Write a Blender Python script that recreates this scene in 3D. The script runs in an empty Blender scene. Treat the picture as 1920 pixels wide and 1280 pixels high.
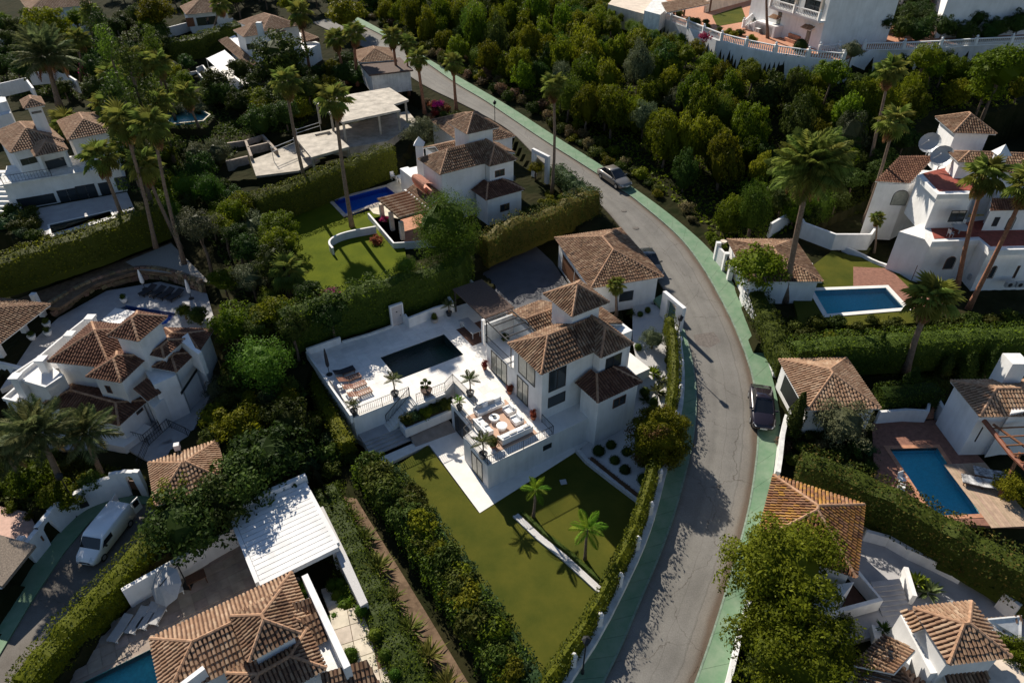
import bpy, bmesh, math, random
import numpy as np
from mathutils import Vector, Matrix
from mathutils.geometry import tessellate_polygon
R = math.radians
rnd = random.Random(7)
rng = np.random.default_rng(7)
S = bpy.context.scene
COL = S.collection

# ------------------------------------------------------------------ camera
CAM_H = 40.0
PITCH = R(37)
cam = bpy.data.cameras.new('camera'); camo = bpy.data.objects.new('camera', cam)
COL.objects.link(camo); S.camera = camo
camo.location = (0, 0, CAM_H); camo.rotation_euler = (R(90) - PITCH, 0, 0)
cam.sensor_width = 36; cam.lens = 24; cam.clip_start = 0.5; cam.clip_end = 2000

# ------------------------------------------------------------------ light
SUN_ELEV, SUN_DIR = R(34.5), R(-62)          # SUN_DIR: ground direction in which shadows fall
w = bpy.data.worlds.new('World'); S.world = w; w.use_nodes = True
nt = w.node_tree; bg = nt.nodes['Background']
sky = nt.nodes.new('ShaderNodeTexSky'); sky.sky_type = 'NISHITA'; sky.sun_disc = False
sky.sun_elevation = SUN_ELEV; sky.sun_rotation = R(90) - (SUN_DIR + math.pi)
sky.altitude = 100; sky.air_density = 1.0; sky.dust_density = 0.2; sky.ozone_density = 2.5
nt.links.new(sky.outputs[0], bg.inputs[0]); bg.inputs[1].default_value = 0.065
sl = bpy.data.lights.new('sun', 'SUN'); so = bpy.data.objects.new('sun', sl); COL.objects.link(so)
sl.energy = 5.0; sl.angle = R(0.55); sl.color = (1.0, 0.92, 0.80)
dv = Vector((math.cos(SUN_DIR) * math.cos(SUN_ELEV), math.sin(SUN_DIR) * math.cos(SUN_ELEV), -math.sin(SUN_ELEV)))
so.rotation_euler = dv.to_track_quat('-Z', 'Y').to_euler(); so.location = (-60, 120, 90)
S.view_settings.view_transform = 'Standard'; S.view_settings.look = 'None'
S.view_settings.exposure = 0.62; S.view_settings.gamma = 1.0; S.view_settings.use_curve_mapping = False
S.render.engine = 'CYCLES'
S.cycles.max_bounces = 6; S.cycles.transparent_max_bounces = 12; S.cycles.use_denoising = True

# ------------------------------------------------------------------ projection of photograph points to the ground
F_, CX, CY = 1280.0, 960.0, 640.0
def ray(x, y):
    u, v = x - CX, y - CY
    return Vector((u, F_ * math.cos(PITCH) - v * math.sin(PITCH), -F_ * math.sin(PITCH) - v * math.cos(PITCH)))
CAMP = Vector((0, 0, CAM_H))
def P(x, y, z=0.0):
    d = ray(x, y); return CAMP + d * ((z - CAM_H) / d.z)
SL, Y0 = 0.08, 57.0
def gz(x, y): return SL * (y - Y0)
def G(x, y, dz=0.0):
    d = ray(x, y); t = (-SL * Y0 - CAM_H + dz) / (d.z - SL * d.y); return CAMP + d * t
def onplane(x, y, p0, n):
    d = ray(x, y); return CAMP + d * ((p0 - CAMP).dot(n) / d.dot(n))
def upto(base, x, y):
    """point seen at (x, y) straight above (or leaning sideways from) base"""
    return onplane(x, y, Vector(base), Vector((0, 1, 0)))

# ------------------------------------------------------------------ materials
def rgb(c): return (c[0], c[1], c[2], 1)
MATS = {}
def mat(name, col, rough=0.8, var=0.0, scale=4.0, spec=0.3, col2=None, obj=False, island=None, bump=0.0, bscale=40, metal=0.0, detail=4):
    if name in MATS: return MATS[name]
    m = bpy.data.materials.new(name); m.use_nodes = True; MATS[name] = m
    n = m.node_tree.nodes; l = m.node_tree.links; b = n['Principled BSDF']
    b.inputs['Roughness'].default_value = rough; b.inputs['Metallic'].default_value = metal
    b.inputs['Specular IOR Level'].default_value = spec; b.inputs['Base Color'].default_value = rgb(col)
    geo = n.new('ShaderNodeNewGeometry')
    out = None
    if col2 is not None or var > 0:
        if col2 is None: col2 = tuple(c * (1 - var) for c in col); c1 = tuple(min(1, c * (1 + var * .6)) for c in col)
        else: c1 = col
        t = n.new('ShaderNodeTexNoise'); t.inputs['Scale'].default_value = scale; t.inputs['Detail'].default_value = detail
        t.inputs['Roughness'].default_value = .65
        l.new(geo.outputs['Position'], t.inputs['Vector'])
        r = n.new('ShaderNodeValToRGB'); r.color_ramp.elements[0].position = .32; r.color_ramp.elements[1].position = .68
        r.color_ramp.elements[0].color = rgb(col2); r.color_ramp.elements[1].color = rgb(c1)
        l.new(t.outputs['Fac'], r.inputs['Fac']); out = r.outputs['Color']
    if island:
        r = n.new('ShaderNodeValToRGB'); e = r.color_ramp.elements
        r.color_ramp.interpolation = 'LINEAR'
        while len(e) > 1: e.remove(e[-1])
        for i, c in enumerate(island):
            if i == 0: e[0].position = 0; e[0].color = rgb(c)
            else:
                q = e.new(i / (len(island) - 1)); q.color = rgb(c)
        l.new(geo.outputs['Random Per Island'], r.inputs['Fac'])
        if out is None: out = r.outputs['Color']
        else:
            x = n.new('ShaderNodeMix'); x.data_type = 'RGBA'; x.blend_type = 'MULTIPLY'; x.inputs[0].default_value = 1
            l.new(r.outputs['Color'], x.inputs[6]); l.new(out, x.inputs[7]); out = x.outputs[2]
    if obj:
        oi = n.new('ShaderNodeObjectInfo'); h = n.new('ShaderNodeHueSaturation')
        a = n.new('ShaderNodeMath'); a.operation = 'MULTIPLY_ADD'; ob = float(obj); a.inputs[1].default_value = .07 * ob; a.inputs[2].default_value = .5 - .035 * ob
        v = n.new('ShaderNodeMath'); v.operation = 'MULTIPLY_ADD'; v.inputs[1].default_value = .7 * ob; v.inputs[2].default_value = 1 - .35 * ob
        f = n.new('ShaderNodeMath'); f.operation = 'FRACT'; g = n.new('ShaderNodeMath'); g.operation = 'MULTIPLY'; g.inputs[1].default_value = 7.31
        l.new(oi.outputs['Random'], a.inputs[0]); l.new(oi.outputs['Random'], g.inputs[0]); l.new(g.outputs[0], f.inputs[0]); l.new(f.outputs[0], v.inputs[0])
        l.new(a.outputs[0], h.inputs['Hue']); l.new(v.outputs[0], h.inputs['Value'])
        if out is None: h.inputs['Color'].default_value = rgb(col)
        else: l.new(out, h.inputs['Color'])
        out = h.outputs['Color']
    if out is not None: l.new(out, b.inputs['Base Color'])
    if bump > 0:
        t = n.new('ShaderNodeTexNoise'); t.inputs['Scale'].default_value = bscale; t.inputs['Detail'].default_value = 5
        l.new(geo.outputs['Position'], t.inputs['Vector'])
        bp = n.new('ShaderNodeBump'); bp.inputs['Strength'].default_value = bump; bp.inputs['Distance'].default_value = .05
        l.new(t.outputs['Fac'], bp.inputs['Height']); l.new(bp.outputs['Normal'], b.inputs['Normal'])
    return m
def leafmat(name, c_dark, c_light, trans=0.25, spec=.08):
    """leaf colour differs from leaf to leaf and from plant to plant"""
    m = mat(name, c_light, rough=.6, spec=spec, island=[c_dark, c_light, tuple(.5 * (a + b) for a, b in zip(c_dark, c_light)), tuple(min(1, 1.35 * a) for a in c_light)], obj=True)
    n = m.node_tree.nodes; l = m.node_tree.links; b = n['Principled BSDF']; o = n['Material Output']
    t = n.new('ShaderNodeBsdfTranslucent'); mx = n.new('ShaderNodeMixShader'); mx.inputs[0].default_value = trans
    src = b.inputs['Base Color'].links[0].from_socket
    l.new(src, t.inputs['Color']); l.new(b.outputs[0], mx.inputs[1]); l.new(t.outputs[0], mx.inputs[2]); l.new(mx.outputs[0], o.inputs['Surface'])
    return m
M = {}
M['white'] = mat('white_plaster', (.80, .79, .78), .85, col2=(.66, .65, .63), scale=.55, detail=9, bump=.12, bscale=9)
M['white2'] = mat('aged_white_plaster', (.72, .71, .68), .9, var=.22, scale=.9, bump=.15, bscale=7)
M['cream'] = mat('cream_plaster', (.62, .52, .42), .9, var=.2, scale=1)
M['pink'] = mat('pink_plaster', (.62, .33, .24), .9, var=.2, scale=2)
M['asphalt'] = mat('asphalt', (.185, .172, .155), .9, bump=.2, bscale=30)
M['roadpatch'] = mat('asphalt_patch', (.15, .13, .115), .9, var=.3, scale=5)
M['greenpave'] = mat('green_painted_concrete', (.115, .21, .12), .85, col2=(.19, .265, .175), scale=.9, bump=.1, bscale=20, obj=False)
M['kerb'] = mat('kerb_concrete', (.2, .26, .2), .85, var=.3, scale=3)
M['terrace'] = mat('pale_stone_paving', (.74, .71, .66), .75, var=.10, scale=.9)
M['greystone'] = mat('grey_stone_paving', (.37, .36, .36), .8, var=.15, scale=1.1)
M['brownstone'] = mat('brown_stone_paving', (.30, .25, .21), .85, var=.25, scale=1.5)
M['drive'] = mat('grey_driveway', (.10, .10, .108), .85, var=.15, scale=.7)  # grey darkened to carry the shadow of the uphill hedge
M['terracotta'] = mat('terracotta_paving', (.46, .22, .13), .85, var=.25, scale=3)
M['redfloor'] = mat('red_terrace_tiles', (.26, .06, .04), .75, var=.3, scale=2)
M['rosefloor'] = mat('rose_brick_paving', (.24, .115, .08), .85, var=.3, scale=3)  # darkened so the shade on the pool patio sits in the colour
M['sandstone'] = mat('sandstone_slab', (.55, .48, .38), .8, var=.22, scale=1.3, obj=.35)
M['terraceslab'] = mat('pale_terrace_slab', (.76, .73, .69), .75, var=.12, scale=1.1, obj=.16)
M['deckboard'] = mat('tan_deck_board', (.42, .30, .21), .8, var=.2, scale=2, obj=.3)
M['patiostone'] = mat('patio_slab', (.36, .29, .23), .85, var=.25, scale=1.0, obj=.45)
M['concrete'] = mat('raw_concrete', (.47, .42, .35), .9, var=.35, scale=.8)
M['blockwall'] = mat('raw_blockwork', (.33, .27, .22), .9, var=.3, scale=2.5)
M['soil'] = mat('dry_soil', (.17, .115, .075), .95, spec=.05, var=.4, scale=1.5, bump=.4, bscale=6)
M['gravelwhite'] = mat('white_gravel', (.62, .60, .58), .9, col2=(.42, .41, .40), scale=26, bump=.6, bscale=30)
M['gravelgrey'] = mat('grey_gravel', (.40, .37, .33), .95, col2=(.24, .22, .19), scale=18, bump=.6, bscale=25)
M['lawn'] = mat('mown_lawn', (.092, .090, .014), .95, col2=(.050, .062, .010), spec=.05, scale=.32, bump=.5, bscale=60, detail=6)
M['lawn2'] = mat('bright_lawn', (.100, .120, .008), .95, col2=(.062, .085, .006), spec=.05, scale=.4, bump=.5, bscale=60, detail=6)
M['stonewall'] = mat('rubble_stone', (.27, .20, .13), .95, col2=(.15, .10, .06), scale=3.5, bump=.8, bscale=5, obj=True)
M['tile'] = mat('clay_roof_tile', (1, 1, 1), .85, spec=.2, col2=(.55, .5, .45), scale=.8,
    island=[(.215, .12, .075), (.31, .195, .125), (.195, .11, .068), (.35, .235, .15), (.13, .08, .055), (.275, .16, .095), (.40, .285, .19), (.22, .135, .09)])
M['tilelit'] = mat('sunlit_clay_roof_tile', (1, 1, 1), .85, spec=.2, col2=(.7, .65, .6), scale=.9,
    island=[(.37, .23, .15), (.43, .29, .19), (.29, .175, .11), (.48, .35, .24), (.33, .20, .125), (.40, .26, .17)])  # paler copy of the clay tile, with sunlight put into its colour
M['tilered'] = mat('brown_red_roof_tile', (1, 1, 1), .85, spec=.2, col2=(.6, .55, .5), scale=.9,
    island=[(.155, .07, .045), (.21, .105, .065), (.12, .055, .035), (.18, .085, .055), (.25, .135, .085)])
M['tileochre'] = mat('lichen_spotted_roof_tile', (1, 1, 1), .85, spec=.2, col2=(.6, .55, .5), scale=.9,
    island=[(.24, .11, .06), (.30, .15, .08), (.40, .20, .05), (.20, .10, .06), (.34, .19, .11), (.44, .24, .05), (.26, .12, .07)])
M['tilepan'] = mat('roof_channel', (.085, .045, .03), .95)
M['ridge'] = mat('mortared_ridge_tile', (.44, .27, .17), .9, var=.3, scale=3, island=[(1, 1, 1), (.75, .72, .7), (.9, .85, .8)])
M['glass'] = mat('window_glass', (.03, .037, .042), .06, spec=.7)
M['glasspale'] = mat('pale_window_glass', (.30, .30, .25), .12, var=.4, scale=.9, spec=.6)  # paler, mottled copy of the window glass
M['frame'] = mat('dark_window_frame', (.03, .028, .026), .5)
M['woodframe'] = mat('brown_wood', (.14, .065, .035), .6, var=.3, scale=8)
M['wood'] = mat('oiled_wood', (.24, .095, .045), .6, var=.3, scale=9, obj=.3)
M['iron'] = mat('black_iron', (.018, .018, .02), .5)
M['brownroof'] = mat('brown_brushwood', (.115, .078, .062), .95, var=.4, scale=14, bump=.5, bscale=30)
M['thatch'] = mat('weathered_thatch', (.25, .20, .155), .95, var=.4, scale=10, bump=.7, bscale=24)
M['door'] = mat('pale_gate_panel', (.50, .45, .43), .8, var=.1)
M['fabricwhite'] = mat('white_cushion', (.80, .79, .77), .9)
M['fabricgrey'] = mat('grey_fabric', (.40, .39, .38), .9, var=.1)
M['darkfabric'] = mat('charcoal_fabric', (.03, .03, .035), .9)
M['rug'] = mat('tan_rug', (.50, .33, .24), .95, var=.08, scale=20)
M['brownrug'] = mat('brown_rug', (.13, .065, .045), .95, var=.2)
M['potdark'] = mat('dark_glazed_pot', (.035, .04, .045), .4)
M['potterra'] = mat('terracotta_pot', (.34, .13, .07), .8, var=.2)
M['potwhite'] = mat('stone_pot', (.42, .37, .33), .85, var=.2)
M['bark'] = mat('bark', (.14, .10, .07), .95, var=.4, scale=6, bump=.5, bscale=12)
M['palmbark'] = mat('palm_bark', (.20, .14, .10), .95, var=.4, scale=5, bump=.5, bscale=14)
M['palmbark_red'] = mat('red_palm_bark', (.26, .12, .07), .95, var=.4, scale=5, bump=.5, bscale=14)
M['plastic'] = mat('white_plastic', (.75, .74, .72), .5)
M['metalgrey'] = mat('grey_metal', (.40, .41, .42), .45, metal=.3)
M['stonegrey'] = mat('grey_wall_cap', (.55, .54, .52), .85, var=.15)
L = {}
L['ficus'] = leafmat('broad_leaf', (.030, .050, .003), (.135, .16, .008), .42)
L['dark'] = leafmat('dark_leaf', (.018, .034, .007), (.050, .078, .013), .3)
L['olive'] = leafmat('olive_leaf', (.045, .060, .026), (.11, .125, .062))
L['willow'] = leafmat('feathery_leaf', (.032, .066, .008), (.09, .14, .014), .4)
L['yellow'] = leafmat('yellow_green_leaf', (.055, .070, .004), (.145, .155, .009), .4)
L['hedge'] = leafmat('hedge_leaf', (.022, .036, .006), (.068, .085, .012))
L['blue'] = leafmat('blue_green_leaf', (.024, .050, .018), (.062, .10, .036))
L['dry'] = leafmat('dry_leaf', (.075, .05, .025), (.15, .105, .05))
L['tan'] = leafmat('autumn_leaf', (.06, .05, .008), (.15, .105, .025))
L['magenta'] = leafmat('bougainvillea_bract', (.22, .008, .05), (.42, .02, .13))
L['red'] = leafmat('red_brown_leaf', (.12, .025, .015), (.25, .07, .03))
L['frond'] = leafmat('fan_frond', (.08, .105, .014), (.21, .235, .05), .35)
L['frond2'] = leafmat('feather_frond', (.045, .062, .02), (.13, .145, .055), .35)
L['brightfrond'] = leafmat('young_frond', (.08, .15, .01), (.16, .26, .02), .35)
L['deadfrond'] = leafmat('dead_frond', (.16, .085, .03), (.30, .18, .07), .2)
L['spike'] = leafmat('sword_leaf', (.05, .065, .012), (.13, .13, .028))
def watermat(name, tint):
    m = bpy.data.materials.new(name); m.use_nodes = True; n = m.node_tree.nodes; l = m.node_tree.links
    n.remove(n['Principled BSDF']); o = n['Material Output']
    t = n.new('ShaderNodeBsdfTransparent'); t.inputs[0].default_value = rgb(tint)
    g = n.new('ShaderNodeBsdfGlossy'); g.inputs['Roughness'].default_value = .03
    f = n.new('ShaderNodeFresnel'); f.inputs[0].default_value = 1.33; mx = n.new('ShaderNodeMixShader')
    nz = n.new('ShaderNodeTexNoise'); nz.inputs['Scale'].default_value = 5; nz.inputs['Detail'].default_value = 3; geo = n.new('ShaderNodeNewGeometry')
    l.new(geo.outputs['Position'], nz.inputs['Vector'])
    bp = n.new('ShaderNodeBump'); bp.inputs['Strength'].default_value = .25; bp.inputs['Distance'].default_value = .05; l.new(nz.outputs[0], bp.inputs['Height'])
    l.new(bp.outputs[0], g.inputs['Normal']); l.new(bp.outputs[0], f.inputs['Normal'])
    l.new(f.outputs[0], mx.inputs[0]); l.new(t.outputs[0], mx.inputs[1]); l.new(g.outputs[0], mx.inputs[2]); l.new(mx.outputs[0], o.inputs['Surface'])
    return m
M['water'] = watermat('pool_water', (.80, .95, .97)); M['waterdark'] = watermat('dark_pool_water', (.55, .72, .70))

# road: fine cracks, long seams and stains
def road_nodes(m):
    n = m.node_tree.nodes; l = m.node_tree.links; b = n['Principled BSDF']; geo = n.new('ShaderNodeNewGeometry')
    a = n.new('ShaderNodeTexNoise'); a.inputs['Scale'].default_value = .25; a.inputs['Detail'].default_value = 8; a.inputs['Roughness'].default_value = .7
    fine = n.new('ShaderNodeTexNoise'); fine.inputs['Scale'].default_value = 14; fine.inputs['Detail'].default_value = 6
    wob = n.new('ShaderNodeTexNoise'); wob.inputs['Scale'].default_value = .6; wob.inputs['Detail'].default_value = 5
    for t in (a, fine, wob): l.new(geo.outputs['Position'], t.inputs['Vector'])
    r = n.new('ShaderNodeValToRGB'); r.color_ramp.elements[0].position = .3; r.color_ramp.elements[1].position = .7
    r.color_ramp.elements[0].color = (.145, .136, .122, 1); r.color_ramp.elements[1].color = (.215, .203, .183, 1); l.new(a.outputs[0], r.inputs[0])
    vm = n.new('ShaderNodeVectorMath'); vm.operation = 'MULTIPLY_ADD'; vm.inputs[1].default_value = (2.2, 2.2, 0); l.new(wob.outputs['Color'], vm.inputs[0]); l.new(geo.outputs['Position'], vm.inputs[2])
    v = n.new('ShaderNodeTexVoronoi'); v.feature = 'DISTANCE_TO_EDGE'; v.inputs['Scale'].default_value = .12; l.new(vm.outputs[0], v.inputs['Vector'])
    c = n.new('ShaderNodeValToRGB'); c.color_ramp.elements[0].position = .0; c.color_ramp.elements[0].color = (.55, .51, .48, 1)
    c.color_ramp.elements[1].position = .0035; c.color_ramp.elements[1].color = (1, 1, 1, 1); l.new(v.outputs['Distance'], c.inputs[0])
    x = n.new('ShaderNodeMix'); x.data_type = 'RGBA'; x.blend_type = 'MULTIPLY'; x.inputs[0].default_value = 1; l.new(r.outputs[0], x.inputs[6]); l.new(c.outputs[0], x.inputs[7])
    f2 = n.new('ShaderNodeMapRange'); f2.inputs[1].default_value = .3; f2.inputs[2].default_value = .7; f2.inputs[3].default_value = .82; f2.inputs[4].default_value = 1.12; l.new(fine.outputs[0], f2.inputs[0])
    y = n.new('ShaderNodeMix'); y.data_type = 'RGBA'; y.blend_type = 'MULTIPLY'; y.inputs[0].default_value = 1; l.new(x.outputs[2], y.inputs[6]); l.new(f2.outputs[0], y.inputs[7])
    l.new(y.outputs[2], b.inputs['Base Color'])
road_nodes(M['asphalt'])
def streaks(m, lo=.84):
    """rain streaks and grime on plaster"""
    n = m.node_tree.nodes; l = m.node_tree.links; b = n['Principled BSDF']; src = b.inputs['Base Color'].links[0].from_socket; geo = n.new('ShaderNodeNewGeometry')
    mp = n.new('ShaderNodeVectorMath'); mp.operation = 'MULTIPLY'; mp.inputs[1].default_value = (2.6, 2.6, .22); l.new(geo.outputs['Position'], mp.inputs[0])
    t = n.new('ShaderNodeTexNoise'); t.inputs['Scale'].default_value = 1.0; t.inputs['Detail'].default_value = 6; l.new(mp.outputs[0], t.inputs['Vector'])
    r = n.new('ShaderNodeMapRange'); r.inputs[1].default_value = .35; r.inputs[2].default_value = .62; r.inputs[3].default_value = lo; r.inputs[4].default_value = 1.0; l.new(t.outputs[0], r.inputs[0])
    x = n.new('ShaderNodeMix'); x.data_type = 'RGBA'; x.blend_type = 'MULTIPLY'; x.inputs[0].default_value = 1; l.new(src, x.inputs[6]); l.new(r.outputs[0], x.inputs[7]); l.new(x.outputs[2], b.inputs['Base Color'])
streaks(M['white'], .93); streaks(M['white2'], .84)
def road_wear(m):
    """long seams, worn wheel tracks and rusty edge stains that follow the road"""
    n = m.node_tree.nodes; l = m.node_tree.links; b = n['Principled BSDF']; src = b.inputs['Base Color'].links[0].from_socket
    uv = n.new('ShaderNodeUVMap'); uv.uv_map = 'along'; sx = n.new('ShaderNodeSeparateXYZ'); l.new(uv.outputs[0], sx.inputs[0])
    geo = n.new('ShaderNodeNewGeometry'); nz = n.new('ShaderNodeTexNoise'); nz.inputs['Scale'].default_value = .5; nz.inputs['Detail'].default_value = 7; l.new(geo.outputs['Position'], nz.inputs['Vector'])
    wob = n.new('ShaderNodeMath'); wob.operation = 'MULTIPLY_ADD'; wob.inputs[1].default_value = .10; l.new(nz.outputs[0], wob.inputs[0]); l.new(sx.outputs[0], wob.inputs[2])
    r = n.new('ShaderNodeValToRGB'); e = r.color_ramp.elements; e[0].position = 0; e[0].color = (.62, .55, .5, 1); e[1].position = .12; e[1].color = (1, 1, 1, 1)
    for p, c in ((.28, (1, 1, 1)), (.36, (.88, .88, .88)), (.44, (1.05, 1.05, 1.04)), (.545, (1, 1, 1)), (.55, (.7, .68, .66)), (.556, (1, 1, 1)), (.70, (.9, .9, .9)), (.80, (1, 1, 1)), (.83, (.74, .72, .7)), (.835, (1, .98, .96)), (.93, (.95, .9, .85)), (1.0, (.60, .47, .38))): q = e.new(p); q.color = rgb(c)
    l.new(wob.outputs[0], r.inputs[0]); x = n.new('ShaderNodeMix'); x.data_type = 'RGBA'; x.blend_type = 'MULTIPLY'; x.inputs[0].default_value = 1; l.new(src, x.inputs[6]); l.new(r.outputs[0], x.inputs[7]); l.new(x.outputs[2], b.inputs['Base Color'])
road_wear(M['asphalt'])

# ------------------------------------------------------------------ object helpers
ORG = {}
def tag(o, label=None, cat=None, group=None, kind=None):
    if label: o['label'] = label
    if cat: o['category'] = cat
    if group: o['group'] = group
    if kind: o['kind'] = kind
    return o
def thing(name, label, cat, loc, group=None, rotz=0.0):
    o = bpy.data.objects.new(name, None); COL.objects.link(o); o.empty_display_size = .3
    o.location = loc; o.rotation_euler = (0, 0, rotz); ORG[o.name] = Vector(loc)
    return tag(o, label, cat, group)
def meshdata(name, V, F, m=None, smooth=False):
    me = bpy.data.meshes.new(name); me.from_pydata([tuple(v) for v in V], [], [tuple(f) for f in F])
    if m is not None:
        for q in (m if isinstance(m, (list, tuple)) else [m]): me.materials.append(q)
    if smooth: me.polygons.foreach_set('use_smooth', [True] * len(me.polygons))
    me.update(); return me
def mk(name, V, F, m, parent=None, smooth=False, **tags):
    """V in world coordinates; a child is stored relative to its thing"""
    V = np.array([tuple(v) for v in V], dtype=float).reshape(-1, 3)
    if parent is not None: org = np.array(ORG[parent.name])
    else:
        lo = V.min(0); hi = V.max(0); org = np.array([(lo[0] + hi[0]) / 2, (lo[1] + hi[1]) / 2, lo[2]])
    me = meshdata(name, V - org, F, m, smooth)
    o = bpy.data.objects.new(name, me); COL.objects.link(o)
    if parent is not None: o.parent = parent; ORG[o.name] = ORG[parent.name]
    else: o.location = org; ORG[o.name] = Vector(org)
    return tag(o, **tags)
def inst(name, me, parent, loc=(0, 0, 0), rot=(0, 0, 0), sc=(1, 1, 1)):
    o = bpy.data.objects.new(name, me); COL.objects.link(o); o.parent = parent
    o.location = loc; o.rotation_euler = rot; o.scale = sc if hasattr(sc, '__len__') else (sc, sc, sc)
    if parent is not None and parent.name in ORG: ORG[o.name] = ORG[parent.name]
    return o
class MB:
    def __init__(s): s.V = []; s.F = []
    def add(s, V, F):
        b = len(s.V); s.V += [tuple(v) for v in V]; s.F += [tuple(b + i for i in f) for f in F]; return s
    def box(s, o, u, v, w):
        o, u, v, w = Vector(o), Vector(u), Vector(v), Vector(w)
        c = [o, o + u, o + u + v, o + v, o + w, o + u + w, o + u + v + w, o + v + w]
        return s.add(c, [(0, 3, 2, 1), (4, 5, 6, 7), (0, 1, 5, 4), (1, 2, 6, 5), (2, 3, 7, 6), (3, 0, 4, 7)])
    def cbox(s, c, ux, uy, lx, ly, lz):
        ux, uy = Vector(ux), Vector(uy); c = Vector(c)
        return s.box(c - ux * lx / 2 - uy * ly / 2, ux * lx, uy * ly, Vector((0, 0, lz)))
    def tube(s, pts, rad, n=6, cap=True):
        pts = [Vector(p) for p in pts]; rr = rad if hasattr(rad, '__len__') else [rad] * len(pts); rings = []
        for i, p in enumerate(pts):
            d = (pts[min(i + 1, len(pts) - 1)] - pts[max(i - 1, 0)]).normalized()
            a = d.orthogonal().normalized() if abs(d.z) < .95 else Vector((1, 0, 0)); a = (a - d * a.dot(d)).normalized(); b = d.cross(a)
            rings.append([p + (a * math.cos(2 * math.pi * k / n) + b * math.sin(2 * math.pi * k / n)) * rr[i] for k in range(n)])
        V = [q for r in rings for q in r]; Fc = []
        for i in range(len(pts) - 1):
            for k in range(n): Fc.append((i * n + k, i * n + (k + 1) % n, (i + 1) * n + (k + 1) % n, (i + 1) * n + k))
        if cap: Fc += [tuple(range(n))[::-1], tuple((len(pts) - 1) * n + k for k in range(n))]
        return s.add(V, Fc)
    def lathe(s, c, prof, n=12):
        c = Vector(c); V = []; Fc = []
        for r, z in prof: V += [c + Vector((r * math.cos(2 * math.pi * k / n), r * math.sin(2 * math.pi * k / n), z)) for k in range(n)]
        for i in range(len(prof) - 1):
            for k in range(n): Fc.append((i * n + k, i * n + (k + 1) % n, (i + 1) * n + (k + 1) % n, (i + 1) * n + k))
        Fc += [tuple(range(n))[::-1], tuple((len(prof) - 1) * n + k for k in range(n))]
        return s.add(V, Fc)
    def ball(s, c, r, sz=1.0, n=8):
        prof = [(max(.02, r * math.sin(math.pi * i / 6)), -r * sz * math.cos(math.pi * i / 6)) for i in range(7)]
        return s.lathe(c, prof, n)
    def build(s, name, m, parent=None, smooth=False, **t): return mk(name, s.V, s.F, m, parent, smooth, **t)
def prism(mb, poly, z0, z1, holes=()):
    """vertical block over a plan polygon, with holes"""
    rings = [[Vector((p[0], p[1], 0)) for p in poly]] + [[Vector((p[0], p[1], 0)) for p in h] for h in holes]
    flat = [p for r in rings for p in r]; tri = tessellate_polygon(rings); n = len(flat)
    up = []
    for t in tri:
        a, b, c = (flat[i] for i in t)
        up.append(t if (b - a).cross(c - a).z > 0 else (t[0], t[2], t[1]))
    V = [(p.x, p.y, z1) for p in flat] + [(p.x, p.y, z0) for p in flat]; Fc = list(up) + [(t[0] + n, t[2] + n, t[1] + n) for t in up]; b = 0
    for ri, r in enumerate(rings):
        area = sum(r[i].x * r[(i + 1) % len(r)].y - r[(i + 1) % len(r)].x * r[i].y for i in range(len(r)))
        for i in range(len(r)):
            i0, i1 = b + i, b + (i + 1) % len(r)
            f = (i0 + n, i1 + n, i1, i0)
            if (area < 0) != (ri > 0): f = f[::-1]
            Fc.append(f)
        b += len(r)
    mb.add(V, Fc); return mb
def ground(name, poly, z, m, depth=.3, holes=(), kind='structure', parent=None):
    mb = MB(); prism(mb, poly, z - depth, z, holes)
    return mb.build(name, m, parent, kind=None if parent else kind)
def px(pts, z): return [tuple(P(x, y, z)[:2]) for x, y in pts]
PLOTS = []
def plot(poly, z): PLOTS.append((poly, z))
def inpoly(poly, X, Y):
    X = np.asarray(X); ins = np.zeros(X.shape, bool); n = len(poly)
    for i in range(n):
        x1, y1 = poly[i][0], poly[i][1]; x2, y2 = poly[(i + 1) % n][0], poly[(i + 1) % n][1]
        if y1 == y2: continue
        c = ((y1 > Y) != (y2 > Y)) & (X < (x2 - x1) * (Y - y1) / (y2 - y1) + x1); ins ^= c
    return ins
class Fr:
    def __init__(s, o, ang, k=1.0): s.o = Vector(o); a = R(ang); s.k = k; s.u = Vector((math.cos(a), math.sin(a), 0)) * k; s.v = Vector((-math.sin(a), math.cos(a), 0)) * k; s.ang = a
    def p(s, u, v, z=0): return Vector((s.o.x, s.o.y, 0)) + s.u * u + s.v * v + Vector((0, 0, s.o.z + z * s.k))
    def xy(s, *uv): return [tuple(s.p(a, b)[:2]) for a, b in uv]
    def l(s, q): d = Vector(q) - s.o; return d.dot(s.u), d.dot(s.v)
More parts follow.
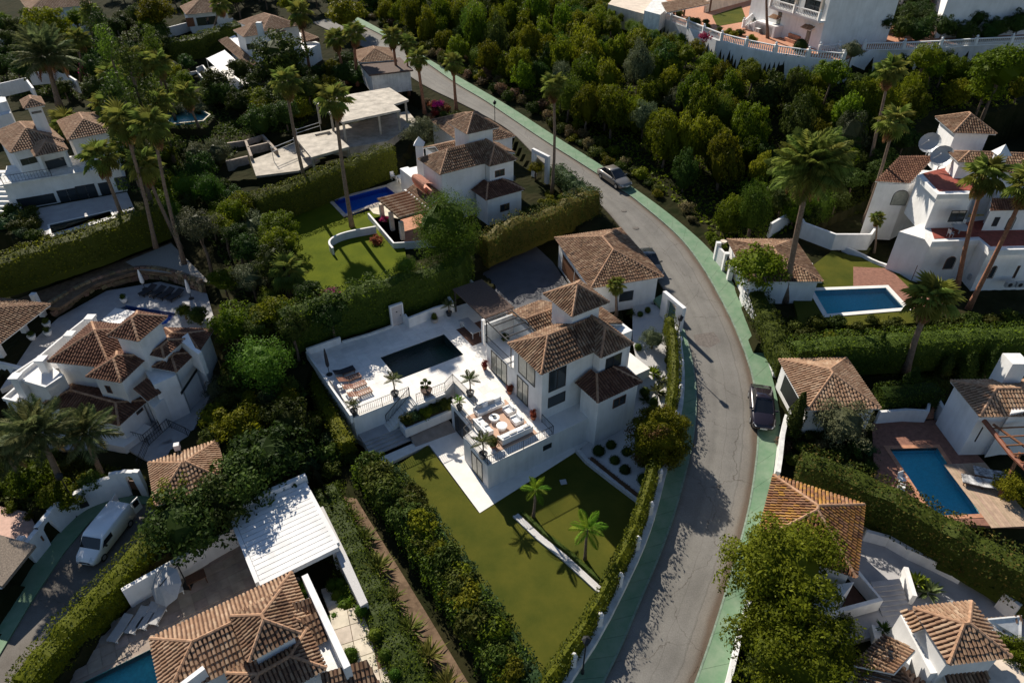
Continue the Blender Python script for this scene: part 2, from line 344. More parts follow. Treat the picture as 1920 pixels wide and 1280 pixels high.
# ------------------------------------------------------------------ architecture helpers
TW, TL = .26, .40                                         # barrel tile: column spacing and course length
def barrel(mb, p, d, e, n, l, r0, r1):
    """one half-round tile from p (lower end) along d; tapered, upper end tucked lower"""
    V = []
    for s, r, h in ((0, r0, .035), (l, r1, .0)):
        for a in (0, 55, 125, 180):
            V.append(p + d * s + e * (math.cos(R(a)) * r) + n * (math.sin(R(a)) * r * .95 + h))
    V.append(p + n * .0)
    mb.add(V[:8], [(0, 4, 5, 1), (1, 5, 6, 2), (2, 6, 7, 3), (0, 1, 2, 3)])
def tilepoly(mb, pts, panmb=None, over=.06):
    pts = [Vector(p) for p in pts]
    n = Vector((0, 0, 0))
    for i in range(len(pts)): n += (pts[i] - pts[0]).cross(pts[(i + 1) % len(pts)] - pts[0])
    n.normalize()
    if n.z < 0: n = -n; pts = pts[::-1]
    e = Vector((0, 0, 1)).cross(n)
    if e.length < 1e-4: e = Vector((1, 0, 0))
    e.normalize(); d = n.cross(e); d.normalize()
    if d.z < 0: d = -d
    o = pts[0]
    q = [((p - o).dot(e), (p - o).dot(d)) for p in pts]
    t0 = min(a for a, b in q); t1 = max(a for a, b in q)
    k = max(1, int(round((t1 - t0) / TW))); dt = (t1 - t0) / k
    for i in range(k):
        t = t0 + (i + .5) * dt; xs = []
        for j in range(len(q)):
            (a1, b1), (a2, b2) = q[j], q[(j + 1) % len(q)]
            if (a1 > t) != (a2 > t): xs.append(b1 + (b2 - b1) * (t - a1) / (a2 - a1))
        if len(xs) < 2: continue
        s0, s1 = min(xs) - over, max(xs)
        m = max(1, int(round((s1 - s0) / TL)));
        if s1 - s0 < .12: continue
        l = (s1 - s0) / m
        for c in range(m):
            j = rnd.uniform(-.012, .012)
            barrel(mb, o + e * (t + j) + d * (s0 + c * l) + n * .015, d, e, n, l * 1.02, dt * .40, dt * .33)
    if panmb is not None: panmb.add([p - n * .005 for p in pts], [tuple(range(len(pts)))])
def ridgeline(mb, a, b, r=.13):
    a, b = Vector(a), Vector(b); l = (b - a).length; k = max(1, int(round(l / .42))); d = (b - a) / k
    up = Vector((0, 0, 1)); e = d.cross(up).normalized(); n = e.cross(d).normalized()
    for i in range(k):
        V = []
        for s, rr in ((-.02, r), (1.0, r * .85)):
            for ang in (-15, 40, 90, 140, 195): V.append(a + d * (i + s) + e * math.cos(R(ang)) * rr + n * (math.sin(R(ang)) * rr + .02))
        mb.add(V, [(j, j + 1, j + 6, j + 5) for j in range(4)] + [(0, 1, 2, 3, 4), (9, 8, 7, 6, 5)])
def roof_parts(root, slab_mb, polys, ridges, tm='tile', name='roof'):
    """roof part (slab) with its tile field and ridge tiles as sub-parts"""
    r = slab_mb.build(name, M['white2'], root)
    mb = MB(); pan = MB()
    for p in polys: tilepoly(mb, p, pan)
    mb.build('roof_tiles', M[tm], r, kind='stuff'); pan.build('roof_channels', M['tilepan'], r)
    rm = MB()
    for a, b in ridges: ridgeline(rm, a, b)
    if rm.V: rm.build('ridge_tiles', M['ridge'], r, kind='stuff')
    return r
class Block:
    """upright rectangular body: o corner, u, v unit axes, lengths, z range"""
    def __init__(s, o, u, lu, v, lv, zb, zt):
        s.o = Vector((o[0], o[1], 0)); s.u, s.v, s.lu, s.lv, s.zb, s.zt = u, v, lu, lv, zb, zt
    def p(s, a, b, z): return s.o + s.u * a + s.v * b + Vector((0, 0, z))
    def face(s, k):
        """origin, along, outward normal, length"""
        if k == 'AB': return s.p(0, 0, 0), s.u, -s.v, s.lu
        if k == 'BC': return s.p(s.lu, 0, 0), s.v, s.u, s.lv
        if k == 'CD': return s.p(s.lu, s.lv, 0), -s.u, s.v, s.lu
        return s.p(0, s.lv, 0), -s.v, -s.u, s.lv
    def mb(s, m=None, zb=None, zt=None, inset=0.0):
        m = m or MB(); zb = s.zb if zb is None else zb; zt = s.zt if zt is None else zt
        return m.box(s.p(inset, inset, zb), s.u * (s.lu - 2 * inset), s.v * (s.lv - 2 * inset), Vector((0, 0, zt - zb)))
def rect(A, B, C, z):
    """axes from three photograph corners A-B-C of a rectangle at height z"""
    f = lambda q: q if isinstance(q, Vector) else (P(q[0], q[1], z) if len(q) == 2 else Vector(q))
    A, B, C = f(A), f(B), f(C); u = (B - A); u.z = 0; lu = u.length; u.normalize(); v = Vector((-u.y, u.x, 0)); d = (C - B).dot(v)
    if d < 0: v = -v; d = -d
    return A, u, lu, v, d
def body(root, blk, m='white', name='wall', zb=None, zt=None):
    return blk.mb(None, zb, zt).build(name, M[m], root)
def hip(root, A, B, C, ze, zb, pitch=.5, over=.35, tm='tile', walls=True, m='white', skip=(), ridge_cap=True, fascia=.14, wname='wall', name='roof', cut=None):
    """hip roof on the eave rectangle A-B-C (photograph points at height ze) with its wall body; returns (wall block, roof)"""
    O, u, lu, v, lv = rect(A, B, C, ze)
    over = min(over, lu * .2, lv * .2)
    blk = Block(O + u * over + v * over, u, lu - 2 * over, v, lv - 2 * over, zb, ze - fascia * .5)
    if walls: body(root, blk, m, wname)
    q = lambda a, b, z: Vector((O.x, O.y, 0)) + u * a + v * b + Vector((0, 0, z))
    c = [q(0, 0, ze), q(lu, 0, ze), q(lu, lv, ze), q(0, lv, ze)]
    if lu >= lv: r0, r1 = q(lv / 2, lv / 2, ze + pitch * lv / 2), q(lu - lv / 2, lv / 2, ze + pitch * lv / 2); F = [[c[0], c[1], r1, r0], [c[1], c[2], r1], [c[2], c[3], r0, r1], [c[3], c[0], r0]]; rl = [(c[0], r0), (c[1], r1), (c[2], r1), (c[3], r0)]
    else: r0, r1 = q(lu / 2, lu / 2, ze + pitch * lu / 2), q(lu / 2, lv - lu / 2, ze + pitch * lu / 2); F = [[c[0], c[1], r0], [c[1], c[2], r1, r0], [c[2], c[3], r1], [c[3], c[0], r0, r1]]; rl = [(c[0], r0), (c[1], r0), (c[2], r1), (c[3], r1)]
    if (r1 - r0).length > .3: rl.append((r0, r1))
    else:
        F = [[p for p in f] for f in F]
    s = MB(); s.box(q(.03, .03, ze - fascia), u * (lu - .06), v * (lv - .06), Vector((0, 0, fascia - .03)))
    # solid hip under the tiles
    r = roof_parts(root, s, [f for i, f in enumerate(F) if i not in skip], rl, tm, name)
    return blk, r
def shed(root, pts, tm='tile', ridges=(), name='roof', thick=.14):
    """single tiled slope over 3-4 points in space (first edge is the eave)"""
    s = MB(); n = (pts[1] - pts[0]).cross(pts[2] - pts[0]).normalized()
    if n.z < 0: n = -n
    k = len(pts); V = [p - n * .02 for p in pts] + [p - n * thick for p in pts]
    s.add(V, [tuple(range(k)), tuple(range(2 * k - 1, k - 1, -1))] + [(i, i + k, (i + 1) % k + k, (i + 1) % k) for i in range(k)])
    return roof_parts(root, s, [pts], ridges, tm, name)
def wallrect(blk, face, p1, p2):
    o, a, n, l = blk.face(face)
    q1, q2 = onplane(p1[0], p1[1], o, n), onplane(p2[0], p2[1], o, n)
    s0, s1 = sorted(((q1 - o).dot(a), (q2 - o).dot(a))); z0, z1 = sorted((q1.z, q2.z)); return s0, s1, z0, z1
def opening(root, blk, face, s0, s1, z0, z1, glass='glass', frame='frame', bars=1, name='window', arch=False, fr=.07, depth=.05, sill=False, hb=0):
    """frame bars standing proud of the wall with a pane set inside them"""
    o, a, n, l = blk.face(face); w_ = s1 - s0; h = z1 - z0; up = Vector((0, 0, 1)); b = o + a * s0 + up * z0
    f = MB()
    if arch:
        k = 10; r = w_ / 2; hc = max(.05, h - r)
        pts = [(0, 0), (w_, 0), (w_, hc)] + [(r + r * math.cos(math.pi * i / k), hc + (h - hc) * math.sin(math.pi * i / k)) for i in range(1, k)] + [(0, hc)]
        inn = [(max(fr, min(w_ - fr, x)) if abs(x - r) > 1e-6 else x, max(fr, min(y, y - (fr if y > hc else 0)))) for x, y in pts]
        kk = len(pts); V = [b + a * x + up * y + n * depth for x, y in pts] + [b + a * x + up * y + n * depth for x, y in inn] + [b + a * x + up * y for x, y in pts]
        f.add(V, [(i, (i + 1) % kk, (i + 1) % kk + kk, i + kk) for i in range(kk)] + [(i, i + 2 * kk, (i + 1) % kk + 2 * kk, (i + 1) % kk) for i in range(kk)])
        wo = f.build(name, M[frame], root)
        g = MB(); g.add([b + a * x + up * y + n * .022 for x, y in inn], [tuple(range(kk))]); g.build('pane', M[glass], wo); return wo
    f.box(b, a * w_, n * depth, up * fr); f.box(b + up * (h - fr), a * w_, n * depth, up * fr)
    f.box(b + up * fr, a * fr, n * depth, up * (h - 2 * fr)); f.box(b + up * fr + a * (w_ - fr), a * fr, n * depth, up * (h - 2 * fr))
    for i in range(bars): f.box(b + up * fr + a * (w_ * (i + 1) / (bars + 1) - fr * .4), a * fr * .8, n * depth * .9, up * (h - 2 * fr))
    for i in range(hb): f.box(b + a * fr + up * (h * (i + 1) / (hb + 1)), a * (w_ - 2 * fr), n * depth * .8, up * fr * .7)
    wo = f.build(name, M[frame], root)
    for i in range(bars + 1):
        x0 = w_ * i / (bars + 1) + fr * .6; x1 = w_ * (i + 1) / (bars + 1) - fr * .6
        MB().box(b + a * x0 + up * fr * .9, a * (x1 - x0), n * .022, up * (h - 1.8 * fr)).build('pane', M[glass], wo)
    if sill: MB().box(b - a * .08 - up * .08, a * (w_ + .16), n * .14, up * .078).build('sill', M['white2'], wo)
    return wo
def win(root, blk, face, p1, p2, **k): return opening(root, blk, face, *wallrect(blk, face, p1, p2), **k)
def resample(pts, step):
    pts = [Vector(p) for p in pts]; out = [pts[0]]
    for a, b in zip(pts, pts[1:]):
        k = max(1, int(math.ceil((b - a).length / step)))
        out += [a + (b - a) * (i + 1) / k for i in range(k)]
    return out
def smooth_line(pts, it=2):
    pts = [Vector(p) for p in pts]
    for _ in range(it):
        o = [pts[0]]
        for a, b in zip(pts, pts[1:]): o += [a * .75 + b * .25, a * .25 + b * .75]
        pts = o + [pts[-1]]
    return pts
BAL = meshdata('baluster', *(lambda m: (m.V, m.F))(MB().box((-.011, -.011, 0), (.022, 0, 0), (0, .022, 0), (0, 0, 1))), M['iron'])
def railing(pts, label, h=.95, group=None, step=.17, root=None):
    """iron railing along points (floor level): rails, posts and single balusters"""
    pts = [Vector(p) for p in pts]; r = root or thing('iron_railing', label, 'railing', pts[0], group)
    o = ORG[r.name]; top = MB(); low = MB(); up = Vector((0, 0, 1))
    for a, b in zip(pts, pts[1:]):
        top.tube([a + up * h, b + up * h], .028, 5); low.tube([a + up * .1, b + up * .1], .018, 4)
        k = max(1, int((b - a).length / step))
        for i in range(1, k):
            q = a + (b - a) * i / k
            inst('baluster', BAL, r, q + up * .1 - o, (0, 0, 0), (1, 1, h - .1))
    top.build('top_rail', M['iron'], r); low.build('bottom_rail', M['iron'], r)
    for p in pts: MB().box(p + Vector((-.025, -.025, 0)), (.05, 0, 0), (0, .05, 0), (0, 0, h + .03)).build('post', M['iron'], r)
    return r
def wallrun(pts, h, t, m='white', name='garden_wall', label=None, cat='wall', group=None, parent=None, steps=None, cap=None, sink=.4):
    """free-standing wall along base points; h number or one per point"""
    pts = [Vector(p) for p in pts]; hh = h if hasattr(h, '__len__') else [h] * len(pts); V = []; Fc = []; n = len(pts)
    for i, p in enumerate(pts):
        d = (pts[min(i + 1, n - 1)] - pts[max(i - 1, 0)]); d.z = 0; d.normalize(); s = Vector((-d.y, d.x, 0)) * t / 2
        top = Vector((0, 0, hh[i])); dn = Vector((0, 0, -sink))
        V += [p - s + dn, p + s + dn, p + s + top, p - s + top]
    for i in range(n - 1):
        a, b = 4 * i, 4 * i + 4
        Fc += [(a, b, b + 3, a + 3), (a + 3, b + 3, b + 2, a + 2), (a + 2, b + 2, b + 1, a + 1)]
    Fc += [(0, 3, 2, 1), (4 * n - 4, 4 * n - 3, 4 * n - 2, 4 * n - 1)]
    mb = MB(); mb.add(V, Fc)
    o = mb.build(name, M[m], parent)
    if parent is None: tag(o, label, cat, group)
    return o
def stairs(root, p0, along, down, width, n, rise, run, m='terrace', name='step'):
    """n steps going down from p0 (top edge corner); along = width direction"""
    for i in range(n):
        z = p0.z - rise * (i + 1)
        MB().box(Vector((p0.x, p0.y, z - .45)) + down * run * i, along * width, down * (run + .02), Vector((0, 0, .45 - .004 * 0))).build(name, M[m], root)
def pool(label, corners, z, water='water', basin=None, depth=.65, coping='sandstone', cw=.35, group=None, hole=True, wz=-.12, copz=.03):
    """basin, coping and water of a swimming pool over plan corners"""
    c = [Vector((p[0], p[1], 0)) for p in corners]; cen = sum(c, Vector()) / len(c)
    r = thing('swimming_pool', label, 'pool', (cen.x, cen.y, z), group); n = len(c)
    b = MB(); V = [(p.x, p.y, z) for p in c] + [(p.x, p.y, z - depth) for p in c]
    area = sum(c[i].x * c[(i + 1) % n].y - c[(i + 1) % n].x * c[i].y for i in range(n))
    b.add(V, [(i, (i + 1) % n, (i + 1) % n + n, i + n) for i in range(n)] + [tuple(range(n, 2 * n))]); b.build('basin', basin or M['poolblue'], r)
    wv = [(p.x, p.y, z + wz) for p in c]; MB().add(wv, [tuple(range(n)) if area > 0 else tuple(range(n))[::-1]]).build('water', M[water], r)
    if cw > 0:
        out = []
        for i in range(n):
            d1 = (c[i] - c[i - 1]).normalized(); d2 = (c[(i + 1) % n] - c[i]).normalized(); s = 1 if area > 0 else -1
            n1 = Vector((d1.y, -d1.x, 0)) * s; n2 = Vector((d2.y, -d2.x, 0)) * s; bis = (n1 + n2); bis = bis / max(.3, bis.dot(n1)); out.append(c[i] + bis * cw)
        k = MB(); prism(k, [tuple(p[:2]) for p in out], z - .1, z + copz, [[tuple(p[:2]) for p in c]]); k.build('coping', M[coping], r)
    return r
def pavers(parent, poly, z, m, ang, su, sv, gap=.02, limit=280, th=.05, jit=.006, hole=None, name='paving_slab'):
    """single slabs laid on a grid over a plan polygon"""
    f = Fr((poly[0][0], poly[0][1], 0), ang); q = [f.l(Vector((p[0], p[1], 0))) for p in poly]
    u0, u1 = min(a for a, b in q), max(a for a, b in q); v0, v1 = min(b for a, b in q), max(b for a, b in q); k = 0
    nu, nv = max(1, round((u1 - u0) / su)), max(1, round((v1 - v0) / sv)); su, sv = (u1 - u0) / nu, (v1 - v0) / nv
    me = meshdata(name, *(lambda b: (b.V, b.F))(MB().box((-(su - gap) / 2, -(sv - gap) / 2, -th), (su - gap, 0, 0), (0, sv - gap, 0), (0, 0, th))), M[m])
    org = ORG[parent.name]
    for i in range(nu):
        for j in range(nv):
            a, b = u0 + (i + .5) * su, v0 + (j + .5) * sv; c = f.p(a, b)
            cor = [f.p(a + sa * su * .45, b + sb * sv * .45) for sa in (-1, 1) for sb in (-1, 1)]
            if inpoly(poly, np.array([t.x for t in cor]), np.array([t.y for t in cor])).sum() >= 2 and inpoly(poly, np.array([c.x]), np.array([c.y]))[0] and k < limit and not (hole and inpoly(hole, np.array([t.x for t in cor] + [c.x]), np.array([t.y for t in cor] + [c.y])).any()):
                inst(name, me, parent, Vector((c.x, c.y, z + rnd.uniform(0, jit))) - org, (0, 0, f.ang)); k += 1
    return k
M['poolblue'] = mat('pool_mosaic', (.10, .66, .76), .4, var=.15, scale=6)
M['pooldeep'] = mat('royal_blue_mosaic', (.03, .20, .72), .4, var=.15, scale=6)
M['poolgreen'] = mat('dark_green_mosaic', (.035, .095, .08), .4, var=.3, scale=6)
M['poolteal'] = mat('teal_mosaic', (.08, .62, .62), .4, var=.2, scale=6)
M['poolturq'] = mat('turquoise_mosaic', (.09, .55, .62), .4, var=.2, scale=6)
# ------------------------------------------------------------------ vegetation helpers
def unit(a): return a / np.maximum(1e-9, np.linalg.norm(a, axis=1, keepdims=True))
def leaves(pts, nrm, size, asp=.5, spread=.8, g=None):
    """one folded leaf quad per point, tilted about the outward normal"""
    g = g or rng; n = len(pts); N = unit(nrm + g.normal(0, spread, (n, 3))); T = unit(np.cross(N, g.normal(0, 1, (n, 3)))); B = np.cross(N, T)
    s = (size * g.uniform(.5, 1.4, n))[:, None]; a = T * s * .5; b = B * s * .5 * asp
    V = np.stack([pts - a, pts - b * 1.0, pts + a, pts + b], 1).reshape(-1, 3)
    return V
def quads(V, name, mats, extra=None, midx=None):
    me = bpy.data.meshes.new(name); n = len(V) // 4
    nv = len(V); ev = 0 if extra is None else len(extra[0])
    allV = V if extra is None else np.vstack([V, np.array(extra[0])])
    F = [tuple(range(4 * i, 4 * i + 4)) for i in range(n)]
    if extra is not None: F += [tuple(i + nv for i in f) for f in extra[1]]
    me.from_pydata(allV.tolist(), [], F)
    for m in mats: me.materials.append(m)
    if midx is not None:
        mi = np.zeros(len(F), int); mi[:len(midx)] = midx; me.polygons.foreach_set('material_index', mi)
    me.update(); return me
def sphere_pts(n, g, zmin=-1.0):
    v = unit(g.normal(0, 1, (int(n * 2.6) + 8, 3))); v = v[v[:, 2] > zmin]; return v[:n]
def core(rx, rz, g, n=8, amp=.18):
    """uneven inner body of a crown so that it is not hollow"""
    V = []; F = []
    for i in range(6):
        th = math.pi * (i + .5) / 6
        for k in range(n):
            r = 1 + g.uniform(-amp, amp); V.append((rx * r * math.sin(th) * math.cos(2 * math.pi * k / n), rx * r * math.sin(th) * math.sin(2 * math.pi * k / n), rz * r * math.cos(th)))
    for i in range(5):
        for k in range(n): F.append((i * n + k, i * n + (k + 1) % n, (i + 1) * n + (k + 1) % n, (i + 1) * n + k))
    F += [tuple(range(n)), tuple(range(5 * n, 6 * n))[::-1]]
    return V, F
def crown(name, m, seed, clumps=26, per=110, leaf=.085, zs=.85, cr=(.2, .36), flat=False, droop=0.0, spread=.75, asp=.5, corer=.55, lo=-.45, m2=None, rmin=None):
    """crown of unit radius, centre at the origin: clumps of leaves on an uneven shell"""
    g = np.random.default_rng(seed); C = sphere_pts(clumps, g, lo); Vs = []; mi = []
    for c in C:
        rr = g.uniform(*cr); pos = c * np.array([1, 1, zs]) * (g.uniform(.52, 1.0 - rr * .55) if rmin is None else g.uniform(rmin, rmin + .1))
        d = sphere_pts(per, g, -.55 if droop == 0 else -1); p = pos + d * rr * g.uniform(.55, 1.05, (len(d), 1)) * np.array([1, 1, .8 + droop])
        nn = d + c * .5; nn[:, 2] += .25
        if droop: p[:, 2] -= droop * g.uniform(0, .5, len(d))
        Vs.append(leaves(p, nn, leaf, asp, spread, g)); mi += [1 if (m2 is not None and g.random() < .14) else 0] * len(d)
    ex = core(corer, corer * zs, g) if corer > 0 else None
    return quads(np.vstack(Vs), name, [m] + ([m2] if m2 else []), ex, mi)
CR = {}
for k in range(4): CR['ficus%d' % k] = crown('leafy_crown', L['ficus'], 10 + k, 34, 120, .10, .85)
for k in range(3): CR['dark%d' % k] = crown('leafy_crown', L['dark'], 20 + k, 30, 110, .10, .95)
for k in range(2): CR['olive%d' % k] = crown('leafy_crown', L['olive'], 30 + k, 30, 130, .085, .8, asp=.35)
for k in range(2): CR['willow%d' % k] = crown('leafy_crown', L['willow'], 40 + k, 46, 140, .075, .85, droop=.35, asp=.35)
for k in range(2): CR['yellow%d' % k] = crown('leafy_crown', L['yellow'], 50 + k, 34, 120, .10, .85)
CR['bigyellow'] = crown('leafy_crown', L['yellow'], 55, 64, 230, .05, .85, (.16, .26)); CR['bigficus'] = crown('leafy_crown', L['ficus'], 56, 64, 230, .05, .85, (.16, .26)); CR['bigwillow'] = crown('leafy_crown', L['willow'], 57, 80, 190, .05, .9, (.14, .24), droop=.35, asp=.3, lo=-.7)
for k in range(2): CR['round%d' % k] = crown('leafy_crown', L['ficus'], 60 + k, 120, 120, .065, .95, (.14, .22), lo=-.8, corer=.72, m2=L['tan'], rmin=.76)
for k in range(3): CR['bush%d' % k] = crown('leafy_bush', L['hedge'], 70 + k, 16, 60, .19, .8, (.3, .45), lo=-.2, corer=.6)
for k in range(2): CR['bushy%d' % k] = crown('leafy_bush', L['yellow'], 80 + k, 16, 60, .19, .8, (.3, .45), lo=-.2, corer=.6)
for k in range(2): CR['bushb%d' % k] = crown('leafy_bush', L['blue'], 84 + k, 16, 60, .17, .8, (.3, .45), lo=-.2, corer=.6)
for k in range(2): CR['bushd%d' % k] = crown('leafy_bush', L['dry'], 88 + k, 14, 50, .17, .8, (.3, .45), lo=-.2, corer=.55)
for k in range(2): CR['bushm%d' % k] = crown('flowering_bush', L['magenta'], 92 + k, 16, 60, .17, .8, (.3, .45), lo=-.2, corer=0, m2=L['hedge'])
for k in range(2): CR['bushr%d' % k] = crown('red_bush', L['red'], 96 + k, 12, 50, .22, 1.0, (.3, .45), lo=-.4, corer=.5)
def cypress_mesh(seed, m):
    g = np.random.default_rng(seed); n = 1500; z = g.uniform(0, 1, n) ** .8; r = .17 * (1 - z) ** .65 * (1 + .25 * np.sin(9 * z + 3)) + .01; a = g.uniform(0, 2 * math.pi, n)
    p = np.stack([r * np.cos(a), r * np.sin(a), z], 1); nn = np.stack([np.cos(a), np.sin(a), .4 + 0 * a], 1)
    V, F = core(.11, .46, g); V = [(x * (1 - max(0, q + .1)), y * (1 - max(0, q + .1)), q + .47) for x, y, q in V]
    return quads(leaves(p, nn, .05, .4, .6, g), 'cypress_crown', [m], (V, F))
CR['cypress0'] = cypress_mesh(3, L['dark']); CR['cypress1'] = cypress_mesh(4, L['hedge'])
def conifer_mesh(seed, m):
    g = np.random.default_rng(seed); Vs = []
    for i in range(70):
        z = g.uniform(.08, .98); r = .24 * (1.05 - z) ** .8 * g.uniform(.5, 1.1); a = g.uniform(0, 6.28); c = np.array([r * math.cos(a), r * math.sin(a), z])
        d = sphere_pts(46, g); p = c + d * .07 * np.array([1, 1, .8]); Vs.append(leaves(p, d + np.array([0, 0, .5]), .035, .3, .7, g))
    return quads(np.vstack(Vs), 'feathery_crown', [m])
CR['conifer0'] = conifer_mesh(5, L['willow']); CR['conifer1'] = conifer_mesh(6, L['dark'])
def ball_mesh(seed, m):
    g = np.random.default_rng(seed); d = sphere_pts(420, g); p = d * g.uniform(.9, 1.05, (len(d), 1)); return quads(leaves(p, d, .17, .6, .45, g), 'clipped_ball', [m], core(.88, .88, g, 10, .04))
CR['ball0'] = ball_mesh(1, L['hedge']); CR['ball1'] = ball_mesh(2, leafmat('box_leaf', (.035, .065, .004), (.085, .125, .010)))
def spiky_mesh(seed, m, n=70, w=.045, up=.15):
    g = np.random.default_rng(seed); V = []
    for i in range(n):
        a = g.uniform(0, 6.283); el = g.uniform(-.1 + up, 1.35); l = g.uniform(.75, 1.05); d = np.array([math.cos(a) * math.cos(el), math.sin(a) * math.cos(el), math.sin(el)])
        s = np.array([-math.sin(a), math.cos(a), 0]) * w; o = d * .06; tip = d * l; tip[2] -= .18 * l * math.cos(el); mid = d * l * .5
        V += [o - s * .5, mid - s, tip, mid + s]
    return quads(np.array(V), 'sword_leaves', [m])
CR['spiky0'] = spiky_mesh(1, L['spike']); CR['spiky1'] = spiky_mesh(2, L['spike'], 60); CR['cycad0'] = spiky_mesh(3, L['frond2'], 46, .09, .1); CR['cycadb'] = spiky_mesh(4, L['brightfrond'], 40, .1, .1)
CR['spikyd'] = spiky_mesh(5, L['dark'], 60, .05)
TRUNK = meshdata('trunk', *(lambda m: (m.V, m.F))(MB().tube([(0, 0, -.3), (.04, .02, .3), (-.02, .05, .62), (.02, 0, 1.0)], [.07, .05, .045, .03], 7)), M['bark'], True)
LIMB = meshdata('limb', *(lambda m: (m.V, m.F))(MB().tube([(0, 0, 0), (.12, 0, .5), (.4, .05, 1.0)], [.05, .035, .015], 5)), M['bark'], True)
def tree(name, x, y, z, r, h, kind, label, group=None, zsc=1.0, cat='tree', limbs=3):
    """tree on (x, y, z): crown radius r, overall height h"""
    t = thing(name, label, cat, (x, y, z), group, rnd.uniform(0, 6.28)); cz = max(r * .6, h - r * .85 * zsc)
    s = max(.5, cz * 1.05); inst('trunk', TRUNK, t, (0, 0, 0), (0, 0, rnd.uniform(0, 6)), (max(2.2, h * .45), max(2.2, h * .45), s))
    for i in range(limbs if cz > 1.6 else 0): inst('limb', LIMB, t, (0, 0, cz * .55), (0, 0, i * 2.1 + rnd.uniform(-.4, .4)), (r * .9, r * .9, max(.6, cz * .5)))
    inst('crown', CR[kind], t, (0, 0, cz), (0, 0, rnd.uniform(0, 6.28)), (r, r * rnd.uniform(.9, 1.08), r * zsc))
    return t
def bush(x, y, z, r, kind, label, name='shrub', cat='shrub', group=None, zsc=1.0, lift=.45):
    me = CR[kind]; o = bpy.data.objects.new(name, me); COL.objects.link(o); o.location = (x, y, z + r * lift * zsc); o.scale = (r, r * rnd.uniform(.9, 1.1), r * zsc)
    o.rotation_euler = (0, 0, rnd.uniform(0, 6.28)); return tag(o, label, cat, group)
def planted(x, y, z, s, kind, label, name, cat='plant', group=None):
    o = bpy.data.objects.new(name, CR[kind]); COL.objects.link(o); o.location = (x, y, z); o.scale = (s, s, s); o.rotation_euler = (0, 0, rnd.uniform(0, 6.28)); return tag(o, label, cat, group)
def hedge(pts, w_, h, label, kind='hedge', name='hedge', bumps=.16, leaf=.2, dens=26,  group=None, m2=None, pointy=0.0, frac2=.25):
    """clipped hedge along base points (x, y, z): leaves over an uneven body"""
    leaf *= .8; dens *= 1.6; pts = resample(pts, 1.0); n = len(pts); hs = [h * (1 + rnd.uniform(-1, 1) * bumps * .35) for _ in pts]; g = rng; P_ = []; N_ = []; bv = []; bf = []
    nb = 7
    for i, p in enumerate(pts):
        d = pts[min(i + 1, n - 1)] - pts[max(i - 1, 0)]; d.z = 0; d.normalize(); s = Vector((-d.y, d.x, 0)); ww = w_ / 2 * rnd.uniform(.9, 1.05)
        for (a, b) in ((-.9, -.2), (-.95, .5), (-.75, .86), (0, .93), (.75, .86), (.95, .5), (.9, -.2)): bv.append(p + s * ww * a * .9 + Vector((0, 0, hs[i] * b)))
    for i in range(n - 1):
        for k in range(nb - 1): bf.append((i * nb + k, i * nb + k + 1, (i + 1) * nb + k + 1, (i + 1) * nb + k))
    bf += [tuple(range(nb)), tuple(range((n - 1) * nb, n * nb))[::-1]]
    for i in range(n - 1):
        a, b = pts[i], pts[i + 1]; d = (b - a); l = d.length; dd = d.normalized(); s = Vector((-dd.y, dd.x, 0)).normalized(); per = w_ + 2 * h; k = int(l * per * dens)
        t = g.uniform(0, 1, k); q = g.uniform(0, per, k); hh = hs[i] * (1 - t) + hs[i + 1] * t
        side = np.where(q < h, -1, np.where(q > h + w_, 1, 0)); bp = 1 + bumps * (np.sin(3.1 * (i + t) + side) * .5 + g.uniform(-.6, .6, k))
        off = np.where(side == 0, (q - h - w_ / 2), side * w_ / 2 * (1 + (bp - 1) * .7)); zz = np.where(side == 0, hh * (1 + (bp - 1) * .22), np.where(side < 0, q / h, (q - h - w_) / h) * hh)
        if pointy: zz = np.where(side == 0, zz + pointy * np.maximum(0, g.uniform(-1.2, 1, k)) ** 2, zz)
        A, D, Sv = np.array(a), np.array(d), np.array(s)
        P_.append(A + D * t[:, None] + Sv * off[:, None] + np.array([0, 0, 1.]) * zz[:, None]); N_.append(Sv * side[:, None] + np.array([0, 0, 1.]) * (np.where(side == 0, 1, .35))[:, None])
    for ei, e_ in ((0, pts[0] - pts[1]), (n - 1, pts[-1] - pts[-2])):
        e_ = e_.normalized(); s = Vector((-e_.y, e_.x, 0)); k = int(w_ * h * dens * 1.3); A = np.array(pts[ei] + e_ * .05)
        P_.append(A + np.array(s) * g.uniform(-w_ / 2, w_ / 2, (k, 1)) + np.array([0, 0, 1.]) * g.uniform(0, hs[ei], (k, 1)) + np.array(e_) * g.uniform(0, .15, (k, 1))); N_.append(np.tile(np.array(e_) + np.array([0, 0, .3]), (k, 1)))
    Pp = np.vstack(P_); o0 = np.array(pts[0]); mi = (rng.random(len(Pp)) < frac2).astype(int) if m2 else None
    me = quads(leaves(Pp - o0, np.vstack(N_), leaf, .55, .7), 'hedge', [L[kind]] + ([L[m2]] if m2 else []), ([tuple(Vector(v) - pts[0]) for v in bv], bf), mi)
    o = bpy.data.objects.new(name, me); COL.objects.link(o); o.location = pts[0]; ORG[o.name] = pts[0].copy()
    return tag(o, label, 'hedge', group)
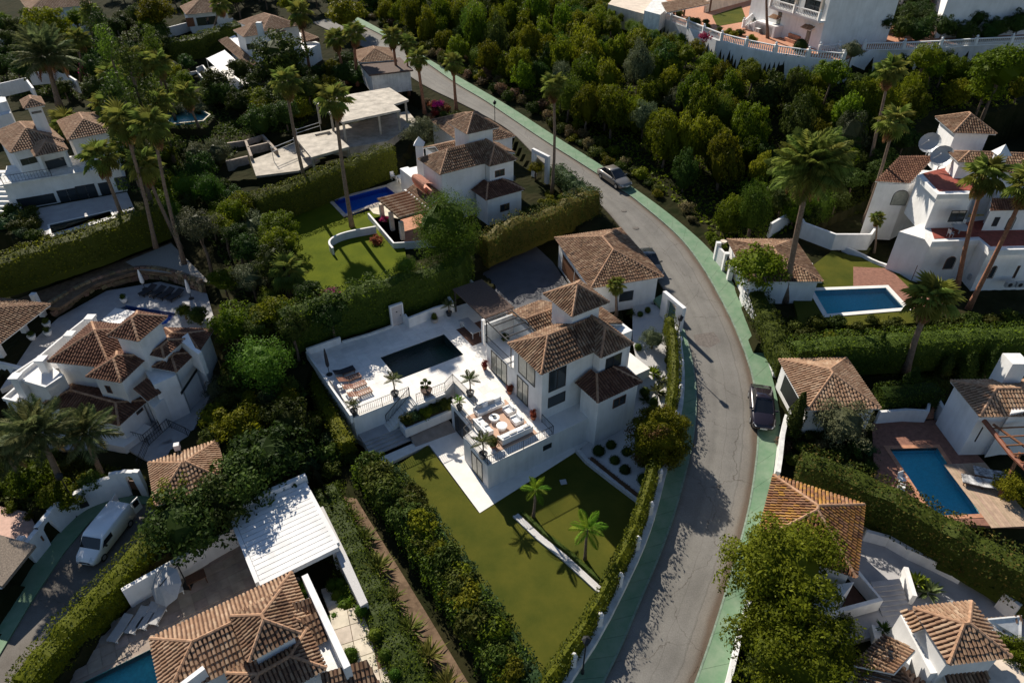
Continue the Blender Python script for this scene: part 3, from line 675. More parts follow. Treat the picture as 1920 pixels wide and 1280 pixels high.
# --- palms
def fan_frond(seed, m):
    """petiole and a folded fan of blades, pointing along +X, unit blade radius"""
    g = np.random.default_rng(seed); V = []; F = []
    V += [(0, -.03, 0), (0, .03, 0), (.75, .025, .05), (.75, -.025, .05)]; F.append((0, 1, 2, 3)); k = 15; c = len(V); V.append((.72, 0, .05))
    for i in range(k):
        for e, r in ((0, .55), (.5, 1.0)):
            a = R(-128 + 256 * (i + e) / (k - .5)); rr = r * (1 - .25 * abs(a) / 2.3) * g.uniform(.9, 1.05)
            x, y = .72 + rr * math.cos(a) * .95, rr * math.sin(a) * .85; z = .05 + (.07 if e == 0 else 0) - .38 * rr * rr * (.5 + .5 * (rr > .6)); V.append((x, y, z))
    for i in range(2 * k - 1): F.append((c, c + 1 + i, c + 2 + i))
    return meshdata('fan_frond', V, F, m)
def feather_frond(seed, m, n=22, lw=.05, ll=.30, arch=.5):
    g = np.random.default_rng(seed); V = []; F = []
    def sp(t): return Vector((t * (1 - .12 * arch * t), 0, .34 * t * arch * 1.3 - .72 * arch * t * t))
    for i in range(8):
        a, b = sp(i / 8), sp((i + 1) / 8); wd = .016 * (1 - i / 10); c = len(V); V += [a + Vector((0, -wd, 0)), b + Vector((0, -wd, 0)), b + Vector((0, wd, 0)), a + Vector((0, wd, 0))]; F.append((c, c + 1, c + 2, c + 3))
    for i in range(n):
        t = .12 + .88 * i / n; p = sp(t); l = ll * math.sin(math.pi * min(1, .18 + .8 * t)) * g.uniform(.85, 1.1)
        for s in (-1, 1):
            d = Vector((.62, s * .75, -.22 + g.uniform(-.1, .1))).normalized(); e = Vector((lw * .5, 0, 0)); c = len(V); mid = p + d * l * .5 + Vector((0, 0, .02)); tip = p + d * l + Vector((0, 0, -.07 * l / .3))
            V += [p - e * .5, mid - e, tip, mid + e]; F.append((c, c + 1, c + 2, c + 3))
    return meshdata('feather_frond', V, F, m)
FAN = [fan_frond(i, L['frond']) for i in range(3)]; FANd = fan_frond(9, L['deadfrond'])
FEA = [feather_frond(i, L['frond2']) for i in range(3)]; FEAy = feather_frond(7, L['frond2'], arch=.9); FEAb = feather_frond(8, L['brightfrond'], 28, .04, .30, .75)
FEAl = [feather_frond(20 + i, L['frond'], 26, .06, .34, .55) for i in range(2)]
FEAt = feather_frond(11, L['deadfrond'], arch=1.2)
def palm(base, top, kind, label, r=1.5, tr=.2, group=None, n=None, name=None, bark='palmbark', skirt=8, cat='palm'):
    """base point on the ground, top point of the trunk (crown centre); r = crown radius"""
    base, top = Vector(base), Vector(top); nm = name or ('fan_palm' if kind == 'fan' else 'feather_palm')
    t = thing(nm, label, cat, base, group); d = top - base; h = d.length; sway = Vector((rnd.uniform(-.02, .02) * h, 0, 0))
    mb = MB(); pts = [base + d * f + sway * math.sin(math.pi * f) for f in (0, .12, .35, .6, .85, 1.0)]; pts[0] = pts[0] - Vector((0, 0, .3))
    mb.tube(pts, [tr * 1.5, tr * 1.05, tr * .9, tr * .8, tr * .75, tr * .8], 8); mb.build('trunk', M[bark], t, True)
    q = d + Vector((0, 0, 0))
    if kind == 'fan':
        n = n or 24; s = r / 1.6
        for i in range(n):
            f = i / (n - 1); el = R(72 - 118 * f ** 1.1) + rnd.uniform(-.12, .12); inst('frond', FAN[i % 3], t, q + Vector((0, 0, .15 * s)), (rnd.uniform(-.25, .25), -el, i * 2.39996 + rnd.uniform(-.2, .2)), s * rnd.uniform(.85, 1.1))
        for i in range(skirt): inst('dead_frond', FANd, t, q + Vector((0, 0, -.25 * s)), (rnd.uniform(-.3, .3), R(72) + rnd.uniform(-.15, .15), i * 6.28 / skirt + .3), s * rnd.uniform(.6, .85))
    else:
        n = n or 34; src = {'feather': FEA, 'bright': [FEAb], 'arch': [FEAy], 'light': FEAl}[kind]
        for i in range(n):
            f = i / (n - 1); el = R(80 - 100 * f) + rnd.uniform(-.1, .1); inst('frond', src[i % len(src)], t, q, (rnd.uniform(-.2, .2), -el, i * 2.39996 + rnd.uniform(-.15, .15)), r * rnd.uniform(.88, 1.08))
        for i in range(skirt): inst('dead_frond', FEAt, t, q - Vector((0, 0, .1)), (0, R(35), i * 6.28 / max(1, skirt)), r * .75)
    return t
def palm_px(bx, by, z, tx, ty, kind, label, **k):
    b = P(bx, by, z); return palm(b, upto(b, tx, ty), kind, label, **k)
# ------------------------------------------------------------------ levels and terrain
HO = P(1014.6, 790, 0.0); FM = Fr(HO, 33)                      # main villa frame
ZL = -2.7                                                       # lower lawn
ZB, ZC, ZC2, ZD, ZE, ZF, ZG, ZH, ZI = 2.2, 0.0, -2.6, -3.6, 1.0, -0.6, -2.0, 5.0, 3.6
ZT = 12.0                                                       # hilltop villa terrace
low_lawn = px([(745, 872), (802, 834), (897, 960), (1040, 862), (1085, 845), (1212, 948), (1195, 1040), (1100, 1225), (1060, 1300), (1000, 1300)], ZL)
plot(FM.xy((-13.0, 9.3), (-13.2, 19.5), (8, 19.5), (8, 27), (17, 29), (22, 27), (20, 4), (12, 1), (.6, .6), (-3, 9.3)), -.4)
plot([tuple(P(x, y, -.3)[:2]) for x, y in ((1180, 560), (1250, 575), (1268, 640), (1274, 730), (1258, 830), (1222, 950), (1080, 850), (1120, 800))], -3.0)
plot(FM.xy((-13.5, 9.4), (-3.0, 9.4), (-3, .9), (9, .9), (9, -5), (4.2, -4), (8, -14), (0, -24), (-18, 2)), ZL - .35)
plot(low_lawn, ZL - .15)
plot(px([(470, 500), (540, 425), (560, 372), (620, 335), (745, 318), (800, 250), (950, 255), (1000, 330), (1060, 380), (900, 480), (760, 545), (600, 590), (560, 560)], ZB), ZB - .15)
plot(px([(0, 660), (60, 600), (150, 565), (255, 512), (385, 545), (450, 585), (405, 660), (300, 620), (90, 690), (0, 760)], ZC), ZC - .15)
plot(px([(-40, 770), (90, 700), (300, 650), (412, 690), (400, 800), (290, 890), (150, 930), (0, 960)], ZC2), ZC2 - .15)
plot(px([(225, 1140), (300, 1080), (470, 945), (570, 880), (690, 1080), (780, 1300), (120, 1300)], ZD), ZD - .6)
plot(px([(1420, 640), (1395, 560), (1345, 470), (1500, 440), (1640, 380), (1700, 300), (1960, 240), (1960, 600), (1480, 640)], ZE), ZE - .3)
plot(px([(1460, 790), (1640, 790), (1680, 700), (1980, 640), (1980, 980), (1860, 985), (1560, 880)], ZF), ZF - .3)
plot(px([(1440, 900), (1600, 930), (1960, 1130), (1960, 1320), (1330, 1320), (1400, 1140)], ZG), ZG - .9)
plot(px([(0, 210), (230, 180), (290, 330), (280, 400), (60, 460), (-40, 420)], ZH), ZH - .2)
plot(px([(420, 330), (480, 260), (560, 250), (730, 160), (800, 200), (720, 280), (560, 320)], ZI), ZI - .75)
def poolplot(c, z, e=.55):
    cx = sum(p[0] for p in c) / len(c); cy = sum(p[1] for p in c) / len(c); o = []
    for x, y in c: d = math.hypot(x - cx, y - cy); o.append((cx + (x - cx) * (d + e * 1.4) / d, cy + (y - cy) * (d + e * 1.4) / d))
    plot(o, z - 1.9)
plot(px([(600, 690), (560, 880), (600, 900), (690, 1130), (780, 1330), (1060, 1330), (745, 872), (690, 828), (650, 720)], -3.2), -3.2)
plot(px([(-30, 1300), (-20, 1225), (60, 1056), (110, 996), (156, 952), (207, 932), (250, 924), (300, 930), (310, 1005), (280, 1036), (150, 1190), (60, 1320)], -3.3), -3.55)
plot(px([(-20, 940), (58, 955), (75, 990), (64, 1020), (-20, 1015)], -2.9), -3.2)
plot(low_lawn, ZL - .15)
poolplot(FM.xy((-7.75, 11.5), (-0.95, 11.5), (-0.95, 15.4), (-7.75, 15.4)), 0)
poolplot(px([(624, 376), (724, 350), (745, 366), (648, 401)], ZB), ZB); poolplot(px([(1525, 545), (1661, 540), (1695, 577), (1551, 589)], ZE), ZE)
poolplot(px([(1668, 841), (1757, 839), (1838, 963), (1752, 967)], ZF), ZF); poolplot(px([(93, 422), (206, 396), (213, 408), (98, 442)], ZH), ZH, .3)
plot(px([(290, 195), (345, 180), (405, 215), (385, 240), (300, 240)], 4.6), 4.45); poolplot(px([(308, 200), (345, 190), (392, 215), (380, 226), (318, 232)], 4.6), 4.6, .2)
poolplot(px([(180, 605), (235, 572), (331, 587), (312, 606), (240, 625)], 0), 0, .3)
poolplot(px([(155, 1279), (285, 1215), (312, 1294), (200, 1299)], ZD), ZD, .5)
PLAT = [tuple(P(x, y, ZT)[:2]) for x, y in [(1228, 30), (1290, 52), (1345, 75), (1410, 92), (1480, 105), (1580, 115), (1630, 95), (1830, 80), (1990, 70)]] + [(260, 140), (260, 330), (30, 330), (22, 170)]
def dist_poly(poly, X, Y):
    d = np.full(X.shape, 1e9); n = len(poly)
    for i in range(n):
        ax, ay = poly[i]; bx, by = poly[(i + 1) % n]; vx, vy = bx - ax, by - ay
        t = np.clip(((X - ax) * vx + (Y - ay) * vy) / (vx * vx + vy * vy), 0, 1); d = np.minimum(d, np.hypot(X - ax - t * vx, Y - ay - t * vy))
    return np.where(inpoly(poly, X, Y), 0, d)
def terrain_np(X, Y, over=True):
    z = SL * (np.minimum(Y, 260) - Y0)
    dp = dist_poly(PLAT, X, Y); k = np.clip(1 - dp / 24.0, 0, 1); k = k * k * (3 - 2 * k); z = z + (np.maximum(np.where(dp > .1, ZT - 3.4, ZT - .2), z) - z) * k
    if over:
        for poly, pz in PLOTS: z = np.where(inpoly(poly, X, Y), pz, z)
    return z
def tz(x, y): return float(terrain_np(np.array([x]), np.array([y]))[0])
def T(x, y, it=12):
    """point of the terrain seen at (x, y)"""
    d = ray(x, y); lo, hi = 5.0, 400.0; a = None
    ts = np.linspace(20, 330, 900); d = d.normalized(); X = d.x * ts; Y = d.y * ts; Z = CAM_H + d.z * ts
    below = np.nonzero(Z <= terrain_np(X, Y))[0]
    i = below[0] if len(below) else len(ts) - 1
    return Vector((X[i], Y[i], float(terrain_np(X[i:i+1], Y[i:i+1])[0])))
def build_terrain():
    xs = np.concatenate([np.arange(-260, -130, 5), np.arange(-130, 110, .5), np.arange(110, 281, 5)]); ys = np.concatenate([np.arange(0, 150, .5), np.arange(150, 400, 4)])
    X, Y = np.meshgrid(xs, ys); Z = terrain_np(X, Y); g = np.random.default_rng(3)
    Z = Z - .06 + np.where(Y > 12, g.uniform(-.05, .03, Z.shape), 0)
    # the bed of the road lies under its surface
    V = np.stack([X, Y, Z], -1).reshape(-1, 3); nx = len(xs); ny = len(ys)
    i, j = np.meshgrid(np.arange(nx - 1), np.arange(ny - 1)); a = (j * nx + i).ravel()
    F = np.stack([a, a + 1, a + 1 + nx, a + nx], 1)
    me = bpy.data.meshes.new('terrain'); me.from_pydata(V.tolist(), [], F.tolist()); m = mat('garden_soil', (.034, .030, .014), .95, spec=.03, col2=(.012, .016, .005), scale=.35, bump=.6, bscale=5, detail=8)
    me.materials.append(m); me.update(); o = bpy.data.objects.new('terrain', me); COL.objects.link(o); tag(o, kind='structure')
build_terrain()

# ------------------------------------------------------------------ road, pavements, kerbs
def strip(name, Lp, Rp, dz, m, n=90, depth=.35, drop=.12, kind='structure'):
    """band between two photographed edges on the sloping road plane"""
    def line(q): return resample_n(smooth_line([G(x, y, dz) for x, y in q], 2), n)
    a, b = line(Lp), line(Rp); V = []; F = []
    for p, q in zip(a, b): V += [p, q, p - Vector((0, 0, depth)), q - Vector((0, 0, depth))]
    for i in range(n - 1):
        k = 4 * i; F += [(k, k + 1, k + 5, k + 4), (k + 2, k, k + 4, k + 6), (k + 1, k + 3, k + 7, k + 5)]
    mb = MB(); mb.add(V, F); return mb.build(name, M[m], None, kind=kind), a, b
def resample_n(pts, n):
    d = [0]
    for a, b in zip(pts, pts[1:]): d.append(d[-1] + (b - a).length)
    out = []; k = 0
    for i in range(n):
        s = d[-1] * i / (n - 1)
        while k < len(d) - 2 and d[k + 1] < s: k += 1
        f = (s - d[k]) / max(1e-6, d[k + 1] - d[k]); out.append(pts[k].lerp(pts[k + 1], min(1, max(0, f))))
    return out
RR = [(640, 30), (720, 66), (800, 117), (855, 157), (905, 185), (955, 219), (1020, 263), (1110, 319), (1182, 366), (1210, 389), (1247, 419), (1285, 455), (1322, 507), (1347, 552), (1372, 600), (1389, 640), (1410, 700), (1420, 760), (1421, 820), (1415, 880), (1402, 960), (1375, 1055), (1342, 1165), (1302, 1280), (1255, 1400)]
RO = [(625, 12), (700, 46), (777, 94), (805, 112), (865, 147), (957, 200), (1035, 252), (1132, 312), (1185, 350), (1235, 385), (1285, 425), (1330, 465), (1362, 507), (1392, 562), (1413, 605), (1430, 645), (1447, 702), (1456, 740), (1466, 795), (1455, 845), (1448, 900), (1428, 975), (1410, 1060), (1395, 1140), (1362, 1275), (1330, 1400)]
RL = [(585, 42), (650, 72), (705, 100), (767, 142), (797, 162), (865, 194), (910, 217), (960, 246), (1003, 292), (1040, 322), (1115, 372), (1150, 408), (1185, 455), (1212, 495), (1237, 530), (1262, 572), (1283, 614), (1296, 660), (1307, 722), (1306, 790), (1296, 852), (1268, 960), (1236, 1047), (1200, 1130), (1167, 1210), (1132, 1280), (1075, 1400)]
LO = [(1225, 560), (1250, 590), (1262, 615), (1272, 660), (1278, 722), (1272, 785), (1250, 860), (1226, 955), (1208, 1010), (1183, 1068), (1122, 1190), (1062, 1280), (985, 1400)]
LI = [(1247, 548), (1262, 572), (1283, 614), (1296, 660), (1307, 722), (1306, 790), (1296, 852), (1268, 960), (1236, 1047), (1200, 1130), (1167, 1210), (1132, 1280), (1075, 1400)]
rd, rl_, rr_ = strip('road', RL, RR, .06, 'asphalt')
uvl = rd.data.uv_layers.new(name='along')
for lp in rd.data.loops: uvl.data[lp.index].uv = (lp.vertex_index % 2, lp.vertex_index // 4 * 1.8)
def pavement(name, A, B, n, m):
    """pavement of painted concrete panels with open joints, and its kerb"""
    fa = resample_n(smooth_line([G(x, y, .17) for x, y in A], 2), n * 3 + 1); fb = resample_n(smooth_line([G(x, y, .17) for x, y in B], 2), n * 3 + 1)
    org = bpy.data.objects.new(name, None); COL.objects.link(org); org.location = fa[0]; ORG[org.name] = fa[0].copy(); tag(org, kind='structure')
    for i in range(n):
        V = []; F = []; jz = rnd.uniform(-.006, .006)
        for k in range(4):
            a, b = fa[3 * i + k], fb[3 * i + k]; d = (fa[min(3 * i + k + 1, len(fa) - 1)] - fa[max(0, 3 * i + k - 1)]).normalized() * (.012 if k == 0 else (-.012 if k == 3 else 0)); z = Vector((0, 0, jz)); dn = Vector((0, 0, -.3))
            V += [a + d + z, b + d + z, a + d + dn, b + d + dn]
        for k in range(3): q = 4 * k; F += [(q, q + 4, q + 5, q + 1), (q, q + 2, q + 6, q + 4), (q + 1, q + 5, q + 7, q + 3)]
        F += [(0, 1, 3, 2), (12, 14, 15, 13)]
        mk('pavement_panel', V, F, M[m], org)
    return fa, fb, org
pr_in, pr_out, PAVR = pavement('pavement', RR, RO, 62, 'greenpave')
pl_in, pl_out, PAVL = pavement('pavement', LI, LO, 30, 'greenpave')
def kerbline(line, parent, side=1):
    for i in range(0, len(line) - 1):
        a, b = line[i], line[i + 1]; d = (b - a); s = Vector((-d.y, d.x, 0)).normalized() * .13 * side; g = d.normalized() * .008
        MB().box(a + g - Vector((0, 0, .3)) , d - 2 * g, s, Vector((0, 0, .312))).build('kerb_stone', M['kerb'], parent)
kerbline(pr_in, PAVR, 1); kerbline(pl_in, PAVL, -1)
for x, y, d, lb in ((1170, 395, .36, 'round iron manhole cover nearer the silver parked car'), (1192, 427, .40, 'round iron manhole cover lower down, beside the garage roof')):
    p = G(x, y, .075); m = MB(); m.lathe(p, [(d, -.03), (d, .005), (d * .86, .006), (d * .85, .001), (d * .6, .002), (d * .58, .008), (.02, .008)], 18); tag(m.build('manhole_cover', mat('rusty_iron', (.12, .105, .09), .6, var=.3, scale=20)), lb, 'manhole cover')
pp = [G(x, y, .066) for x, y in ((1300, 628), (1338, 622), (1352, 640), (1330, 652), (1305, 646))]
mk('asphalt_patch', pp, [tuple(range(5))[::-1]], mat('asphalt_patch', (.15, .12, .10), .9, var=.3, scale=5), None, kind='structure')
# ------------------------------------------------------------------ MAIN VILLA: terraces
T0 = [(-13.1, 9.0), (-7.8, 9.0), (-7.8, 7.8), (-4.9, 7.8), (-3.7, 8.5), (-3.6, 6.1), (-5.3, 6.1), (-5.3, 2.3), (-6.4, 2.0), (-6.4, -1.85), (4.1, -1.85), (4.1, 0.3), (12.5, 0.3), (12.5, 21), (5.5, 21.5), (5.3, 18.9), (-13.3, 19.6)]
POOLM = [(-7.75, 11.5), (-0.95, 11.5), (-0.95, 15.4), (-7.75, 15.4)]
mb = MB(); prism(mb, FM.xy(*T0), -3.1, -.02, [FM.xy(*POOLM)]); terr_body = mb.build('terrace', M['white'], None, kind='structure')
mb = MB(); prism(mb, FM.xy(*[(a, b) for a, b in T0]), -.018, .0, [FM.xy(*POOLM)]); TPV = mb.build('terrace_paving', M['terrace'], None, kind='structure')
pavers(TPV, FM.xy(*[T0[0]] + T0[1:11] + [(0, -1.85), (0, 18.9), (-13.3, 19.6)]), .012, 'terraceslab', 33, .92, .92, gap=.014, limit=290, th=.02, jit=.004, hole=FM.xy((-8.0, 11.2), (-.7, 11.2), (-.7, 15.7), (-8.0, 15.7)))
pool('long dark green swimming pool set in the white terrace', [FM.p(a, b) for a, b in POOLM], 0.0, 'waterdark', M['poolgreen'], 1.0, 'terrace', .32, copz=.012, wz=-.06)
# lower court, path and lawn
ground('lower_court', FM.xy((-12.9, 9.0), (-12.9, 6.4), (-12.1, 5.1), (-8.1, 5.25), (-8.2, -3.5), (4.6, -2.1), (4.3, -1.7), (-5.2, -1.7), (-5.2, 9.0)), ZL, M['terrace'], .3)
ground('lawn', low_lawn, ZL - .03, M['lawn'], .2)
ground('court_landing', FM.xy((-12.95, 9.0), (-12.95, 7.9), (-5.4, 7.4), (-5.4, 9.0)), -2.0, M['greystone'], .7)
mb = MB(); q = [FM.p(-9.2, 7.6, -2.0), FM.p(-5.4, 7.6, -2.0), FM.p(-5.4, 5.3, ZL + .01), FM.p(-9.2, 5.6, ZL + .01)]; mb.add(q + [p - Vector((0, 0, .4)) for p in q], [(3, 2, 1, 0), (4, 5, 6, 7)]); mb.build('court_ramp', M['brownstone'], None, kind='structure')
st = thing('garden_steps', 'five wide grey stone steps from the pool court down to the lawn path', 'steps', FM.p(-11, 7, ZL))
stairs(st, FM.p(-12.9, 7.95, -2.0), FM.u, -FM.v, 3.7, 5, .14, .36, 'greystone')
st = thing('terrace_stairs', 'narrow white stairs from the pool terrace down behind the planter', 'stairs', FM.p(-9, 8.4, -2))
stairs(st, FM.p(-7.8, 7.82, 0), FM.v, -FM.u, 1.15, 11, .18, .25, 'terrace')
# planter with shrubs beside the stairs
pl = thing('raised_planter', 'long white raised planter of green shrubs below the terrace railing', 'planter', FM.p(-7.5, 7.3, -2))
MB().box(FM.p(-9.6, 6.55, -2.2), FM.u * 5.0, FM.v * .2, (0, 0, .95)).build('wall', M['white'], pl)
MB().box(FM.p(-9.6, 6.75, -2.2), FM.u * .2, FM.v * 1.0, (0, 0, .95)).build('wall', M['white'], pl)
MB().box(FM.p(-9.4, 6.75, -2.2), FM.u * 4.8, FM.v * 1.02, (0, 0, .8)).build('soil', M['soil'], pl)
for i in range(8):
    q = FM.p(-9.0 + i * .6, 7.25 + rnd.uniform(-.15, .15), -1.4); bush(q.x, q.y, q.z, rnd.uniform(.55, .8), ['bush0', 'bushb0', 'bush1', 'bushy0', 'bush2', 'bushb1', 'bush1', 'bush0'][i], ['dark shrub at the lower end of the white planter', 'bluish shrub second from the lower end of the planter', 'green shrub beside the foot of the narrow stairs', 'yellowish shrub in the lower half of the planter', 'green shrub in the upper half of the planter', 'bluish shrub below the potted topiary', 'green shrub second from the upper end of the planter', 'dark shrub at the upper end of the white planter'][i], 'planter_shrub', group='shrubs in the terrace planter')
# outer white wall along the pool terrace
wallrun([FM.p(-13.25, 8.95, 0), FM.p(-13.4, 19.5, 0), ], .45, .22, label='low white wall along the left edge of the pool terrace')
wallrun([FM.p(-13.4, 19.5, 0), FM.p(-10.0, 19.55, 0)], .75, .22, label='short white wall behind the closed parasol')
wallrun([FM.p(-9.9, 19.45, 0), FM.p(-7.2, 19.2, 0), FM.p(-4.7, 19.25, 0)], .25, .2, 'white2', label='low white kerb wall under the tall hedge by the pool')
gt = thing('garden_door', 'pale door in a white frame standing in the garden wall by the pool', 'garden door', FM.p(-4.0, 19.2, 0))
MB().box(FM.p(-4.75, 19.2, 0), FM.u * .16, FM.v * .3, (0, 0, 2.3)).box(FM.p(-3.5, 19.2, 0), FM.u * .16, FM.v * .3, (0, 0, 2.3)).box(FM.p(-4.75, 19.2, 2.3), FM.u * 1.41, FM.v * .3, (0, 0, .14)).build('door_frame', M['white'], gt)
dl = MB().box(FM.p(-4.58, 19.27, .02), FM.u * 1.06, FM.v * .08, (0, 0, 2.26)).build('door', M['door'], gt)
MB().box(FM.p(-3.72, 19.22, 1.0), FM.u * .05, FM.v * .05, (0, 0, .14)).build('handle', M['iron'], dl); MB().box(FM.p(-4.15, 19.23, 1.55), FM.u * .16, FM.v * .03, (0, 0, .1)).build('plate', M['iron'], dl)
wallrun([FM.p(-3.3, 19.1, 0), FM.p(-3.3, 18.3, 0), FM.p(-.3, 18.5, 0), FM.p(1.8, 18.4, 0), FM.p(1.9, 19.5, 0)], 1.15, .25, label='white planted wall between the pale door and the brown canopy')

# ------------------------------------------------------------------ MAIN VILLA: house
V1 = thing('villa', 'white two storey villa with square tower and glass doors above the dining terrace', 'villa', FM.p(4, 3, 0))
def fblk(f, u0, v0, u1, v1, zb, zt): return Block(f.p(u0, v0), f.u.normalized(), (u1 - u0) * f.k, f.v.normalized(), (v1 - v0) * f.k, f.o.z + zb * f.k, f.o.z + zt * f.k)
def villa(f, V, tm='tile', annex=True, b3=True, dz=0.0, an_zb=-2.7):
    """two storey L-shaped house: front wing, side wing, tower, back roof, low annex. returns wall blocks by name"""
    B = {}; e = 5.4; p = .62; z = lambda a, b, h: f.p(a, b, h)
    B['front'] = fblk(f, .05, .1, 5.2, 8.8 if b3 else 4.4, -.3, e - .12); B['front'].mb(zb=f.o.z - .3, zt=f.o.z + 2.8 * f.k).build('wall', M['white'], V)
    b2 = fblk(f, .05, .1, 5.2, 4.3, 2.8, e - .12); b2.mb().build('wall', M['white'], V); B['upper'] = b2
    # front wing roof: ridge along u
    r0, r1 = z(2.0, 2.22, 6.8), z(6.7, 2.22, 6.8); sl = MB(); sl.box(z(-.22, -.12, e - .12), f.u * 5.4, f.v * 4.7, Vector((0, 0, .10)))
    c0, c1, c3 = z(-.3, -.2, e), z(5.0, -.2, e), z(-.3, 4.65, e)
    roof_parts(V, sl, [[c0, c1, z(6.72, 1.6, 6.72), r1, r0], [c3, c0, r0], [z(7, 4.65, e), c3, r0, r1]], [(c0, r0), (c3, r0), (r0, z(6.0, 2.22, 6.8))], tm)
    # side wing: ridge along v, hipped towards the front
    B['side'] = fblk(f, 5.25, -.75, 8.2, 6.0, -.3, e - .13); B['side'].mb().build('wall', M['white'], V)
    s0, s1 = z(6.72, .62, 6.83), z(6.72, 5.0, 6.83); a, b, c, d = z(5.0, -1.1, e), z(8.45, -1.1, e), z(8.45, 6.3, e), z(5.0, 6.3, e)
    sl = MB(); sl.box(z(5.08, -1.02, e - .125), f.u * 3.3, f.v * 7.2, Vector((0, 0, .10)))
    roof_parts(V, sl, [[a, b, s0], [b, c, s1, s0], [z(5.0, -.2, e), a, s0, z(6.72, 1.6, 6.83)], [c, d, s1]], [(a, s0), (b, s0), (s0, s1)], tm)
    # tower
    hip(V, z(4.2, 6.0, 8), z(4.2, 1.95, 8), z(8.1, 1.95, 8), f.o.z + 8.0 * f.k, f.o.z + 4.5 * f.k, pitch=.70, over=.55, tm=tm, wname='tower_wall', name='tower_roof')
    if b3:
        B['back'] = fblk(f, 2.9, 4.4, 6.6, 9.4, 2.8, 4.4); B['back'].mb().build('wall', M['white'], V)
        k0, k1 = z(2.75, 6.6, 5.55), z(6.8, 6.6, 5.55); shed(V, [z(6.8, 9.8, 4.3), z(2.75, 9.8, 4.3), k0, k1], tm); shed(V, [z(2.75, 4.5, 4.75), z(6.8, 4.5, 4.75), k1, k0], tm, [(k0, k1)])
    # east low roof
    shed(V, [z(10.6, 2.6, 4.4), z(10.6, 6.2, 4.4), z(8.3, 6.2, 5.3), z(8.3, 2.6, 5.3)], tm); B['east'] = fblk(f, 8.2, 2.8, 10.4, 6, -.3, 4.3); B['east'].mb().build('wall', M['white'], V)
    if annex:
        B['annex'] = fblk(f, 3.6, -2.9, 7.8, -.6, an_zb, 2.75); B['annex'].mb().build('wall', M['white'], V)
        h0, h1 = z(4.9, -.9, 3.6), z(6.6, -.9, 3.6); a, b, c, d = z(3.3, -3.15, 2.85), z(8.05, -3.15, 2.85), z(8.05, -.75, 2.85), z(3.3, -.1, 2.85)
        sl = MB(); sl.box(z(3.38, -3.07, 2.74), f.u * 4.6, f.v * 2.2, Vector((0, 0, .09)))
        roof_parts(V, sl, [[a, b, h1, h0], [d, a, h0, z(4.9, -.1, 3.6)], [b, c, h1]], [(a, h0), (b, h1)], 'tilered')
    return B
BM_ = villa(FM, V1)
# parapet box on the street side
MB().box(FM.p(9.6, 1.6, -.3), FM.u * 1.3, FM.v * 2.4, (0, 0, 4.5)).build('parapet', M['white'], V1)
# windows
up_ = BM_['upper']; f0 = BM_['front']
win(V1, up_, 'AB', (1028, 736), (1062, 684), bars=1); win(V1, f0, 'AB', (1027, 765), (1060, 732), bars=0, glass='glass')
opening(V1, f0, 'DA', .8 , 3.4, .05, 2.45, glass='glasspale', bars=2)          # sliding doors near the pool
opening(V1, f0, 'DA', 5.05, 6.75, .05, 2.5, glass='glasspale', bars=1)         # doors by the dining group
opening(V1, up_, 'DA', .75, 3.2, 2.95, 5.1, glass='glasspale', bars=1)
sd = BM_['side']; win(V1, sd, 'AB', (1134, 696), (1166, 660), bars=1)
win(V1, BM_['annex'], 'AB', (1148, 766), (1174, 738), bars=1, frame='woodframe')
# balcony over the pool doors
bal = MB(); bal.box(FM.p(-.12, 4.4, 2.72), FM.u * 3.0, FM.v * 4.45, (0, 0, .1)); bal.build('balcony_floor', M['white'], V1)
MB().box(FM.p(-.14, 8.7, 2.82), FM.u * 3.0, FM.v * .15, (0, 0, 2.0)).build('balcony_wall', M['white2'], V1)
railing([FM.p(-.1, 4.5, 2.82), FM.p(-.1, 8.75, 2.82)], 'black iron railing of the balcony over the pool doors', .9)
pg = thing('pergola', 'black metal pergola frame over the balcony of the central villa', 'pergola', FM.p(1.4, 6.6, 2.8))
for a, b in ((-.05, 8.6), (-.05, 4.6)): MB().box(FM.p(a, b, 2.82), FM.u * .07, FM.v * .07, (0, 0, 2.4)).build('post', M['iron'], pg)
for a in (-.05, 2.7): MB().box(FM.p(a, 4.5, 5.2), FM.u * .08, FM.v * 4.25, (0, 0, .12)).build('beam', M['iron'], pg)
for k in range(5): MB().box(FM.p(.03, 4.6 + k * 1.0, 5.21), FM.u * 2.67, FM.v * .07, (0, 0, .1)).build('slat', M['iron'], pg)
for i in range(2): q = FM.p(1.6 + .5 * i, 8.1 - i * 2.2, 2.85); bush(q.x, q.y, q.z, .5, 'bush%d' % i, ['green potted shrub on the balcony by the white end wall', 'green potted shrub in the middle of the balcony'][i], 'balcony_shrub')
# low room under the terrace: doors and small window
lr = Block(FM.p(-6.4, -1.85), FM.u, 10.5, FM.v, 3.85, ZL, 0)
opening(terr_body, lr, 'DA', 1.3, 3.0, ZL + .05, ZL + 2.25, glass='glasspale', bars=1); win(terr_body, lr, 'AB', (1018, 845), (1034, 829), bars=0)
lr2 = Block(FM.p(-5.3, 2.3), FM.u, 5, FM.v, 3.8, ZL, 0); opening(terr_body, lr2, 'DA', .6, 3.2, ZL + .05, ZL + 2.3, bars=2)
opening(terr_body, Block(FM.p(-3.6, 6.1), FM.u, 3, FM.v, 2.3, ZL, 0), 'DA', .2, 2.1, -2.2, -.1, bars=1)
lb = MB(); lb.box(FM.p(.0, -1.8, -.6), FM.u * 3.6, FM.v * 1.9, (0, 0, .55)); lb.build('side_landing', M['greystone'], V1)
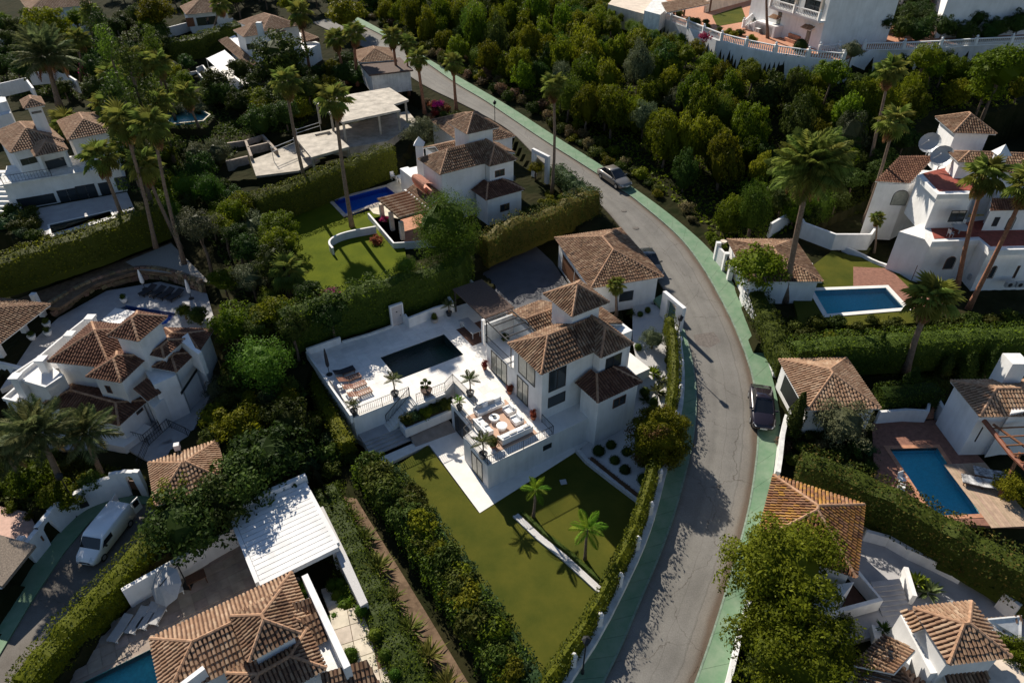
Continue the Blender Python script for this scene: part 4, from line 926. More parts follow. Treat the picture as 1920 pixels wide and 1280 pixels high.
# small stone path in front of low room
# railings of the terrace
railing([FM.p(-13.0, 9.06, 0), FM.p(-10.4, 9.06, 0), FM.p(-7.85, 9.06, 0)], 'iron railing left of the stairs above the grey steps', group=None)
railing([FM.p(-7.7, 7.85, 0), FM.p(-4.9, 7.86, 0), FM.p(-3.75, 8.5, 0), FM.p(-3.66, 6.1, 0), FM.p(-3.6, 4.7, 0)], 'iron railing around the stairwell beside the potted topiary')
railing([FM.p(-5.22, 6.0, 0), FM.p(-5.22, 2.35, 0), FM.p(-6.32, 2.05, 0), FM.p(-6.32, -1.75, 0), FM.p(-3.0, -1.78, 0), FM.p(-.05, -1.78, 0)], 'long iron railing around the white sofa group terrace')
railing([FM.p(-.02, -1.75, 0), FM.p(0, -.1, 0)], 'short iron railing by the house corner near the sofa group', .9)
railing([FM.p(-7.85, 8.95, 0), FM.p(-10.3, 8.95, -2.0)], 'sloping handrail going down the narrow white stairs')
railing([FM.p(-13.1, 9.1, 0), FM.p(-13.2, 14.0, 0)], 'thin iron railing along the outer wall near the wooden loungers', .7)
# brown canopy and dining set
cn = thing('canopy', 'flat brown brushwood canopy beside the pool terrace', 'canopy', FM.p(3.5, 15.3, 0))
MB().box(FM.p(1.85, 12.3, 2.55), FM.u * 3.45, FM.v * 6.1, (0, 0, .14)).build('roof', M['brownroof'], cn)
for a, b in ((1.9, 12.35), (1.9, 18.1), (5.1, 12.35), (5.1, 18.1)): MB().box(FM.p(a, b, 0), FM.u * .14, FM.v * .14, (0, 0, 2.55)).build('post', M['frame'], cn)
MB().box(FM.p(1.4, 11.75, 0), FM.u * .3, FM.v * .3, (0, 0, 2.85)).build('pillar', M['white'], cn)
wallrun([FM.p(5.4, 12.2, 0), FM.p(5.4, 21, 0)], 1.2, .2, 'white2', label='white wall between the brown canopy and the driveway')
ground('canopy_floor', FM.xy((-.4, 12.2), (3.4, 12.2), (3.4, 15.4), (-.4, 15.4)), .012, M['brownrug'], .01)
dt = thing('dining_table', 'long pale dining table under the brown canopy', 'table', FM.p(1.4, 14.4, 0))
MB().box(FM.p(.9, 13.0, .7), FM.u * 1.1, FM.v * 2.7, (0, 0, .07)).build('tabletop', M['metalgrey'], dt)
for a, b in ((1.0, 13.1), (1.8, 13.1), (1.0, 15.5), (1.8, 15.5)): MB().box(FM.p(a, b, 0), FM.u * .08, FM.v * .08, (0, 0, .7)).build('leg', M['metalgrey'], dt)
# ------------------------------------------------------------------ driveway, garage, street walls
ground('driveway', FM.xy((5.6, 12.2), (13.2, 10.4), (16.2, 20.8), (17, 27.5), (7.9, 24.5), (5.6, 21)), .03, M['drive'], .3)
GA = thing('garage', 'white garage with broad brown hip roof beside the road bend', 'garage', FM.p(18, 14, 0))
gb, _ = hip(GA, (1040, 446), (1107.5, 541), (1245, 520), 3.3, -.3, pitch=.40, over=.4, tm='tile')
win(GA, gb, 'BC', (1160, 566), (1188, 544), bars=0)
o_, a_, n_, l_ = gb.face('AB'); opening(GA, gb, 'AB', 1.3, l_ - 1.2, .02, 2.3, glass='woodframe', frame='white2', bars=1, name='garage_doorway')
gq = [FM.p(a, b, 0) for a, b in ((7.9, 24.6), (13, 26.3), (17.5, 27.6), (22, 27.5))]
wallrun(gq, [1.3, 1.4, 1.6, 1.8], .25, label='long white wall between the driveway and the shrubs uphill')
SW = thing('street_gate', 'white street gate wall with dark iron gate right of the garage', 'gate', G(1255, 590))
a, b = P(1238, 592, 0), P(1266, 617, 0); d = (b - a).normalized(); s = Vector((-d.y, d.x, 0))
MB().box(a - d * .2, d * .9, s * .4, (0, 0, 2.5)).box(b - d * .4, d * 1.0, s * .4, (0, 0, 2.5)).box(a - d * .2 + Vector((0, 0, 2.5)), d * ((b - a).length + .8), s * .4, (0, 0, .35)).build('gate_wall', M['white'], SW)
for k in range(7): MB().box(a + d * (.75 + k * .16) + s * .18, d * .03, s * .03, (0, 0, 2.3)).build('bar', M['iron'], SW)
# street wall with posts and the tall hedge inside it
wl = [G(x, y) for x, y in ((1262, 622), (1270, 660), (1274, 722), (1268, 785), (1246, 860), (1222, 955), (1204, 1010), (1179, 1068), (1118, 1190), (1058, 1280), (1020, 1340))]
SWL = thing('street_wall', 'white street wall with ball-topped posts along the green pavement by the lawn', 'wall', wl[4])
wallrun([q + Vector((.16, -.08, 0)) for q in smooth_line(wl, 1)], .7, .5, 'white2', parent=SWL, sink=2.6, name='wall')
for k, q in enumerate(resample_n(wl, 13)):
    if k in (0, 12): continue
    pm = MB().box(q + Vector((-.17, -.17, -.3)), (.34, 0, 0), (0, .34, 0), (0, 0, 2.0)).build('post', M['white'], SWL); m = MB(); m.lathe(q + Vector((0, 0, 1.7)), [(.24, 0), (.24, .07), (.1, .09)], 8); m.ball(q + Vector((0, 0, 1.92)), .17); m.build('finial', M['white'], pm, True)
hp = [q + Vector((-.62, -.12, -.6)) for q in wl]
hedge(smooth_line(hp[:], 1), 1.0, 2.9, 'tall yellow green hedge along the inside of the white street wall by the lawn', 'yellow', bumps=.22, leaf=.2, dens=34, m2='hedge', pointy=.55, frac2=.45)
# white gravel garden on the street side
gp = [(1186, 560, 0), (1240, 575, 0), (1262, 615, 0), (1270, 660, -.3), (1272, 730, -.9), (1262, 800, -1.3), (1232, 900, -1.9), (1214, 950, -2.35), (1085, 846, -2.5), (1120, 812, -2.45), (1180, 770, -1.9), (1198, 700, -1.0), (1186, 640, -.2)]
gv = [P(x, y, z) for x, y, z in gp]; tri = tessellate_polygon([[Vector((p.x, p.y, 0)) for p in gv]]); k = len(gv)
gf = [t if (gv[t[1]] - gv[t[0]]).cross(gv[t[2]] - gv[t[0]]).z > 0 else t[::-1] for t in tri]
mk('white_gravel', gv, gf, M['gravelwhite'], None, kind='structure')
for x, y, r, lb in ((1145, 840, .5, 'clipped ball on the white gravel nearest the low annex'), (1122, 851, .55, 'clipped ball on the white gravel nearest the terrace corner'), (1175, 854, .52, 'clipped ball on the white gravel nearest the round tree trunk'), (1152, 868, .47, 'smallest clipped ball in the middle of the white gravel'), (1171, 886, .5, 'clipped ball second from the street hedge on the white gravel'), (1206, 906, .6, 'largest clipped ball on the white gravel by the street hedge')):
    p = P(x, y, -2.4); bush(p.x, p.y, p.z, r, 'ball0', lb, 'clipped_shrub', group='clipped balls on the white gravel', lift=.75)
wallrun([P(x, y, -2.65) for x, y in ((1082, 846), (1100, 866), (1150, 905), (1210, 950))], .3, .35, 'stonegrey', label='low grey kerb wall between the lawn and the white gravel')
hedge([P(x, y, -2.5) for x, y in ((1108, 862), (1150, 896), (1208, 942))], .35, .35, 'thin brown green edging plants along the white gravel', 'dry', leaf=.16, dens=30)
dv_ = [P(x, y, ZL) for x, y in ((968, 965), (1010, 1005), (1060, 1045), (1133, 1112))]
ground('gravel_strip', [tuple((p + Vector((-.15, -.12, 0)))[:2]) for p in dv_] + [tuple((p + Vector((.15, .12, 0)))[:2]) for p in dv_[::-1]], ZL + .06, M['gravelwhite'], .3)
hedge([p + Vector((.38, .26, 0)) for p in dv_], .35, .3, 'low row of small plants along the gravel strip across the lawn', 'bush' if False else 'hedge', leaf=.14, dens=26)
wallrun([p + Vector((-.22, -.17, 0)) for p in dv_], .14, .12, 'stonegrey', label='thin grey edging wall across the lawn')
for bx, by, tx, ty, lb, r in ((1000, 968, 1004, 918, 'slender bright green palm in the shaded corner of the lawn', 1.25), (1097, 1048, 1101, 992, 'slender bright green palm on the sunlit lawn by the street', 1.6)):
    palm_px(bx, by, ZL, tx, ty, 'bright', lb, r=r * 1.1, tr=.12, n=11, skirt=0, name='king_palm')
p = P(1052, 914 - 5, ZL); MB().box(p, (.5, .1, 0), (-.1, .5, 0), (0, 0, .06)).build('drain_cover', M['metalgrey'], None, label='small pale square drain cover on the shaded lawn', category='drain cover') if False else tag(MB().box(p, (.5, .1, 0), (-.1, .5, 0), (0, 0, .06)).build('drain_cover', M['metalgrey']), 'small pale square drain cover on the shaded lawn', 'drain cover')
# street-side planting
for x, y, z, r, h, k, lb in ((1222, 655, -.4, 1.55, 2.6, 'olive0', 'grey green olive tree in the gravel garden beside the villa'),):
    p = P(x, y, z); tree('olive_tree', p.x, p.y, p.z, r, h, k, lb)
p = P(1228, 860, -1.9); tree('round_tree', p.x, p.y, p.z, 2.9, 5.0, 'round0', 'large round clipped tree between the villa and the street', zsc=1.05)
for i, (x, y, z, s, k, lb) in enumerate(((1183, 590, 0, .8, 'spikyd', 'dark spiky plant against the white garage wall'), (1225, 700, -.8, 1.0, 'cycadb', 'bright green fan plant below the olive tree'), (1232, 735, -1.1, 1.1, 'cycad0', 'deep green leafy plant near the street posts'), (1240, 715, -1.0, .9, 'cycad0', 'green leafy plant right of the bright fan plant'), (1210, 752, -1.5, .8, 'spikyd', 'dark spiky plant by the corner of the low annex'))):
    p = P(x, y, z); planted(p.x, p.y, p.z, s, k, lb, 'garden_plant')
for i, (x, y, z, r) in enumerate(((1200, 592, 0, .32), (1214, 585, 0, .36), (1196, 655, -.4, .4), (1252, 680, -.6, .42), (1208, 740, -1.3, .5), (1225, 760, -1.4, .5))):
    p = P(x, y, z); bush(p.x, p.y, p.z, r, 'ball0', ['dark clipped ball nearest the spiky plant by the garage', 'dark clipped ball near the street gate', 'dark clipped ball left of the olive tree', 'dark clipped ball right of the olive tree', 'dark rounded shrub by the annex roof corner', 'dark rounded shrub above the big round tree'][i], 'clipped_shrub', lift=.75)
palm_px(1156, 588, 0, 1155, 537, 'fan', 'small fan palm in front of the garage wall', r=1.15, tr=.16, n=24, skirt=4)
# street lamps
def lamp(p, h, lb, rz=0.0):
    t = thing('street_lamp', lb, 'street lamp', p); m = MB(); m.lathe(p, [(.12, 0), (.1, .4), (.055, .5), (.045, h - .45), (.03, h - .42)], 8); m.build('post', M['iron'], t)
    q = p + Vector((0, 0, h - .45)); m = MB(); m.lathe(q, [(.08, 0), (.2, .08), (.26, .4), (.3, .43), (.06, .62), (.02, .72)], 6); m.build('lantern', M['iron'], t)
    m = MB(); m.lathe(q, [(.13, .1), (.24, .37)], 6); m.build('lamp_glass', M['plastic'], t)
lamp(G(1263, 668), 4.6, 'black street lamp by the wall beside the olive tree')
lamp(G(1092, 1262, .1), 4.0, 'black street lamp standing beside the hedge at the bottom of the lawn')
lamp(G(928, 233, .1), 3.4, 'black street lamp at the far side beyond the terracotta roofs')
# ------------------------------------------------------------------ OTHER HOUSES
def prism_px(root, name, pts, zt, zb, m='white'):
    mb = MB(); prism(mb, px(pts, zt), zb, zt); return mb.build(name, M[m], root)
def parapet(root, pts, z, h=.5, t=.22, m='white'): return wallrun([P(x, y, z + h) - Vector((0, 0, h)) for x, y in pts], h, t, m, 'parapet', parent=root, sink=.02)
def chimney(root, x, y, ztop, s, h, cap=True, m='white'):
    p = P(x, y, ztop); c = MB().box(p - Vector((s / 2, s / 2, h)), (s, 0, 0), (0, s, 0), (0, 0, h)).build('chimney', M[m], root)
    if cap:
        k = s * .75; m_ = MB(); m_.add([p + Vector(v) for v in ((-k, -k, .12), (k, -k, .12), (k, k, .12), (-k, k, .12), (0, 0, .12 + s * 1.1))], [(3, 2, 1, 0), (0, 1, 4), (1, 2, 4), (2, 3, 4), (3, 0, 4)]); m_.build('chimney_cap', M[m], c)
# ---- middle villa with the blue pool
KB = 1.13; q = P(825, 328, ZB + 5.4 * KB); fb = Fr((q.x, q.y, ZB), 33, KB); fb.o = fb.o + fb.u * .3 + fb.v * .2
V2 = thing('villa', 'white villa with mottled brown roofs and tower above the bright lawn and blue pool', 'villa', fb.o)
B2 = villa(fb, V2, an_zb=-1.2)
win(V2, B2['side'], 'AB', (928, 333), (946, 316), bars=1, frame='woodframe'); win(V2, B2['annex'], 'AB', (938, 398), (955, 380), bars=1, frame='woodframe')
win(V2, B2['side'], 'BC', (961, 328), (966, 340), bars=0)
chimney(V2, 786, 272, ZB + 7.4, .85, 5.6)
MB().box(fb.p(-.9, 4.6, 0), fb.u * 1.0, fb.v * 3.8, (0, 0, 3.6)).build('side_wall', M['white'], V2)
vm = MB(); a0 = fb.p(-1.9, 1.0, 3.4)
for k in range(8):
    t0, t1 = R(180 * k / 8 * .62 + 20), R(180 * (k + 1) / 8 * .62 + 20); pt = lambda t, v: a0 + fb.u * (1.95 - 1.9 * math.sin(t) * .9) + fb.v * v + Vector((0, 0, -.9 + 1.9 * math.cos(t - .9)))
    vm.add([pt(t0, 0), pt(t0, 2.8), pt(t1, 2.8), pt(t1, 0)], [(0, 1, 2, 3), (3, 2, 1, 0)])
vm.box(fb.p(-1.0, 1.0, .5), fb.u * 1.0, fb.v * 2.8, (0, 0, 3.0)); vm.build('vaulted_hood', M['pink'], V2)
shed(V2, [fb.p(-2.2, -.2, 2.3), fb.p(-2.2, 4.6, 2.3), fb.p(-.05, 4.6, 3.2), fb.p(-.05, -.2, 3.2)])
pb = thing('tiled_pergola', 'white pergola with tile covered beams in front of the middle villa', 'pergola', fb.p(-4, 1, 0))
for k in range(9):
    bm_ = MB().box(fb.p(-5.6, 3.7 - k * .62, 2.3), fb.u * 3.4, fb.v * .16, (0, 0, .16)).build('beam', M['woodframe'], pb)
    t = MB(); ridgeline(t, fb.p(-5.7, 3.78 - k * .62, 2.5), fb.p(-2.2, 3.78 - k * .62, 2.5), .2); t.build('beam_tiles', M['tilelit'], bm_, kind='stuff')
for v_ in (3.6, 1.2, -1.2): MB().box(fb.p(-5.6, v_, -.5), fb.u * .4, fb.v * .4, (0, 0, 2.78)).build('pillar', M['cream'], pb)
MB().box(fb.p(-2.35, -1.5, 2.3), fb.u * .2, fb.v * 6, (0, 0, .25)).build('wall_beam', M['white'], pb)
mb = MB(); prism(mb, [tuple(fb.p(a, b)[:2]) for a, b in ((-6.4, 5.2), (-6.9, -2.2), (-2.2, -4.4), (0, -4.4), (0, 5.2))], ZB - 2.6, ZB - .1); mb.build('raised_terrace', M['white'], V2)
mb = MB(); prism(mb, [tuple(fb.p(a, b)[:2]) for a, b in ((-6.2, 5.0), (-6.7, -2.0), (-2.2, -4.2), (-.2, -4.2), (-.2, 5.0))], ZB - .096, ZB - .05); mb.build('terrace_floor', M['terracotta'], V2)
wallrun([fb.p(-6.4, 5.2, -.1), fb.p(-6.9, -2.2, -.1), fb.p(-2.2, -4.4, -.1)], .75, .22, 'white', 'parapet', parent=V2)
aw = thing('awning', 'small rusty pink awning sticking out over the lawn below the middle villa', 'awning', P(732, 470, ZB - .6))
mk('canvas', [P(710, 463, ZB - .2), P(727, 452, ZB - .1), P(745, 468, ZB - 1.0), P(725, 487, ZB - 1.2)], [(0, 1, 2, 3)], M['pink'], aw); MB().tube([P(727, 452, ZB - .12), P(745, 468, ZB - 1.02)], .04).tube([P(710, 463, ZB - .22), P(725, 487, ZB - 1.22)], .04).build('awning_arm', M['white'], aw)
# back roof beside the road
V2b = thing('garage', 'low building with brown hip roof beside the road behind the middle villa', 'garage', P(880, 240, 4))
hip(V2b, (806, 226), (872, 275), (955, 249), 5.6, 2.2, pitch=.42, over=.3)
ga = thing('garden_gate', 'white arched gate wall at the road edge beside the middle villa', 'gate', G(1010, 320)); o1 = G(996, 330, .1); o2 = G(1026, 346, .1); d = (o2 - o1).normalized(); s = Vector((-d.y, d.x, 0)); Lw = (o2 - o1).length
MB().box(o1, d * .6, s * .4, (0, 0, 3.3)).box(o2 - d * .6, d * .6, s * .4, (0, 0, 3.3)).box(o1 + Vector((0, 0, 3.3)), d * Lw, s * .4, (0, 0, .5)).build('gate_wall', M['white'], ga)
for k in range(6): MB().box(o1 + d * (.7 + k * .2) + s * .18, d * .04, s * .04, (0, 0, 2.6)).build('bar', M['iron'], ga)
# ---- concrete skeleton
VC = thing('unfinished_building', 'bare concrete frame of a house under construction behind the hedge', 'building site', P(650, 250, ZI))
sp = [(587, 189), (642, 229), (750.6, 206), (738, 196), (766, 187), (730, 164)]; prism_px(VC, 'roof_slab', sp, ZI + 4.0, ZI + 3.7, 'concrete')
prism_px(VC, 'lower_slab', [(560, 262), (640, 236), (765, 208), (782, 228), (728, 264), (655, 277)], ZI + .6, ZI - 1.5, 'concrete')
for x, y in ((594, 193), (620, 211), (643, 226), (710, 212), (746, 205), (760, 188), (690, 175), (660, 182)):
    p = P(x, y, ZI + 3.7); MB().box(Vector((p.x - .15, p.y - .15, ZI + .6)), (.3, 0, 0), (0, .3, 0), (0, 0, 3.1)).build('column', M['concrete'], VC)
prism_px(VC, 'back_wall', [(640, 200), (650, 206), (735, 188), (727, 182)], ZI + 2.6, ZI + .6, 'cream')
mb = MB(); prism(mb, px([(552, 256), (583.7, 295), (655, 275), (620, 243)], ZI + 1.8), ZI + 1.45, ZI + 1.8, [px([(590, 252), (618, 246), (623, 252), (594, 259)], ZI + 1.8)]); mb.build('terrace_slab', M['concrete'], VC)
for x, y in ((556, 259), (585, 291), (650, 273)): p = P(x, y, ZI + 1.45); MB().box(Vector((p.x - .15, p.y - .15, ZI - 1)), (.3, 0, 0), (0, .3, 0), (0, 0, 2.45)).build('column', M['concrete'], VC)
ground('site_floor', px([(470, 300), (552, 270), (600, 300), (560, 320), (480, 330)], ZI - .4), ZI - .4, M['concrete'])
for pts in ([(432, 292), (466, 287), (477, 317)], [(466, 287), (497, 276), (524, 306)], [(470, 300), (507, 291)], [(430, 327), (470, 317)]): wallrun([P(x, y, ZI - 1.6) for x, y in pts], 1.9, .35, 'blockwall', 'unfinished_wall', parent=VC)
for pts in ([(510, 285), (552, 268)], [(556, 250), (600, 236)]):
    a, b = P(*pts[0], ZI + 1), P(*pts[1], ZI + 1); MB().tube([a, b], .05).tube([a + Vector((0, 0, .5)), b + Vector((0, 0, .5))], .05).tube([a - Vector((0, 0, 1.5)), a + Vector((0, 0, .7))], .05).tube([b - Vector((0, 0, 1.5)), b + Vector((0, 0, .7))], .05).build('guard_rail', M['metalgrey'], VC)
# ---- upper left villa
V3 = thing('villa', 'wide white villa with brown roofs and arcade behind a tall dark hedge', 'villa', P(100, 380, ZH))
e = ZH + 6.0
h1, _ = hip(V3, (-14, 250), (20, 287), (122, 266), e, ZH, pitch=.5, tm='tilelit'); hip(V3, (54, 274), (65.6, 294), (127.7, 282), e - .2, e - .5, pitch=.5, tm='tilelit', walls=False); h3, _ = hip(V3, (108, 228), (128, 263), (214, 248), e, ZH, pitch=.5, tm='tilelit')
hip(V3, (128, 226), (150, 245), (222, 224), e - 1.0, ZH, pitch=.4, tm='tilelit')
tw, _ = hip(V3, (39, 189), (46, 204), (84, 198), ZH + 9.6, ZH + 3, pitch=.6, tm='tilelit'); win(V3, tw, 'BC', (60, 214), (77, 207), bars=0)
bf_ = Block(P(26, 391, ZH), *(lambda d, L_: (d, L_, Vector((-d.y, d.x, 0)), 6.0))((P(238, 354, ZH) - P(26, 391, ZH)).normalized(), (P(238, 354, ZH) - P(26, 391, ZH)).length), ZH - .4, ZH + 2.9)
bf_.mb().build('arcade', M['white'], V3); MB().box(bf_.p(-.2, -.5, ZH + 2.9), bf_.u * (bf_.lu + .4), bf_.v * 3.5, (0, 0, .2)).build('balcony_floor', M['white2'], V3)
win(V3, bf_, 'AB', (38, 391), (100, 362), bars=0, glass='darkopen' if False else 'glass'); win(V3, bf_, 'AB', (115, 381), (141, 352), bars=1); win(V3, bf_, 'AB', (150, 375), (176, 344), bars=1); win(V3, bf_, 'AB', (192, 368), (206, 340), bars=0); win(V3, bf_, 'AB', (222, 357), (236, 330), bars=0)  # first pane is dark colour standing in for the open carport's shade
win(V3, h1, 'BC', (42, 311), (66, 293), bars=1); 
for x, y in ((86, 322), (132, 312)): p = P(x, y, ZH + 3.1); MB().box(p - Vector((.2, .2, 0)), (.4, 0, 0), (0, .4, 0), (0, 0, 2.7)).build('porch_column', M['white'], V3)
win(V3, h1, 'BC', (88, 322), (124, 293), bars=0)  # dark pane stands in for the shade inside the open porch
railing([bf_.p(.2, -.4, ZH + 3.1), bf_.p(bf_.lu * .42, -.4, ZH + 3.1)], 'railing on the balcony of the far left villa', .9, step=.3)
ground('patio', px([(20, 400), (238, 360), (252, 392), (70, 446), (55, 425)], ZH), ZH, M['greystone'], .4, [px([(93, 422), (206, 396), (213, 408), (98, 442)], ZH)])
pool('narrow dark green pool in front of the upper left villa', px([(93, 422), (206, 396), (213, 408), (98, 442)], ZH), ZH, 'waterdark', M['poolgreen'], cw=.2, coping='terrace')
sr = thing('garden_stairs', 'flight of pale outdoor steps at the left edge beside the arcade villa', 'stairs', P(15, 360, ZH))
for k in range(9): p = P(2 + k * 2.6, 322 + k * 9, ZH + 2.4 - k * .28); MB().box(p - Vector((1.4, .3, .5)), (2.2, 0, 0), (0, .75, 0), (0, 0, .5)).build('step', M['terrace'], sr)
# ---- far houses, top left
N1 = thing('villa', 'white villa with stretched square awning beside tall palms at the upper left', 'villa', P(500, 140, 5))
n1, _ = hip(N1, (438, 58), (456.5, 70), (534, 58.5), 12.0, 4, pitch=.45, tm='tilelit'); hip(N1, (446, 42), (492, 60), (548, 42), 12.4, 4, pitch=.42, tm='tilelit'); win(N1, n1, 'AB', (446, 92), (452, 80), bars=0) if False else win(N1, n1, 'BC', (464, 94), (476, 81), bars=0)
prism_px(N1, 'wing', [(428, 74), (470, 118), (540, 112), (600, 82), (560, 60), (500, 60)], 8.6, 4); shed(N1, [P(409, 76, 8.2), P(468, 127, 8.2), P(484, 119, 9.2), P(428, 70, 9.2)], 'tile'); prism_px(N1, 'roof_terrace', [(428, 72), (482, 118), (490, 112), (440, 66)], 9.0, 4)
shed(N1, [P(566, 80, 9.0), P(600, 77, 9.0), P(597, 70, 9.6), P(566, 62, 9.6)], 'tilelit'); chimney(N1, 485, 42, 14.6, .8, 3.2, False)
prism_px(N1, 'terrace', [(380, 132), (412, 118), (474, 152), (440, 172), (408, 160)], 5.6, 4, 'terrace'); parapet(N1, [(368, 127), (380, 122), (412, 166)], 5.6, .8)
an = thing('awning', 'bright white square awning on the terrace of the far villa', 'awning', P(415, 130, 7)); mk('canvas', [P(387, 110, 8.6), P(421, 94, 9.0), P(442.5, 113, 8.8), P(408.5, 130, 8.4)], [(3, 2, 1, 0)], M['fabricwhite'], an)
for x, y, z in ((387, 110, 8.6), (442.5, 113, 8.8), (408.5, 130, 8.4), (421, 94, 9.0)): p = P(x, y, z); MB().tube([p, Vector((p.x, p.y, 5.5))], .06).build('pole', M['metalgrey'], an)
pool('bright turquoise pool glimpsed between palms at the upper left', px([(308, 200), (345, 190), (392, 215), (380, 226), (318, 232)], 4.6), 4.6, 'water', M['poolturq'], cw=.22, coping='sandstone')
wallrun([P(x, y, 4.6) for x, y in ((318, 158), (372, 146), (395, 172))], 1.2, .3, label='white wall beside the turquoise pool at the upper left')
N2 = thing('house', 'low white building with brushwood roof beside the upper road', 'house', P(720, 150, 6)); nb_ = Block(*(lambda r: (r[0], r[1], r[2], r[3], r[4]))(rect((677, 117), (696, 139), (762, 124), 8.8)), 5.5, 8.6); nb_.mb().build('wall', M['white2'], N2)
MB().box(nb_.p(-.4, -.4, 8.6), nb_.u * (nb_.lu + .8), nb_.v * (nb_.lv + .8), (0, 0, .22)).build('roof', M['brownroof'], N2); hip(N2, (664, 96), (674, 118), (738, 104), 9.0, 6, pitch=.4, tm='tilelit')
N3 = thing('house', 'white house with tiled roof at the top left corner', 'house', P(110, 40, 8)); n3, _ = hip(N3, (38, 0), (54, 22), (172, 8), 12.5, 7, pitch=.45, tm='tilelit'); win(N3, n3, 'BC', (148, 29), (164, 20), bars=1)
wallrun([P(x, y, 7) for x, y in ((143, 78), (172, 70), (203, 66))], 1.8, .4, label='white wall below the house at the top left corner')
N4 = thing('house', 'small white house with wooden door at the top edge', 'house', P(385, 40, 8)); n4, _ = hip(N4, (338, 13), (349, 28), (430, 21), 11.0, 7.5, pitch=.5, tm='tilelit'); win(N4, n4, 'BC', (371, 49), (404, 30), bars=1); win(N4, n4, 'BC', (352, 51), (362, 33), bars=0, glass='wood', frame='wood', name='door')
wallrun([P(x, y, 7.4) for x, y in ((300, 62), (318, 66), (356, 56), (440, 48))], 1.4, .3, label='white garden wall of the small house at the top edge')
for pts, lb in (([(0, 178), (55, 165), (70, 185)], 'white wall behind the tower of the upper left villa'), ([(0, 30), (22, 12)], 'white wall at the extreme top left corner'), ([(60, 155), (120, 150), (150, 170)], 'low white wall behind the feathery palm')): wallrun([P(x, y, 6.2) for x, y in pts], 1.6, .3, label=lb)
NX = thing('house', 'white flat roofed building at the left edge behind the tower', 'house', P(5, 210, 6)); prism_px(NX, 'wall', [(-40, 190), (-30, 225), (20, 212), (12, 188)], 8, 4); prism_px(NX, 'upper_wall', [(-40, 180), (-30, 200), (12, 190), (10, 182)], 9.2, 8)
# ---- left villa
V4 = thing('villa', 'rambling white villa with dark brown roofs and tower at the left edge', 'villa', P(200, 720, ZC2))
hip(V4, (172, 604), (90, 678), (196, 702), 3.0, ZC2, pitch=.5, tm='tilered'); hw, _ = hip(V4, (162, 706), (227, 717), (276, 665), 3.0, ZC2, pitch=.55, tm='tilered'); win(V4, hw, 'AB', (196, 722), (212, 737), bars=0, frame='woodframe')
hip(V4, (201, 629), (259.7, 640), (308, 593), 5.6, 1, pitch=.62, over=.45, tm='tilered')
hl, _ = hip(V4, (80, 757), (223, 798), (270, 748), 0.0, ZC2, pitch=.38, tm='tilered'); win(V4, hl, 'BC', (257, 778), (266, 762), bars=0, frame='woodframe'); win(V4, hl, 'AB', (190, 803), (206, 817), bars=0)
hr, _ = hip(V4, (374, 658), (401, 618), (322, 600), 2.4, ZC2, pitch=.42, tm='tilered'); hip(V4, (331, 697), (368, 661), (338, 640), 2.2, ZC2, pitch=.4, tm='tilered'); hip(V4, (275, 664), (308, 671), (336, 634), 3.3, ZC2, pitch=.4, tm='tilered')
win(V4, hr, 'AB', (340, 740), (368, 690), bars=0); shed(V4, [P(276, 752, 1.2), P(303, 735, 1.2), P(276, 708, 2.0), P(250, 728, 2.0)], 'tilered')
prism_px(V4, 'roof_terrace', [(27, 706), (86, 724), (119, 702), (72, 670)], 2.0, ZC2); parapet(V4, [(72, 672), (28, 707), (86, 724), (117, 703)], 2.0, .35); prism_px(V4, 'side_terrace', [(6, 745), (52, 756), (62, 736), (32, 722)], .4, ZC2); parapet(V4, [(32, 723), (6, 745), (50, 755)], .4, .3)
for x, y, z in ((78, 675, 3.2), (132, 628, 2.6), (170, 597, 2.6), (30, 708, 2.6)): p = P(x, y, z); MB().box(p - Vector((.32, .32, 2)), (.64, 0, 0), (0, .64, 0), (0, 0, 2)).box(p - Vector((.42, .42, 0)), (.84, 0, 0), (0, .84, 0), (0, 0, .22)).build('pillar', M['white'], V4)
wallrun([P(x, y, 1.2) for x, y in ((30, 712), (78, 680), (132, 634), (172, 602))], .7, .16, 'white', 'roof_rail', parent=V4); prism_px(V4, 'entry_block', [(272, 697), (323, 682), (330, 703), (288, 722)], 1.9, ZC2); prism_px(V4, 'entry_wall', [(276, 752), (303, 733), (312, 742), (288, 765)], .2, ZC2)
eb = Block(P(290, 790, ZC2), *(lambda d: (d, (P(322, 752, ZC2) - P(290, 790, ZC2)).length, Vector((-d.y, d.x, 0)), .3))((P(322, 752, ZC2) - P(290, 790, ZC2)).normalized()), ZC2, ZC2 + 2.6); eb.mb().build('porch_wall', M['white'], V4); opening(V4, eb, 'AB', .3, eb.lu - .3, ZC2, ZC2 + 2.3, glass='woodframe', frame='woodframe', bars=0, arch=True, name='door')
prism_px(V4, 'gable', [(335, 636), (352, 624), (366, 652), (378, 658), (372, 664)], 3.4, 1)
ground('villa_terrace', px([(40, 802), (85, 845), (233, 838), (290, 872), (352, 828), (415, 700), (380, 640), (200, 700)], ZC2), ZC2 + .02, M['greystone'], 1.0)
prism_px(V4, 'lower_wall', [(36, 800), (232, 838), (285, 800), (240, 780), (90, 760)], ZC2 + .6, ZC2 - 1.2)
for a, lb in (([(245, 822), (274, 830), (302, 805), (294, 790)], 'iron railing around the sunken entrance steps of the left villa'), ([(322, 802), (352, 816), (362, 822)], 'iron railing on the entrance landing of the left villa'), ([(262, 878), (280, 835), (318, 800)], 'sloping iron handrail of the steps down to the cul-de-sac')): railing([P(x, y, ZC2 + .05) for x, y in a], lb, .95, step=.25)
es = thing('entrance_steps', 'shaded grey steps going down in front of the left villa', 'steps', P(290, 850, ZC2))
